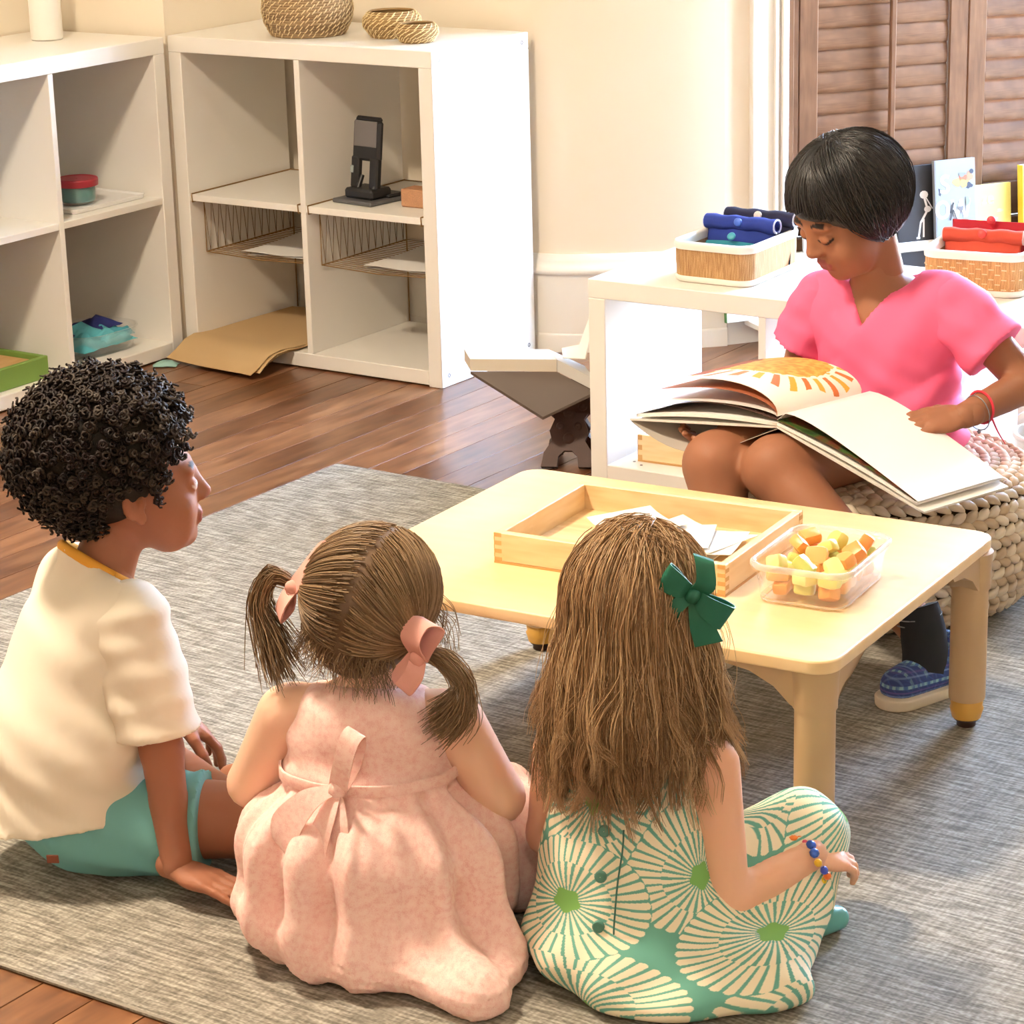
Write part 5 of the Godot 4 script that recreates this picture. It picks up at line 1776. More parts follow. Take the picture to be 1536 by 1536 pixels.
# ------------------------------------------------------------------ boy in the white shirt
func build_boy() -> void:
	var rng := RandomNumberGenerator.new()
	rng.seed = 101
	var t := thing("person", "child with dark curly hair in a cream T-shirt and teal shorts sitting on the rug", "person", Vector3(1.84, 0.0076, 2.26), -0.45)
	var skin := lin(158, 104, 78)
	var HX := Transform3D(Basis(Vector3.UP, -0.29), Vector3.ZERO) * Transform3D(Basis(Vector3.RIGHT, 0.03), Vector3(0, 0.523, -0.042))
	# body
	var mb := MB.new()
	mb.use_col = true
	mb.col = skin
	var F := Field.new(Vector3(-0.28, -0.02, -0.32), Vector3(0.30, 0.47, 0.24), 0.0072)
	F.cone(Vector3(-0.04, 0.080, 0.085), Vector3(0.04, 0.080, 0.085), 0.058, 0.058, 0.02)
	F.cone(Vector3(0, 0.11, 0.080), Vector3(0, 0.33, 0.04), 0.062, 0.068, 0.03)
	F.cone(Vector3(-0.085, 0.365, 0.02), Vector3(0.085, 0.365, 0.02), 0.036, 0.036, 0.03)
	F.cone(Vector3(0, 0.37, 0.020), Vector3(0.006, 0.46, -0.012), 0.045, 0.036, 0.02)
	F.cone(Vector3(0.100, 0.352, 0.008), Vector3(0.132, 0.190, -0.006), 0.034, 0.0285, 0.015)
	F.cone(Vector3(0.132, 0.190, -0.006), Vector3(0.188, 0.046, 0.006), 0.029, 0.0205, 0.008)
	F.cone(Vector3(-0.100, 0.352, 0.008), Vector3(-0.138, 0.205, -0.05), 0.034, 0.0285, 0.015)
	F.cone(Vector3(-0.138, 0.205, -0.05), Vector3(-0.170, 0.105, -0.150), 0.029, 0.0205, 0.008)
	F.cone(Vector3(0.055, 0.080, 0.06), Vector3(0.165, 0.075, -0.105), 0.062, 0.050, 0.02)
	F.cone(Vector3(0.165, 0.072, -0.105), Vector3(0.02, 0.045, -0.205), 0.047, 0.028, 0.008)
	F.cone(Vector3(0.02, 0.04, -0.205), Vector3(-0.07, 0.030, -0.19), 0.030, 0.022, 0.012)
	F.cone(Vector3(-0.055, 0.080, 0.06), Vector3(-0.150, 0.075, -0.075), 0.062, 0.050, 0.02)
	F.cone(Vector3(-0.150, 0.072, -0.075), Vector3(-0.01, 0.040, -0.14), 0.046, 0.028, 0.008)
	F.cone(Vector3(-0.01, 0.034, -0.14), Vector3(0.06, 0.026, -0.125), 0.028, 0.022, 0.012)
	F.cut(Vector3(0, 0.002, 0), Vector3.DOWN)
	F.mesh_into(mb)
	head_mesh(mb, HX, 1.0, skin, lin(150, 84, 74), lin(48, 34, 28), false, Vector3(0.004, 0.40, 0.006), 0.036)
	mb.col = skin
	hand_mesh(mb, aim(Vector3(0.188, 0.043, 0.006), Vector3(0.080, -0.016, -0.050), Vector3(0.3, 0.9, -0.2)), 0.92, -1, [0.10, 0.08, 0.08, 0.12, 0.1])
	hand_mesh(mb, aim(Vector3(-0.170, 0.105, -0.150), Vector3(0.01, -0.055, -0.06)), 0.92, 1, [0.4, 0.4, 0.45, 0.5, 0.3])
	part(t, "body", mb, skin_mat())
	# T-shirt
	mb = MB.new()
	F = Field.new(Vector3(-0.21, 0.05, -0.13), Vector3(0.21, 0.45, 0.24), 0.0052)
	F.ell(Vector3(0, 0.315, 0.036), Vector3(0.112, 0.085, 0.088), 0.03)
	F.ell(Vector3(0.003, 0.20, 0.062), Vector3(0.120, 0.14, 0.106), 0.04)
	F.cone(Vector3(0.002, 0.17, 0.080), Vector3(0.010, 0.03, 0.098), 0.108, 0.120, 0.04)
	F.cone(Vector3(0.050, 0.13, 0.070), Vector3(0.070, 0.03, 0.060), 0.062, 0.074, 0.03)
	F.cone(Vector3(-0.07, 0.372, 0.020), Vector3(0.07, 0.372, 0.020), 0.045, 0.045, 0.03)
	F.cone(Vector3(0.080, 0.362, 0.012), Vector3(0.100, 0.330, 0.008), 0.052, 0.050, 0.03)
	F.cone(Vector3(-0.080, 0.362, 0.012), Vector3(-0.100, 0.330, 0.008), 0.052, 0.050, 0.03)
	F.cone(Vector3(0, 0.37, 0.022), Vector3(0.003, 0.435, 0.016), 0.052, 0.049, 0.02)
	F.push(func(p: Vector3) -> float: return 0.0042 * sin(p.x * 34 + p.y * 46 + p.z * 20) * clampf((0.34 - p.y) * 6, 0, 1) + 0.0030 * sin(p.y * 95 - p.z * 60 + p.x * 25) * clampf((0.30 - p.y) * 5, 0.15, 1))
	F.cut(Vector3(0, 0.080, 0.10), Vector3(0.10, -1, -0.06), 0.5)
	F.cut(Vector3(0.0, 0.410, 0.010), Vector3(0.02, 0.80, -0.60), 0.10)
	F.mesh_into(mb)
	sleeve(mb, Vector3(0.092, 0.358, 0.010), Vector3(0.128, 0.210, -0.004), 0.055, 0.058, Vector3(0.17, -0.96, -0.05))
	sleeve(mb, Vector3(-0.092, 0.358, 0.010), Vector3(-0.132, 0.225, -0.045), 0.055, 0.056, Vector3(-0.2, -0.95, -0.2))
	var tee := mat(Color(0.92, 0.885, 0.815), 0.9)
	part(t, "t_shirt", mb, tee)
	# orange yellow neckband
	mb = MB.new()
	var ring: Array = []
	var U := Vector3(0.02, 0.80, -0.60).normalized()
	var ex := Vector3.RIGHT - U * U.x
	ex = ex.normalized()
	var ez := ex.cross(U)
	for k in 33:
		var a := TAU * k / 32
		ring.append(Vector3(0.002, 0.411, 0.013) + ex * cos(a) * 0.0500 + ez * sin(a) * 0.0570)
	mb.tube(ring, 0.0058, 8, false, 1.3)
	part(t, "neckband", mb, mat(Color8(226, 164, 60), 0.85), "mustard yellow neckband")
	# shorts
	mb = MB.new()
	F = Field.new(Vector3(-0.24, -0.01, -0.15), Vector3(0.24, 0.19, 0.24), 0.0052)
	F.cone(Vector3(-0.045, 0.084, 0.088), Vector3(0.045, 0.080, 0.088), 0.066, 0.066, 0.02)
	F.cone(Vector3(0.068, 0.072, 0.040), Vector3(0.150, 0.074, -0.072), 0.070, 0.071, 0.03)
	F.cone(Vector3(-0.068, 0.072, 0.040), Vector3(-0.142, 0.078, -0.045), 0.070, 0.071, 0.03)
	F.push(func(p: Vector3) -> float: return 0.0035 * sin(p.x * 60 - p.z * 80) * clampf(p.y * 9, 0.2, 1) + 0.002 * sin(p.x * 120 + p.y * 90 + p.z * 30))
	F.cut(Vector3(0.140, 0.074, -0.058), Vector3(0.58, 0, -0.81), 0.12)
	F.cut(Vector3(-0.105, 0.076, 0.005), Vector3(-0.55, 0, -0.8), 0.12)
	F.cut(Vector3(0, 0.0015, 0), Vector3.DOWN)
	F.mesh_into(mb)
	part(t, "shorts", mb, mat(Color8(126, 194, 194), 0.85, T.felt, 3.0))
	# little brown label on the back pocket
	mb = MB.new()
	mb.box(Vector3(-0.008, -0.006, -0.0012), Vector3(0.008, 0.006, 0.0012), 0.0005, aim(Vector3(0.1086, 0.0612, 0.1466), Vector3(-0.80, 0.15, -0.58)))
	part(t, "pocket_label", mb, mat(Color8(120, 62, 40), 0.6), "small brown leather label")
	# curly hair: a close cap and many small coils
	mb = MB.new()
	mb.use_col = true
	mb.col = lin(30, 24, 21)
	var HF := Transform3D(Basis(Vector3.UP, -0.29), Vector3.ZERO)
	var hc := Vector3(0, 0.566, -0.004)
	var hr := Vector3(0.092, 0.098, 0.108)
	var ok := func(q: Vector3) -> bool:
		# hairline in the head's frame (before the turn): clear of the face and of the ears
		if q.y < 0.446: return false
		if ((q - Vector3(0, 0.495, -0.120)) / Vector3(0.090, 0.100, 0.096)).length() < 1.0: return false
		if absf(q.x) > 0.05 and q.y < 0.532 and Vector2(q.z + 0.030, q.y - 0.500).length() < 0.036: return false
		if q.z < 0.0 and q.y < 0.50: return false
		return true
	F = Field.new(Vector3(-0.14, 0.42, -0.17), Vector3(0.15, 0.70, 0.15), 0.0055)
	F.ell(HF * hc, hr, 0.01, HF.basis)
	F.ell(HF * Vector3(0, 0.495, -0.120), Vector3(0.088, 0.098, 0.094), 0.012, HF.basis, -1)
	F.mesh_into(mb)
	var base_cols := [lin(34, 27, 24), lin(46, 38, 33), lin(62, 53, 48), lin(26, 20, 18)]
	var made := 0
	while made < 2100:
		var d := Vector3(rng.randfn(), rng.randfn(), rng.randfn()).normalized()
		var q := hc + d * hr * rng.randf_range(0.96, 1.16)
		if not ok.call(q): continue
		made += 1
		var w := HF.basis * (d / hr).normalized()
		var c := HF * q
		var side := w.cross(Vector3(rng.randf() - 0.5, rng.randf() - 0.5, rng.randf() - 0.5)).normalized()
		var side2 := w.cross(side)
		var path: Array = []
		var cr := rng.randf_range(0.0036, 0.0068)
		var ph := rng.randf() * TAU
		var hgt := rng.randf_range(0.010, 0.022)
		for k in 13:
			var s := k / 12.0
			var a := ph + s * TAU * 1.9
			path.append(c + w * (s - 0.35) * hgt + (side * cos(a) + side2 * sin(a)) * cr * (1.0 - 0.35 * s))
		strand(mb, path, 0.0024, 0.0013, base_cols[rng.randi() % 4], 4)
	part(t, "hair", mb, vmat(0.6, 0.35), "short dense dark curls")

# ------------------------------------------------------------------ small girl with pigtails in pink
func build_pigtail_girl() -> void:
	var rng := RandomNumberGenerator.new()
	rng.seed = 202
	var t := thing("person", "toddler with two pigtails and pink bows in a pink dress sitting on the rug", "person", Vector3(2.35, 0.0076, 2.27), 0.40)
	var skin := lin(238, 194, 168)
	var hb := Basis(Vector3(0, 0, 1), -0.30) * Basis(Vector3.UP, -0.22)
	var HX := Transform3D(hb, Vector3(-0.058, 0.432, -0.030))
	var mb := MB.new()
	mb.use_col = true
	mb.col = skin
	var F := Field.new(Vector3(-0.27, -0.01, -0.27), Vector3(0.15, 0.40, 0.12), 0.0076)
	F.cone(Vector3(-0.06, 0.09, 0.02), Vector3(-0.06, 0.28, 0), 0.075, 0.068, 0.02)
	F.cone(Vector3(-0.145, 0.302, 0), Vector3(0.025, 0.302, 0), 0.032, 0.032, 0.03)
	F.cone(Vector3(-0.06, 0.30, 0), Vector3(-0.058, 0.38, -0.015), 0.032, 0.031, 0.02)
	F.cone(Vector3(0.048, 0.294, 0.0), Vector3(0.096, 0.190, -0.018), 0.037, 0.033, 0.02)
	F.cone(Vector3(0.096, 0.190, -0.018), Vector3(0.035, 0.135, -0.125), 0.032, 0.021, 0.008)
	F.cone(Vector3(-0.168, 0.294, -0.002), Vector3(-0.226, 0.185, -0.030), 0.037, 0.032, 0.02)
	F.cone(Vector3(-0.226, 0.185, -0.030), Vector3(-0.205, 0.10, -0.135), 0.031, 0.021, 0.008)
	F.cone(Vector3(-0.02, 0.07, -0.02), Vector3(0.09, 0.085, -0.16), 0.055, 0.042, 0.02)
	F.cone(Vector3(0.09, 0.08, -0.16), Vector3(-0.03, 0.035, -0.215), 0.040, 0.026, 0.008)
	F.cone(Vector3(-0.10, 0.07, -0.02), Vector3(-0.155, 0.075, -0.16), 0.055, 0.042, 0.02)
	F.cone(Vector3(-0.155, 0.07, -0.16), Vector3(-0.07, 0.035, -0.22), 0.040, 0.026, 0.008)
	F.mesh_into(mb)
	head_mesh(mb, HX, 0.98, skin, lin(214, 130, 120), lin(120, 90, 66), false, Vector3(-0.06, 0.325, -0.004), 0.031)
	mb.col = skin
	hand_mesh(mb, aim(Vector3(0.035, 0.135, -0.125), Vector3(-0.05, -0.02, -0.05)), 0.80, -1, [0.5, 0.5, 0.5, 0.6, 0.3])
	hand_mesh(mb, aim(Vector3(-0.205, 0.10, -0.135), Vector3(0.04, -0.02, -0.06)), 0.80, 1, [0.5, 0.5, 0.5, 0.6, 0.3])
	part(t, "body", mb, skin_mat())
	# dress: smooth bodice, gathered full skirt lying on the rug
	mb = MB.new()
	F = Field.new(Vector3(-0.31, -0.01, -0.27), Vector3(0.20, 0.37, 0.26), 0.0058)
	F.ell(Vector3(-0.06, 0.275, 0.0), Vector3(0.108, 0.074, 0.078), 0.02)
	F.ell(Vector3(-0.06, 0.312, 0.004), Vector3(0.080, 0.036, 0.058), 0.02)
	F.ell(Vector3(-0.06, 0.234, 0.006), Vector3(0.112, 0.030, 0.082), 0.02)
	F.ell(Vector3(-0.056, 0.135, 0.028), Vector3(0.172, 0.092, 0.128), 0.03)
	F.ell(Vector3(-0.058, 0.060, 0.040), Vector3(0.178, 0.062, 0.130), 0.04)
	F.ell(Vector3(-0.020, 0.028, 0.095), Vector3(0.135, 0.034, 0.085), 0.04)
	F.ell(Vector3(0.085, 0.026, 0.130), Vector3(0.066, 0.032, 0.078), 0.03)
	F.ell(Vector3(0.105, 0.020, 0.180), Vector3(0.034, 0.022, 0.034), 0.03)
	F.cone(Vector3(0.0, 0.09, -0.04), Vector3(0.092, 0.098, -0.150), 0.085, 0.058, 0.04)
	F.cone(Vector3(0.092, 0.095, -0.150), Vector3(0.10, 0.045, -0.10), 0.056, 0.048, 0.03)
	F.cone(Vector3(-0.12, 0.08, -0.04), Vector3(-0.160, 0.082, -0.160), 0.078, 0.052, 0.04)
	F.ell(Vector3(-0.05, 0.05, -0.14), Vector3(0.15, 0.05, 0.10), 0.03)
	F.push(func(p: Vector3) -> float:
		var a := atan2(p.x + 0.058, p.z + 0.01)
		var w := clampf((0.232 - p.y) * 16.0, 0, 1)
		var big := (absf(sin(a * 6.5 + 0.6 + p.y * 2.0)) - 0.6) * 0.022 + sin(a * 17.0 + 1.1 + p.y * 6.0) * 0.0070
		var fine := sin(a * 34.0 + sin(a * 7.0) * 2.0) * 0.0045 * clampf(1.0 - (0.225 - p.y) * 7.0, 0.2, 1)
		var tuck := 0.0016 * sin((p.y - p.x * 0.10) * 620.0) * clampf((0.062 - p.y) * 40.0, 0, 1)
		return w * (big * clampf(p.y * 12.0, 0.3, 1.0) + fine) + tuck + (1.0 - w) * 0.0012 * sin(p.x * 70 + p.y * 90))
	# sleeveless openings and the neck
	F.cut(Vector3(-0.06, 0.338, 0.0), Vector3(0, 1, -0.25), 0.12)
	F.cut(Vector3(0, 0.0015, 0), Vector3.DOWN)
	F.mesh_into(mb)
	var dm := mat(Color(1, 1, 1), 0.9, T.pink, 5.0)
	dm.uv1_triplanar = true
	part(t, "dress", mb, dm)
	# waist sash and bow at the back
	mb = MB.new()
	var rings: Array = []
	for i in 4:
		var r := PackedVector3Array()
		for k in 48:
			var a := TAU * k / 48
			var e: float = [0.0, 0.0035, 0.0035, 0.0][i] + 0.001 * sin(a * 9)
			r.append(Vector3(-0.060 + cos(a) * (0.113 + e), [0.2275, 0.2285, 0.2415, 0.2425][i] + 0.004 * cos(a), 0.008 - sin(a) * (0.083 + e)))
		rings.append(r)
	mb.loft(rings, true)
	part(t, "sash", mb, dm)
	mb = MB.new()
	var kp := Vector3(-0.078, 0.240, 0.098)
	# upright loop, drooping left loop, two tails
	ribbon(mb, smooth([kp, kp + Vector3(0.010, 0.030, 0.020), kp + Vector3(0.022, 0.072, 0.020), kp + Vector3(0.030, 0.078, 0.006), kp + Vector3(0.020, 0.040, -0.004), kp + Vector3(0.002, 0.004, -0.002)], 5), Vector3(0.86, -0.35, 0.3).normalized(), 0.026, 0.0016)
	ribbon(mb, smooth([kp, kp + Vector3(-0.030, -0.006, 0.018), kp + Vector3(-0.062, -0.045, 0.024), kp + Vector3(-0.060, -0.080, 0.026), kp + Vector3(-0.034, -0.060, 0.012), kp + Vector3(-0.004, -0.01, 0.0)], 5), [Vector3(0.2, 0.9, 0.3)] if false else Vector3(0.62, -0.55, 0.35).normalized(), [0.012, 0.014, 0.017, 0.020, 0.024, 0.028, 0.032, 0.036, 0.040, 0.044, 0.047, 0.049, 0.050, 0.050, 0.049, 0.047, 0.045, 0.042, 0.038, 0.034, 0.030, 0.026, 0.022, 0.018, 0.014, 0.012], 0.0016)
	ribbon(mb, smooth([kp, kp + Vector3(-0.012, -0.03, 0.020), kp + Vector3(-0.028, -0.080, 0.030), kp + Vector3(-0.030, -0.118, 0.036)], 5), Vector3(0.9, 0.2, 0.25).normalized(), [0.012, 0.014, 0.018, 0.022, 0.026, 0.029, 0.031, 0.033, 0.035, 0.037, 0.039, 0.040, 0.042, 0.043, 0.044, 0.045], 0.0016)
	ribbon(mb, smooth([kp, kp + Vector3(0.008, -0.03, 0.022), kp + Vector3(0.006, -0.070, 0.030), kp + Vector3(0.000, -0.105, 0.034)], 5), Vector3(0.85, 0.1, 0.45).normalized(), [0.010, 0.012, 0.015, 0.018, 0.020, 0.022, 0.024, 0.026, 0.027, 0.028, 0.029, 0.030, 0.031, 0.032, 0.033, 0.034], 0.0016)
	mb.lathe([Vector2(0.002, -0.012), Vector2(0.010, -0.009), Vector2(0.012, 0), Vector2(0.010, 0.009), Vector2(0.002, 0.012)], 14, Transform3D(Basis(Vector3(0, 0, 1), 1.3), kp))
	part(t, "sash_bow", mb, dm)
	# hair: centre parting, swept to two ties, then two loose tails
	mb = MB.new()
	mb.use_col = true
	mb.col = lin(104, 80, 56)
	var hc := HX * Vector3(0, 0.020, 0.016)
	var hr := Vector3(0.0775, 0.082, 0.090) * 1.03
	F = Field.new(hc - Vector3(0.12, 0.13, 0.13), hc + Vector3(0.12, 0.13, 0.13), 0.005)
	F.ell(hc, hr, 0.01, hb)
	F.ell(HX * Vector3(0, -0.030, 0.026), Vector3(0.062, 0.056, 0.060), 0.02, hb)
	F.ell(HX * Vector3(0, -0.045, -0.085), Vector3(0.085, 0.075, 0.075), 0.01, hb, -1)
	F.mesh_into(mb)
	var ties := [HX.affine_inverse() * Vector3(-0.146, 0.462, -0.006), HX.affine_inverse() * Vector3(0.018, 0.394, 0.030)]
	var cols := [lin(134, 108, 78), lin(148, 120, 88), lin(118, 92, 66), lin(162, 134, 100), lin(126, 100, 72)]
	var hl := Vector3(0, 0.020, 0.016)
	var tl: Array = []
	for q in ties: tl.append(((q - hl) / hr).normalized())
	for i in 6500:
		var d := Vector3(rng.randfn(), rng.randfn(), rng.randfn()).normalized()
		if d.z < -0.55 and d.y < 0.35: continue
		if d.y < -0.88: continue
		# the parting leans a little
		var px := d.x - 0.10 * d.z - 0.02
		if absf(px) < 0.011 + 0.008 * sin(d.z * 14.0) and d.y > 0.1: continue
		var s := 0 if px < 0 else 1
		var T2: Vector3 = tl[s]
		var path: Array = []
		var lift := rng.randf_range(0.99, 1.065)
		var wob := rng.randf() * TAU
		for k in 9:
			var u := k / 8.0
			var e := d.slerp(T2, u).normalized()
			var rr := lift + 0.015 * sin(u * PI) * sin(wob)
			path.append(HX * (hl + e * hr * rr))
		strand(mb, path, 0.0009, 0.0010, cols[rng.randi() % 5])
	# fine hairs at the nape
	for i in 260:
		var a := rng.randf_range(-1.1, 1.1)
		var p0 := HX * (hl + Vector3(sin(a) * 0.78, -0.60, cos(a) * 0.72) * hr)
		var out := (hb * Vector3(sin(a), 0, cos(a)))
		var l := rng.randf_range(0.02, 0.055)
		var sw := rng.randf_range(-0.6, 0.6)
		var path: Array = []
		for k in 7:
			var u := k / 6.0
			path.append(p0 + Vector3(0, -l * u, 0) + out * (0.012 * u + 0.010 * sin(u * 3.0 + sw * 4.0)) + Vector3(cos(a), 0, -sin(a)) * (sw * 0.03 * u * u + 0.006 * sin(u * 4.0 + sw * 9.0)))
		strand(mb, path, 0.0006, 0.0003, cols[rng.randi() % 5])
	# tails
	for s in 2:
		var root: Vector3 = HX * (ties[s] as Vector3)
		var mids: Array
		if s == 0: mids = [Vector3(-0.030, 0.014, 0.004), Vector3(-0.046, -0.020, 0.010), Vector3(-0.036, -0.070, 0.016), Vector3(-0.020, -0.112, 0.022)]
		else: mids = [Vector3(0.030, -0.002, 0.016), Vector3(0.052, -0.030, 0.018), Vector3(0.050, -0.066, 0.022), Vector3(0.028, -0.090, 0.026)]
		for i in (300 if s == 0 else 520):
			var off := Vector3(rng.randfn(), rng.randfn(), rng.randfn()) * 0.0045
			var fan := Vector3(rng.randfn(), rng.randfn() * 0.6, rng.randfn()) * (0.010 if s == 0 else 0.0072)
			var ps: Array = [root + off * 0.5]
			var lim := rng.randf_range(0.75, 1.08)
			for k in 4:
				var u := (k + 1) / 4.0
				ps.append(root + mids[k] * (lim if k > 1 else 1.0) + off + fan * u * u * 1.4)
			strand(mb, smooth(ps, 3), 0.0009, 0.0004, cols[rng.randi() % 5])
	# stray hairs at the temple
	for i in 26:
		var p0 := HX * (hl + Vector3(0.9, rng.randf_range(-0.1, 0.35), rng.randf_range(-0.5, 0.1)).normalized() * hr)
		strand(mb, smooth([p0, p0 + Vector3(rng.randf_range(0.006, 0.026), -0.02, 0.0), p0 + Vector3(rng.randf_range(0.0, 0.03), -0.055, 0.004)], 5), 0.0005, 0.0003, cols[1])
	part(t, "hair", mb, vmat(0.42, 0.5), "fine brown hair parted into two pigtails")
	# bows
	var bowm := mat(Color8(250, 184, 170), 0.7, T.felt, 6.0)
	for s in 2:
		var c: Vector3 = HX * (ties[s] as Vector3)
		mb = MB.new()
		if s == 0:
			# seen from its edge: one long folded loop and a small one
			c += Vector3(0.0, 0.004, 0.016)
			ribbon(mb, smooth([c, c + Vector3(0.018, 0.022, 0.014), c + Vector3(0.050, 0.050, 0.012), c + Vector3(0.036, 0.046, -0.006), c], 5), Vector3(0.45, -0.35, 0.82).normalized(), 0.028, 0.0018)
			ribbon(mb, smooth([c, c + Vector3(-0.010, -0.014, 0.014), c + Vector3(-0.018, -0.036, 0.010), c + Vector3(-0.006, -0.024, -0.006), c], 5), Vector3(0.45, -0.35, 0.82).normalized(), 0.026, 0.0018)
		else:
			c += Vector3(-0.002, 0.002, 0.018)
			ribbon(mb, smooth([c, c + Vector3(-0.006, 0.026, 0.014), c + Vector3(0.004, 0.046, 0.004), c + Vector3(0.022, 0.040, -0.002), c + Vector3(0.006, 0.012, -0.002), c], 5), Vector3(0.85, -0.25, 0.45).normalized(), 0.030, 0.0018)
			ribbon(mb, smooth([c, c + Vector3(-0.002, -0.016, 0.014), c + Vector3(-0.018, -0.038, 0.010), c + Vector3(-0.024, -0.030, 0.000), c + Vector3(-0.006, -0.006, 0.0), c], 5), Vector3(0.80, -0.45, 0.4).normalized(), 0.026, 0.0018)
		mb.lathe([Vector2(0.002, -0.010), Vector2(0.0075, -0.007), Vector2(0.0085, 0), Vector2(0.0075, 0.007), Vector2(0.002, 0.010)], 12, Transform3D(Basis(Vector3(0, 0, 1), 0.9), c + Vector3(0, 0, 0.004)))
		part(t, "hair_bow", mb, bowm, "peach pink fabric hair bow")

# ------------------------------------------------------------------ small girl with long hair in the printed dress
func daisy_texture() -> ImageTexture:
	var n := 768
	var teal := PackedByteArray([104, 168, 150])
	var cream := PackedByteArray([240, 228, 200])
	var leaf := PackedByteArray([122, 176, 92])
	var out := PackedByteArray()
	out.resize(n * n * 3)
	for i in n * n:
		out[i * 3] = teal[0]; out[i * 3 + 1] = teal[1]; out[i * 3 + 2] = teal[2]
	# flowers laid out in metres over a 0.6 m tile
	var px := n / 0.6
	var rows := [[-0.03, 0.100], [0.10, 0.045], [-0.15, 0.030], [-0.20, 0.165], [0.27, 0.140], [0.22, 0.0], [-0.28, 0.06], [0.29, 0.295], [-0.21, 0.335], [-0.02, 0.402], [0.15, 0.475], [-0.18, 0.50], [0.28, 0.46], [0.0, 0.565], [0.105, 0.195], [0.150, 0.322], [-0.045, 0.242]]
	for q in rows:
		var cx: float = (q[0] + 0.3) * px
		var cy: float = q[1] * px
		var R := 0.090 * px
		for yy in range(maxi(0, int(cy - R)), mini(n, int(cy + R))):
			for xx in range(maxi(0, int(cx - R)), mini(n, int(cx + R))):
				var dx := xx - cx
				var dy := (yy - cy) * 0.92
				var r := sqrt(dx * dx + dy * dy) / R
				if r > 0.99: continue
				var a := atan2(dy, dx)
				var c := teal
				if r < 0.17 + 0.02 * sin(a * 5): c = leaf
				else:
					var m := 30.0
					var s := absf(fposmod(a * m / TAU + (0.5 if r > 0.58 else 0.0), 1.0) - 0.5) * 2.0
					if r < 0.56:
						if s < 0.66 - 0.1 / r * 0.6 + 0.05 and r < 0.535 + 0.02 * sin(a * 11): c = cream
						elif r > 0.2 and s < 0.55: c = cream
					else:
						var m2 := 40.0
						s = absf(fposmod(a * m2 / TAU, 1.0) - 0.5) * 2.0
						var tip := 0.985 - 0.05 * s * s
						if s < 0.70 and r < tip: c = cream
				var i := (yy * n + xx) * 3
				out[i] = c[0]; out[i + 1] = c[1]; out[i + 2] = c[2]
	var im := Image.create_from_data(n, n, false, Image.FORMAT_RGB8, out)
	im.generate_mipmaps()
	return ImageTexture.create_from_image(im)

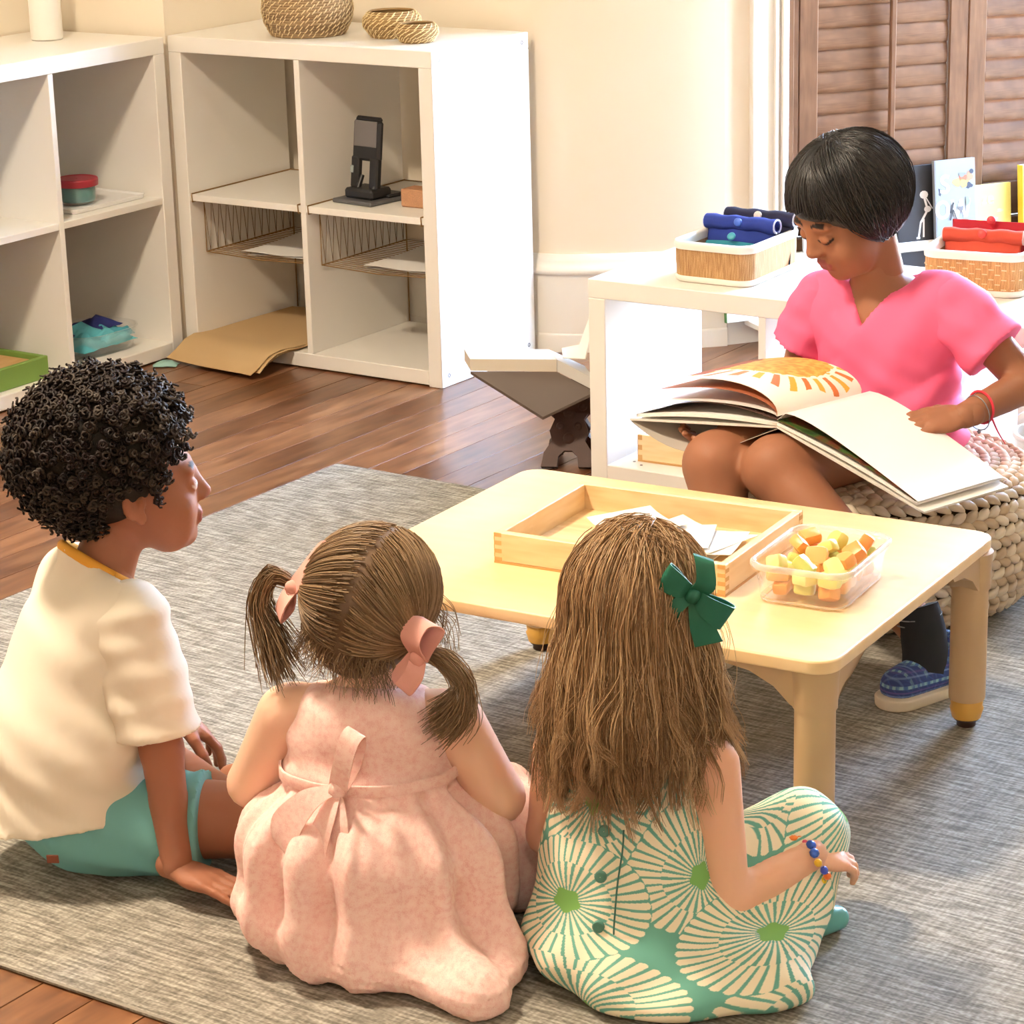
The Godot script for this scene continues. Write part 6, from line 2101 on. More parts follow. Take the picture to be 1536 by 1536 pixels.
func build_green_girl() -> void:
	var rng := RandomNumberGenerator.new()
	rng.seed = 303
	var t := thing("person", "toddler with long light brown hair and a green bow in a teal flower print dress", "person", Vector3(2.63, 0.0076, 2.16), 0.274)
	var skin := lin(232, 180, 150)
	var HX := Transform3D(Basis(Vector3.UP, -0.12) * Basis(Vector3(0, 0, 1), -0.05), Vector3(-0.028, 0.450, -0.022))
	var mb := MB.new()
	mb.use_col = true
	mb.col = skin
	var F := Field.new(Vector3(-0.20, -0.01, -0.27), Vector3(0.22, 0.40, 0.12), 0.0076)
	F.cone(Vector3(-0.035, 0.08, 0.02), Vector3(-0.03, 0.24, 0), 0.080, 0.068, 0.02)
	F.cone(Vector3(-0.105, 0.272, 0), Vector3(0.045, 0.272, 0), 0.031, 0.031, 0.03)
	F.cone(Vector3(-0.03, 0.275, 0), Vector3(-0.03, 0.38, -0.012), 0.031, 0.030, 0.02)
	F.cone(Vector3(0.066, 0.262, 0.0), Vector3(0.086, 0.084, 0.012), 0.034, 0.030, 0.018)
	F.cone(Vector3(0.086, 0.084, 0.012), Vector3(0.172, 0.120, -0.082), 0.031, 0.0205, 0.008)
	F.cone(Vector3(-0.126, 0.262, -0.004), Vector3(-0.150, 0.135, -0.028), 0.034, 0.029, 0.018)
	F.cone(Vector3(-0.150, 0.135, -0.028), Vector3(-0.095, 0.10, -0.135), 0.029, 0.020, 0.008)
	F.cone(Vector3(0.02, 0.06, -0.02), Vector3(0.145, 0.110, -0.150), 0.052, 0.042, 0.02)
	F.cone(Vector3(0.145, 0.110, -0.150), Vector3(0.150, 0.035, -0.085), 0.040, 0.026, 0.008)
	F.cone(Vector3(-0.08, 0.06, -0.02), Vector3(-0.095, 0.065, -0.17), 0.052, 0.042, 0.02)
	F.cone(Vector3(-0.095, 0.06, -0.17), Vector3(0.02, 0.035, -0.215), 0.040, 0.026, 0.008)
	F.mesh_into(mb)
	head_mesh(mb, HX, 0.92, skin, lin(206, 120, 108), lin(140, 108, 78), false, Vector3(-0.03, 0.32, -0.004), 0.030)
	mb.col = skin
	hand_mesh(mb, aim(Vector3(0.172, 0.120, -0.082), Vector3(0.045, -0.022, -0.050), Vector3(0.2, 0.9, 0.3)), 0.80, -1, [0.55, 0.6, 0.6, 0.65, 0.5])
	hand_mesh(mb, aim(Vector3(-0.095, 0.10, -0.135), Vector3(0.04, -0.02, -0.06)), 0.80, 1, [0.5, 0.5, 0.5, 0.6, 0.3])
	part(t, "body", mb, skin_mat())
	# dress
	mb = MB.new()
	F = Field.new(Vector3(-0.25, -0.01, -0.26), Vector3(0.26, 0.33, 0.25), 0.0057)
	F.ell(Vector3(-0.034, 0.215, 0.0), Vector3(0.094, 0.085, 0.074), 0.02)
	F.ell(Vector3(-0.036, 0.120, 0.022), Vector3(0.112, 0.110, 0.096), 0.04)
	F.ell(Vector3(-0.030, 0.045, 0.052), Vector3(0.126, 0.055, 0.116), 0.05)
	F.ell(Vector3(0.030, 0.020, 0.120), Vector3(0.090, 0.026, 0.070), 0.04)
	F.cone(Vector3(-0.094, 0.245, 0.012), Vector3(-0.082, 0.295, 0.0), 0.022, 0.018, 0.02)
	F.cone(Vector3(0.034, 0.245, 0.012), Vector3(0.022, 0.295, 0.0), 0.022, 0.018, 0.02)
	F.cone(Vector3(0.02, 0.07, -0.02), Vector3(0.145, 0.114, -0.140), 0.080, 0.056, 0.03)
	F.cone(Vector3(0.145, 0.112, -0.145), Vector3(0.150, 0.060, -0.070), 0.054, 0.052, 0.03)
	F.cone(Vector3(0.140, 0.040, -0.06), Vector3(0.165, 0.022, 0.055), 0.045, 0.026, 0.03)
	F.cone(Vector3(0.165, 0.020, 0.055), Vector3(0.196, 0.016, 0.070), 0.022, 0.010, 0.02)
	F.cone(Vector3(-0.07, 0.07, -0.03), Vector3(-0.090, 0.068, -0.160), 0.072, 0.052, 0.03)
	F.ell(Vector3(0.02, 0.045, -0.12), Vector3(0.12, 0.045, 0.09), 0.03)
	F.ell(Vector3(0.085, 0.040, 0.020), Vector3(0.105, 0.048, 0.105), 0.04)
	F.ell(Vector3(0.120, 0.022, 0.085), Vector3(0.070, 0.026, 0.060), 0.03)
	F.push(func(p: Vector3) -> float:
		var a := atan2(p.x + 0.033, p.z + 0.02)
		return 0.0022 * sin(a * 13 + p.y * 14) * clampf((0.17 - p.y) * 8, 0.1, 1) + 0.0018 * sin(p.x * 64 - p.y * 52 + p.z * 30))
	F.cut(Vector3(0, 0.0015, 0), Vector3.DOWN)
	var uvs := func(p: Vector3) -> Vector2:
		var a := atan2(p.x + 0.033, p.z + 0.05)
		var r := Vector2(p.x + 0.033, p.z + 0.05).length()
		return Vector2(a * 0.140 / 0.6 + 0.5, (0.335 - p.y + maxf(0.0, r - 0.145) * 0.95) / 0.6)
	F.mesh_into(mb, null, uvs)
	var dm := mat(Color(1, 1, 1), 0.85, daisy_texture(), 1.0)
	part(t, "dress", mb, dm)
	# button placket down the back
	var back_z := func(y: float) -> float: return 0.0025 + (lerpf(0.122, 0.100, clampf((y - 0.15) / 0.04, 0, 1)) if y > 0.15 else lerpf(0.131, 0.122, clampf((y - 0.10) / 0.05, 0, 1)))
	mb = MB.new()
	var line: Array = []
	for k in 10:
		var y := lerpf(0.212, 0.085, k / 9.0)
		line.append(Vector3(-0.016 - k * 0.0006, y, back_z.call(y)))
	mb.tube(line, 0.0012, 5)
	part(t, "placket_seam", mb, mat(Color8(64, 112, 98), 0.8))
	for k in 3:
		mb = MB.new()
		var y: float = [0.208, 0.157, 0.098][k]
		mb.lathe([Vector2(0.0075, -0.002), Vector2(0.0075, 0.002), Vector2(0.006, 0.0035), Vector2(0.0045, 0.0026), Vector2(0.0004, 0.0026)], 14, Transform3D(Basis(Vector3.RIGHT, PI / 2 - 0.15), Vector3(-0.040, y, back_z.call(y))))
		part(t, "button", mb, mat(Color8(84, 138, 122), 0.4), "teal green button")
	# shoe tip under the hem
	mb = MB.new()
	F = Field.new(Vector3(0.08, -0.01, -0.20), Vector3(0.26, 0.09, 0.02), 0.004)
	F.cone(Vector3(0.148, 0.024, -0.07), Vector3(0.196, 0.016, -0.125), 0.027, 0.016, 0.01)
	F.cone(Vector3(0.148, 0.03, -0.07), Vector3(0.150, 0.035, -0.06), 0.028, 0.028, 0.01)
	F.cut(Vector3(0, 0.001, 0), Vector3.DOWN)
	F.mesh_into(mb)
	part(t, "shoe", mb, mat(Color8(96, 168, 164), 0.35), "shiny teal shoe tip")
	# long hair from a parting on top of the head
	mb = MB.new()
	mb.use_col = true
	mb.col = lin(150, 117, 82)
	var hl := Vector3(0, 0.020, 0.014)
	var hr := Vector3(0.0715, 0.077, 0.085)
	F = Field.new(HX.origin - Vector3(0.13, 0.14, 0.13), HX.origin + Vector3(0.13, 0.14, 0.13), 0.005)
	F.ell(HX * hl, hr, 0.01, HX.basis)
	F.ell(HX * Vector3(0, -0.050, 0.030), Vector3(0.062, 0.070, 0.054), 0.03, HX.basis)
	F.ell(HX * Vector3(0, -0.045, -0.088), Vector3(0.085, 0.075, 0.078), 0.01, HX.basis, -1)
	F.mesh_into(mb)
	var cols := [lin(164, 130, 92), lin(178, 144, 104), lin(150, 116, 80), lin(194, 162, 122), lin(156, 121, 84), lin(140, 107, 73)]
	for i in 340:
		var a := rng.randf_range(-2.35, 2.35)   # 0 is the back of the head
		var start := Vector3(0.0, 1.0, rng.randf_range(-0.60, 0.32))
		var eq := Vector3(sin(a), -0.10, cos(a)).normalized()
		# keep to the lock's own side of the parting
		start.x = signf(eq.x) * rng.randf_range(0.03, 0.10)
		start = start.normalized()
		var lift := rng.randf_range(1.02, 1.13)
		var path: Array = []
		var first := 0.0 if i % 2 == 0 else rng.randf_range(0.0, 0.45)
		for k in 7:
			var u := lerpf(first, 1.0, k / 6.0)
			var e := start.slerp(eq, u).normalized()
			path.append(HX * (hl + e * hr * lerpf(1.02, lift, u)))
		var p: Vector3 = path[6]
		var out := Vector3(sin(a - 0.12), 0, cos(a - 0.12))
		var along := Vector3(cos(a), 0, -sin(a))
		var ln := rng.randf_range(0.140, 0.250) * (1.0 if absf(a) < 1.2 else 0.92)
		var wph := rng.randf() * TAU
		var amp := rng.randf_range(0.004, 0.011)
		var drift := rng.randf_range(-0.002, 0.034)
		var curl := rng.randf_range(-0.036, 0.036)
		for k in range(1, 12):
			var u := k / 11.0
			var q := p + Vector3(0, -ln * u, 0)
			q += out * (0.010 * sin(u * 1.8) + drift * u * u) + along * (amp * sin(u * 7.5 + wph) * u * 1.5 + curl * sin(pow(u, 2.5) * 2.4))
			q += out * (amp * 0.9 * cos(u * 8.0 + wph) * u)
			# rest on the back instead of sinking into it
			var back := 0.087 + 0.024 * clampf((0.24 - q.y) / 0.1, 0, 1)
			if q.y < 0.32 and absf(q.x + 0.034) < 0.095 and q.z > -0.02: q.z = maxf(q.z, back * sqrt(maxf(0.0, 1.0 - pow((q.x + 0.034) / 0.118, 2.0))) + 0.003)
			path.append(q)
		lock(mb, rng, path, 28, 0.0052, 0.0034, 0.00068, cols[rng.randi() % 6], 0.14)
	# loose flyaway hairs
	for i in 160:
		var a := rng.randf_range(-2.2, 2.2)
		var p := HX * (hl + Vector3(sin(a), rng.randf_range(-0.6, 0.1), cos(a)).normalized() * hr * 1.15)
		var out := Vector3(sin(a), 0, cos(a))
		strand(mb, smooth([p, p + out * rng.randf_range(0.01, 0.03) + Vector3(0, -0.05, 0), p + out * rng.randf_range(0.0, 0.045) + Vector3(0, -0.12, 0), p + out * rng.randf_range(0.0, 0.04) + Vector3(0, -0.17, 0)], 5), 0.0005, 0.0003, cols[3])
	part(t, "hair", mb, vmat(0.42, 0.5), "long loose wavy light brown hair")
	# green bow
	mb = MB.new()
	var c := HX * Vector3(0.070, 0.026, 0.068)
	c = Vector3(0.054, 0.494, 0.040)
	var X := Transform3D(Basis(Vector3(0, 0, 1), -0.55) * Basis(Vector3.UP, 0.25), c)
	var rb := func(ps: Array, d: Vector3, w) -> void:
		var ww: Array = []
		for p in ps: ww.append(X * (p as Vector3))
		ribbon(mb, smooth(ww, 5), (X.basis * d).normalized(), w, 0.0016)
	rb.call([Vector3(0, 0, 0), Vector3(-0.018, 0.004, 0.014), Vector3(-0.040, 0.006, 0.012), Vector3(-0.040, 0.004, 0.0), Vector3(-0.018, 0.0, -0.003), Vector3(0, 0, 0)], Vector3(0, 1, 0.1), [0.012, 0.014, 0.018, 0.022, 0.025, 0.028, 0.030, 0.032, 0.033, 0.034, 0.034, 0.034, 0.034, 0.034, 0.034, 0.034, 0.033, 0.032, 0.030, 0.027, 0.024, 0.021, 0.018, 0.015, 0.013, 0.012])
	rb.call([Vector3(0, 0, 0), Vector3(0.020, -0.002, 0.014), Vector3(0.046, -0.004, 0.012), Vector3(0.046, -0.006, -0.002), Vector3(0.020, -0.004, -0.003), Vector3(0, 0, 0)], Vector3(0, 1, 0.1), [0.012, 0.014, 0.018, 0.022, 0.025, 0.028, 0.030, 0.032, 0.034, 0.035, 0.035, 0.035, 0.035, 0.035, 0.035, 0.034, 0.033, 0.032, 0.030, 0.027, 0.024, 0.021, 0.018, 0.015, 0.013, 0.012])
	rb.call([Vector3(0, 0, 0.002), Vector3(0.004, 0.022, 0.014), Vector3(-0.010, 0.044, 0.010), Vector3(-0.014, 0.046, 0.0)], Vector3(1, 0.2, 0), 0.024)
	rb.call([Vector3(0, 0, 0.002), Vector3(-0.010, -0.018, 0.012), Vector3(-0.006, -0.034, 0.010)], Vector3(1, -0.3, 0), 0.018)
	rb.call([Vector3(0, 0, 0.002), Vector3(0.026, -0.026, 0.008), Vector3(0.048, -0.046, 0.006)], Vector3(0.7, 0.7, 0), [0.012, 0.014, 0.018, 0.022, 0.025, 0.028, 0.030, 0.031, 0.032, 0.033, 0.034])
	mb.lathe([Vector2(0.002, -0.010), Vector2(0.008, -0.007), Vector2(0.009, 0), Vector2(0.008, 0.007), Vector2(0.002, 0.010)], 12, X * Transform3D(Basis(Vector3(0, 0, 1), 0.1), Vector3(0, 0, 0.006)))
	part(t, "hair_bow", mb, mat(Color8(30, 118, 90), 0.6, T.felt, 6.0), "emerald green ribbon bow")
	# bead bracelet on the right wrist
	var W := aim(Vector3(0.168, 0.118, -0.078), Vector3(0.086, 0.036, -0.094))
	var bc := [Color8(70, 90, 200), Color8(240, 190, 50), Color8(40, 90, 190), Color8(40, 90, 190), Color8(226, 90, 120), Color8(60, 80, 170), Color8(244, 172, 140), Color8(244, 150, 110), Color8(200, 40, 70), Color8(236, 220, 110), Color8(250, 150, 60), Color8(240, 210, 60), Color8(240, 120, 50)]
	var br := Node3D.new()
	br.name = "bracelet"
	t.add_child(br)
	br.set_meta("label", "stretchy bracelet of bright plastic beads")
	for k in 13:
		var a := TAU * k / 13.0
		var p := W * Vector3(cos(a) * 0.026 + 0.006, sin(a) * 0.026 - 0.006, 0.004 * sin(a * 3))
		mb = MB.new()
		var r := 0.0062 if k in [2, 3, 6, 7] else 0.0052
		mb.lathe([Vector2(0.001, -r), Vector2(r * 0.75, -r * 0.75), Vector2(r, 0), Vector2(r * 0.75, r * 0.75), Vector2(0.001, r)], 10, Transform3D(W.basis * Basis(Vector3(0, 0, 1), a), p))
		part(br, "bead", mb, mat(bc[k], 0.3))
	mb = MB.new()
	var ph := W * Vector3(-0.018, 0.022, 0.004)
	for k in 5:
		var a := TAU * k / 5
		mb.lathe([Vector2(0.001, -0.002), Vector2(0.0055, -0.001), Vector2(0.006, 0.002), Vector2(0.001, 0.004)], 10, Transform3D(Basis.IDENTITY, ph + Vector3(cos(a) * 0.0065, 0.004, sin(a) * 0.0072)))
	part(br, "flower_charm", mb, mat(Color8(246, 140, 60), 0.4), "orange flower charm")

# ------------------------------------------------------------------ older girl in the pink T-shirt who reads
func build_reader() -> void:
	var rng := RandomNumberGenerator.new()
	rng.seed = 404
	var t := thing("person", "older child with a black bob in a bright pink T-shirt reading on the pouf", "person", Vector3(2.27, 0.0, 0.80), PI)
	var skin := lin(156, 104, 76)
	var hb := Basis(Vector3.UP, -0.50) * Basis(Vector3.RIGHT, -0.52)
	var HX := Transform3D(hb, Vector3(0.044, 0.695, -0.060))
	var mb := MB.new()
	mb.use_col = true
	mb.col = skin
	var F := Field.new(Vector3(-0.36, 0.03, -0.46), Vector3(0.31, 0.64, 0.14), 0.0074)
	F.cone(Vector3(-0.05, 0.335, 0.02), Vector3(0.05, 0.335, 0.02), 0.080, 0.080, 0.02)
	F.cone(Vector3(0, 0.34, 0.02), Vector3(0, 0.49, 0.01), 0.082, 0.080, 0.03)
	F.cone(Vector3(-0.105, 0.528, 0.004), Vector3(0.105, 0.516, 0.004), 0.036, 0.036, 0.03)
	F.cone(Vector3(0.002, 0.52, 0.002), Vector3(0.030, 0.630, -0.028), 0.040, 0.038, 0.025)
	F.cone(Vector3(-0.132, 0.525, 0.0), Vector3(-0.255, 0.412, 0.004), 0.036, 0.030, 0.018)
	F.cone(Vector3(-0.255, 0.412, 0.004), Vector3(-0.207, 0.386, -0.136), 0.031, 0.022, 0.008)
	F.cone(Vector3(0.130, 0.512, 0.0), Vector3(0.160, 0.380, -0.01), 0.036, 0.030, 0.018)
	F.cone(Vector3(0.160, 0.380, -0.01), Vector3(0.205, 0.318, -0.165), 0.031, 0.022, 0.008)
	F.cone(Vector3(0.060, 0.308, 0.0), Vector3(0.158, 0.296, -0.300), 0.060, 0.056, 0.02)
	F.cone(Vector3(0.158, 0.292, -0.300), Vector3(0.10, 0.10, -0.37), 0.053, 0.032, 0.01)
	F.cone(Vector3(-0.062, 0.308, 0.0), Vector3(0.046, 0.304, -0.300), 0.060, 0.056, 0.02)
	F.cone(Vector3(0.046, 0.300, -0.300), Vector3(-0.255, 0.105, -0.385), 0.053, 0.031, 0.01)
	F.cone(Vector3(-0.255, 0.10, -0.385), Vector3(-0.262, 0.06, -0.40), 0.030, 0.026, 0.01)
	F.cone(Vector3(0.10, 0.10, -0.37), Vector3(0.10, 0.06, -0.36), 0.030, 0.026, 0.01)
	F.mesh_into(mb)
	head_mesh(mb, HX, 1.06, skin, lin(150, 84, 78), lin(38, 26, 22), true, Vector3(0.010, 0.565, -0.004), 0.038)
	mb.col = skin
	hand_mesh(mb, aim(Vector3(-0.207, 0.386, -0.136), Vector3(0.070, -0.010, -0.052), Vector3(0.0, 0.85, -0.5)), 0.98, 1, [0.22, 0.28, 0.34, 0.42, 0.25])
	hand_mesh(mb, aim(Vector3(0.205, 0.318, -0.165), Vector3(0.022, -0.004, -0.085), Vector3(0.1, -1, 0.0)), 0.98, 1, [0.25, 0.3, 0.35, 0.45, 0.3])
	part(t, "body", mb, skin_mat())
	# T-shirt with a V neck
	mb = MB.new()
	F = Field.new(Vector3(-0.27, 0.24, -0.16), Vector3(0.25, 0.63, 0.16), 0.005)
	F.ell(Vector3(0, 0.475, 0.006), Vector3(0.128, 0.080, 0.090), 0.03)
	F.ell(Vector3(0, 0.395, 0.008), Vector3(0.122, 0.105, 0.094), 0.04)
	F.ell(Vector3(-0.004, 0.322, -0.004), Vector3(0.140, 0.090, 0.125), 0.04)
	F.cone(Vector3(-0.075, 0.540, 0.004), Vector3(0.075, 0.528, 0.004), 0.042, 0.042, 0.03)
	F.cone(Vector3(-0.105, 0.532, 0.002), Vector3(-0.130, 0.515, 0.0), 0.050, 0.050, 0.03)
	F.cone(Vector3(0.104, 0.518, 0.002), Vector3(0.122, 0.500, 0.0), 0.050, 0.050, 0.03)
	F.push(func(p: Vector3) -> float:
		var w := clampf((0.47 - p.y) * 7, 0.0, 1)
		return w * (0.013 * (absf(sin(p.y * 42 + p.x * 26 + sin(p.x * 26 + p.y * 9) * 1.1)) - 0.6) + 0.0036 * sin(p.y * 120 - p.x * 74)) + 0.0016 * sin(p.x * 75 + p.y * 40))
	F.ell(Vector3(0.008, 0.592, -0.006), Vector3(0.070, 0.050, 0.070), 0.006, Basis(Vector3.RIGHT, -0.25), -1)
	F.carve(func(p: Vector3) -> float: return maxf((absf(p.x - 0.010) - (p.y - 0.496) * 0.62) * 0.85, p.z + 0.02))
	F.cut(Vector3(0, 0.262, 0), Vector3(0, -1, 0.12), 0.4)
	F.mesh_into(mb)
	sleeve(mb, Vector3(-0.120, 0.526, 0.002), Vector3(-0.200, 0.462, -0.002), 0.054, 0.059, Vector3(-0.78, -0.62, 0.0))
	sleeve(mb, Vector3(0.118, 0.512, 0.002), Vector3(0.156, 0.432, -0.004), 0.053, 0.057, Vector3(0.42, -0.9, -0.05))
	part(t, "t_shirt", mb, mat(Color8(248, 108, 150), 0.85))
	# dark shorts
	mb = MB.new()
	F = Field.new(Vector3(-0.18, 0.23, -0.17), Vector3(0.20, 0.42, 0.14), 0.006)
	F.cone(Vector3(-0.05, 0.325, 0.02), Vector3(0.05, 0.325, 0.02), 0.078, 0.078, 0.02)
	F.cone(Vector3(0.060, 0.310, 0.0), Vector3(0.100, 0.305, -0.12), 0.066, 0.064, 0.02)
	F.cone(Vector3(-0.062, 0.310, 0.0), Vector3(-0.020, 0.307, -0.12), 0.066, 0.064, 0.02)
	F.cut(Vector3(0.0, 0.31, -0.125), Vector3(0.25, 0, -1), 0.3)
	F.cut(Vector3(0.0, 0.258, 0.0), Vector3(0, -1, 0), 0.5)
	F.mesh_into(mb)
	part(t, "shorts", mb, mat(Color8(58, 58, 60), 0.85))
	# socks and slip-on shoes
	var shoe_tex := Image.create(128, 128, false, Image.FORMAT_RGB8)
	for y in 128:
		for x in 128:
			var c := Color8(46, 66, 128)
			var v := y % 32
			if v < 3: c = Color8(116, 140, 196)
			elif v > 13 and v < 20: c = Color8(74, 112, 176) if (x / 6) % 2 == 0 else Color8(150, 196, 206)
			elif v > 24 and v < 28: c = Color8(96, 84, 150)
			elif (x + y) % 22 < 3: c = Color8(62, 92, 164)
			shoe_tex.set_pixel(x, y, c)
	var shoe_m := mat(Color(1, 1, 1), 0.75, ImageTexture.create_from_image(shoe_tex), 9.0)
	shoe_m.uv1_triplanar = true
	for s in 2:
		var heel := Vector3(-0.285, 0.0, -0.352) if s == 0 else Vector3(0.10, 0.0, -0.345)
		var toe := Vector3(-0.248, 0.0, -0.468) if s == 0 else Vector3(0.08, 0.0, -0.455)
		var ank := Vector3(-0.256, 0.10, -0.386) if s == 0 else Vector3(0.10, 0.10, -0.37)
		mb = MB.new()
		mb.tube(smooth([ank + Vector3(0.012 if s == 0 else 0.0, 0.042, 0.004), ank + Vector3(0, 0.01, 0), ank + Vector3(-0.008, -0.03, -0.004), ank + Vector3(-0.010, -0.055, -0.012)], 4), [0.034, 0.0345, 0.035, 0.0355, 0.036, 0.036, 0.036, 0.036, 0.036, 0.036, 0.036, 0.036, 0.036], 20)
		part(t, "sock", mb, mat(Color8(34, 36, 42), 0.95))
		mb = MB.new()
		for k in 2:
			var c := ank + Vector3(0.008, 0.030 - k * 0.010, 0.003)
			var rr: Array = []
			for j in 25:
				var a := TAU * j / 24
				rr.append(c + Vector3(cos(a) * 0.0352, -cos(a) * 0.006, sin(a) * 0.0352))
			mb.tube(rr, 0.0012, 5, false)
		part(t, "sock_stripe", mb, mat(Color8(150, 152, 158), 0.9), "thin grey sock stripe")
		F = Field.new(Vector3(minf(heel.x, toe.x) - 0.07, 0.0, toe.z - 0.06), Vector3(maxf(heel.x, toe.x) + 0.07, 0.12, heel.z + 0.07), 0.004)
		F.cone(heel + Vector3(0, 0.050, 0), toe + Vector3(0, 0.034, 0.020), 0.036, 0.030, 0.01)
		F.cone(heel + Vector3(0, 0.050, 0.002), heel + Vector3(0.004, 0.066, 0.0), 0.036, 0.034, 0.01)
		F.ell(ank + Vector3(-0.004, 0.012, 0.004), Vector3(0.036, 0.050, 0.040), 0.004, Basis.IDENTITY, -1)
		F.cut(Vector3(0, 0.022, 0), Vector3.DOWN)
		mb = MB.new()
		F.mesh_into(mb)
		part(t, "shoe", mb, shoe_m, "blue patterned canvas slip-on shoe")
		# sole: outline swept between heel and toe
		mb = MB.new()
		var d := (toe - heel).normalized()
		var w := Vector3(-d.z, 0, d.x)
		var rings: Array = []
		for q in [[0.0078, 0.0], [0.010, 0.0015], [0.022, 0.0025], [0.0245, 0.0]]:
			var r := PackedVector3Array()
			for j in 32:
				var a := TAU * j / 32
				var e := cos(a)
				var cc := (heel + d * 0.002) if e < 0 else (toe + Vector3(0, 0, 0) - d * 0.012)
				var wd: float = (0.0365 if e < 0 else 0.034) + q[1]
				r.append(cc + d * e * (0.036 + q[1]) + w * sin(a) * wd + Vector3(0, q[0], 0))
			rings.append(r)
		mb.loft(rings, true, true, true)
		part(t, "sole", mb, mat(Color8(226, 214, 196), 0.7), "cream rubber sole")
	# red thread bracelet and a thin silver chain on the left wrist
	var W := aim(Vector3(-0.219, 0.393, -0.101), Vector3(0.048, -0.026, -0.140))
	mb = MB.new()
	var rr: Array = []
	for j in 25:
		var a := TAU * j / 24
		rr.append(W * Vector3(cos(a) * 0.0265, sin(a) * 0.0265, 0.003 * sin(a)))
	mb.tube(rr, 0.0022, 6, false)
	mb.tube(smooth([W * Vector3(-0.022, -0.016, 0), W * Vector3(-0.026, -0.040, 0.006), W * Vector3(-0.034, -0.062, 0.012)], 4), [0.0018, 0.0017, 0.0016, 0.0015, 0.0013, 0.0012, 0.001, 0.0009, 0.0008], 5)
	part(t, "thread_bracelet", mb, mat(Color8(222, 50, 66), 0.7), "red thread bracelet with loose ends")
	mb = MB.new()
	rr = []
	var W2 := W * Transform3D(Basis.IDENTITY, Vector3(0, -0.006, -0.010))
	for j in 19:
		var a := TAU * j / 18
		rr.append(W2 * Vector3(cos(a) * 0.027, sin(a) * 0.030, 0))
	mb.tube(rr, 0.0010, 5, false)
	mb.lathe([Vector2(0.0005, -0.004), Vector2(0.004, 0), Vector2(0.0005, 0.004)], 10, Transform3D(Basis.IDENTITY, W2 * Vector3(0.0, -0.033, 0)))
	part(t, "chain_bracelet", mb, M.metal, "thin silver chain with a charm")
	# black bob: strands fall from the crown over the head
	mb = MB.new()
	mb.use_col = true
	mb.col = lin(24, 22, 22)
	var hl := Vector3(0, 0.024, 0.014)
	var hr := Vector3(0.080, 0.084, 0.094)
	F = Field.new(HX.origin - Vector3(0.15, 0.15, 0.15), HX.origin + Vector3(0.15, 0.15, 0.15), 0.0048)
	F.ell(HX * hl, hr * 1.05, 0.01, hb)
	F.ell(HX * Vector3(0, -0.026, 0.032), Vector3(0.076, 0.058, 0.062), 0.03, hb)
	F.ell(HX * Vector3(0, -0.052, -0.080), Vector3(0.078, 0.078, 0.075), 0.008, hb, -1)
	F.mesh_into(mb)
	var cols := [lin(26, 24, 24), lin(34, 31, 31), lin(20, 18, 18), lin(44, 40, 40)]
	for i in 6000:
		var a := rng.randf_range(-PI, PI)     # 0 is the back, PI the face
		var af := absf(a)
		var start := Vector3(0.10 + rng.randfn() * 0.03, 1.0, rng.randf_range(-0.35, 0.25)).normalized()
		var endy := -0.52
		if af > 2.35: endy = lerpf(0.10, 0.34, clampf((af - 2.35) / 0.6, 0, 1))
		elif af > 1.75: endy = lerpf(-0.80, 0.10, (af - 1.75) / 0.6)
		elif af > 1.0: endy = -0.80
		endy += rng.randf_range(-0.10, 0.06)
		var hor := sqrt(maxf(0.05, 1.0 - minf(endy * endy, 0.9)))
		var eq := Vector3(sin(a) * hor, endy, cos(a) * hor).normalized()
		var lift := rng.randf_range(1.05, 1.20)
		if af > 1.0 and af < 2.2: lift = rng.randf_range(1.12, 1.30)
		if a > 1.0 and a < 2.4: endy = maxf(endy, -0.30)
		hor = sqrt(maxf(0.05, 1.0 - minf(endy * endy, 0.9)))
		eq = Vector3(sin(a) * hor, endy, cos(a) * hor).normalized()
		var path: Array = []
		var first := rng.randf_range(0.0, 0.3)
		for k in 10:
			var u := lerpf(first, 1.0, k / 9.0)
			var e := start.slerp(eq, u).normalized()
			path.append(HX * (hl + e * hr * lerpf(1.05, lift, sqrt(u))))
		strand(mb, path, 0.0011, 0.0008, cols[rng.randi() % 4])
	part(t, "hair", mb, vmat(0.34, 0.55), "straight black bob")

# ------------------------------------------------------------------ the large picture book on the reader's knees
func sun_page() -> ImageTexture:
	var n := 256
	var im := Image.create(n, n, false, Image.FORMAT_RGB8)
	im.fill(Color8(250, 240, 230))
	var nz := noise(88, 0.05, 3)
	for y in n:
		for x in n:
			# x runs from the spine to the page's outer edge, y along the spine
			var p := Vector2(x - 190.0, y - 175.0)
			var r := p.length()
			var a := atan2(p.y, p.x)
			var e := nz.get_noise_2d(x, y)
			var c := Color8(250, 240, 230)
			if r < 88 + e * 10: c = Color8(240, 150, 62).lerp(Color8(250, 188, 96), clampf(0.5 + e * 1.4, 0, 1))
			elif r > 96 and r < 150 + 14 * sin(a * 7):
				var s := fposmod(a * 26 / TAU, 1.0)
				if s < 0.42: c = Color8(222, 122, 66) if int(a * 26 / TAU) % 2 == 0 else Color8(246, 176, 70)
			if y > 226 + e * 12 and x > 60: c = Color8(150, 70, 48)
			im.set_pixel(x, y, c)
	im.generate_mipmaps()
	return ImageTexture.create_from_image(im)

func art_page(seed_: int, cols: Array) -> ImageTexture:
	var b := noise_bytes(seed_, 0.03, 128, 128, 128, 128, 3)
	return ramp_tex(128, 128, [b], [1.0], [0.2, 0.4, 0.6, 0.8], cols)

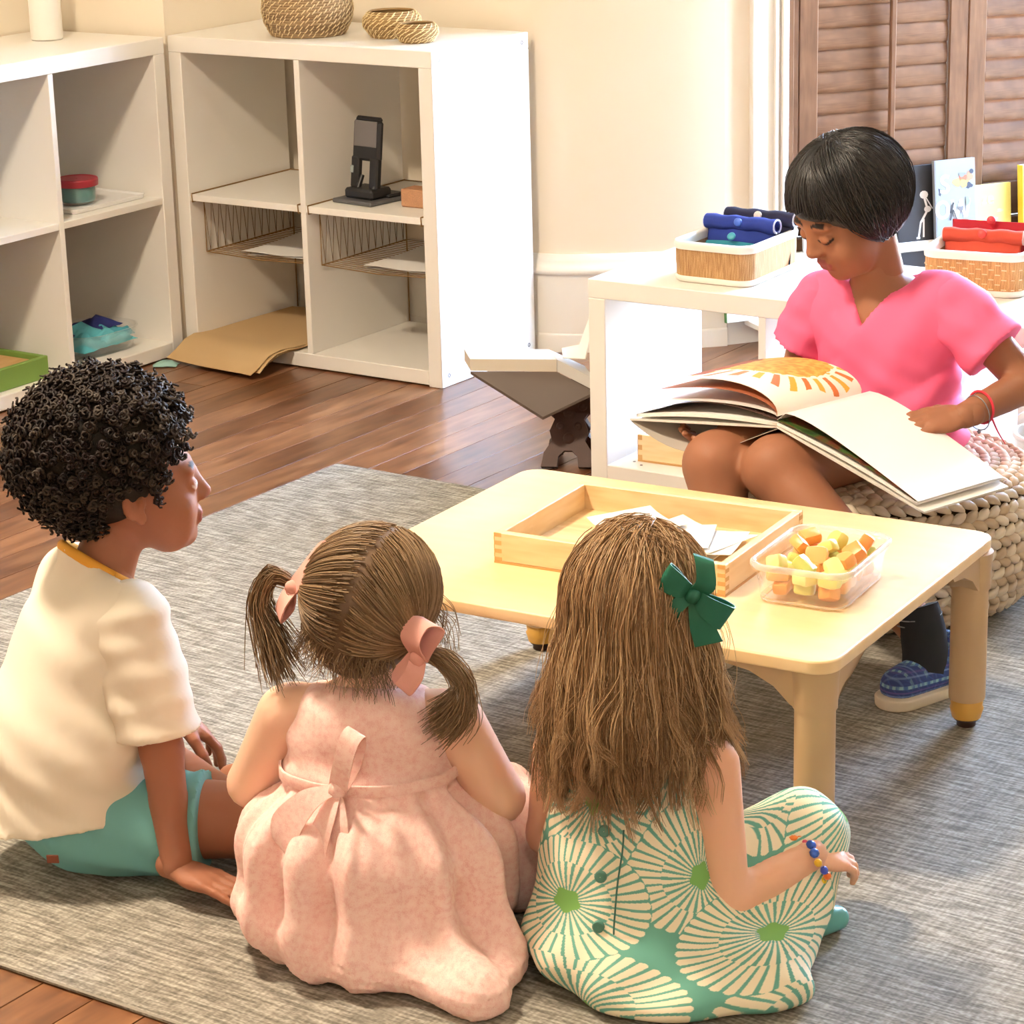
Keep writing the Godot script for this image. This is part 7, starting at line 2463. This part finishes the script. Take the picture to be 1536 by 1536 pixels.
func build_open_book() -> void:
	var t := thing("picture_book", "large open picture book with an orange sun on the girl's knees", "book", Vector3(2.222, 0.378, 1.097))
	# spine from the near end (origin) towards the reader
	var S := Vector3(0.068, 0.007, -0.165)
	var R := Vector3(0.286, -0.077, 0.071)     # near edge of the right half
	var Lf := Vector3(-0.268, -0.022, 0.003)  # near edge of the left half
	var cover := mat(Color8(226, 222, 214), 0.35)
	var sheet_between := func(edge: Callable, th: float, m: Material, called: String, label := "") -> void:
		var g: Array = []
		for i in 17:
			var row: Array = []
			for j in 7: row.append(edge.call(i / 16.0, j / 6.0))
			g.append(row)
		var b := MB.new()
		b.sheet(g, th)
		part(t, called, b, m, label)
	# covers
	sheet_between.call(func(u: float, v: float) -> Vector3: return S * v + R * u * 1.03 + Vector3(0, -0.006, 0), 0.0035, cover, "right_cover")
	sheet_between.call(func(u: float, v: float) -> Vector3: return S * v + Lf * u * 1.03 + Vector3(0, -0.006, 0), 0.0035, cover, "left_cover")
	# loose paper jacket sagging under the left cover
	sheet_between.call(func(u: float, v: float) -> Vector3: return S * v + Lf * u * 1.02 + Vector3(0, -0.009 - 0.062 * pow(sin(clampf(u, 0, 1) * PI), 1.0) * (1.0 - v * 0.8) * (0.5 + 0.5 * u), 0), 0.0008, mat(Color8(186, 178, 168), 0.3), "paper_jacket", "glossy grey jacket sagging below")
	# page blocks
	sheet_between.call(func(u: float, v: float) -> Vector3: return S * v + R * u * 0.98 + Vector3(0, -0.001 + 0.006 * sin(u * PI * 0.9), 0), 0.004, M.paper, "page_block")
	sheet_between.call(func(u: float, v: float) -> Vector3: return S * v + Lf * u * 0.98 + Vector3(0, -0.001 + 0.008 * sin(u * PI * 0.9), 0), 0.006, M.paper, "page_block")
	# right: dark printed page under a lifted white page
	sheet_between.call(func(u: float, v: float) -> Vector3: return S * v + R * u * 0.97 + Vector3(0, 0.005 + 0.010 * sin(u * PI), 0), 0.0006, mat(Color(1, 1, 1), 0.35, art_page(61, [Color8(40, 70, 34), Color8(70, 104, 48), Color8(120, 60, 40), Color8(60, 36, 30)]), 1.0), "printed_page", "page printed in dark green and red")
	sheet_between.call(func(u: float, v: float) -> Vector3: return S * v + R * u * 0.99 + Vector3(0, 0.006 + 0.026 * pow(sin(pow(u, 0.50) * PI), 0.9), 0), 0.0006, mat(Color8(250, 242, 244), 0.3), "lifted_page", "pale lifted page")
	# left: glossy dark page, then pages that fan up and the one with the sun
	sheet_between.call(func(u: float, v: float) -> Vector3: return S * v + Lf * u * 0.97 + Vector3(0, 0.006 + 0.024 * sin(u * PI), 0), 0.0006, mat(Color8(96, 72, 66), 0.16), "printed_page", "glossy dark brown page")
	var fan := func(k: float) -> Callable:
		return func(u: float, v: float) -> Vector3:
			var up := 0.070 * k * sin(minf(u * 1.25, 1.0) * PI * 0.5)
			var out := pow(u, 1.35)
			return S * v + Lf * out * (0.90 - 0.12 * k) + Vector3(0.03 * k * sin(u * PI) * (1.0 - u), up + 0.012 - 0.02 * k * u * u, 0)
	for k in 2:
		sheet_between.call(fan.call([0.34, 0.74][k]), 0.0006, mat([Color8(232, 226, 222), Color8(176, 104, 74)][k], 0.35), "fanned_page", ["pale page lifted halfway", "reddish brown printed page"][k])
	sheet_between.call(fan.call(1.0), 0.0006, mat(Color(1, 1, 1), 0.4, sun_page(), 1.0), "sun_page", "page with an orange sun and its rays")
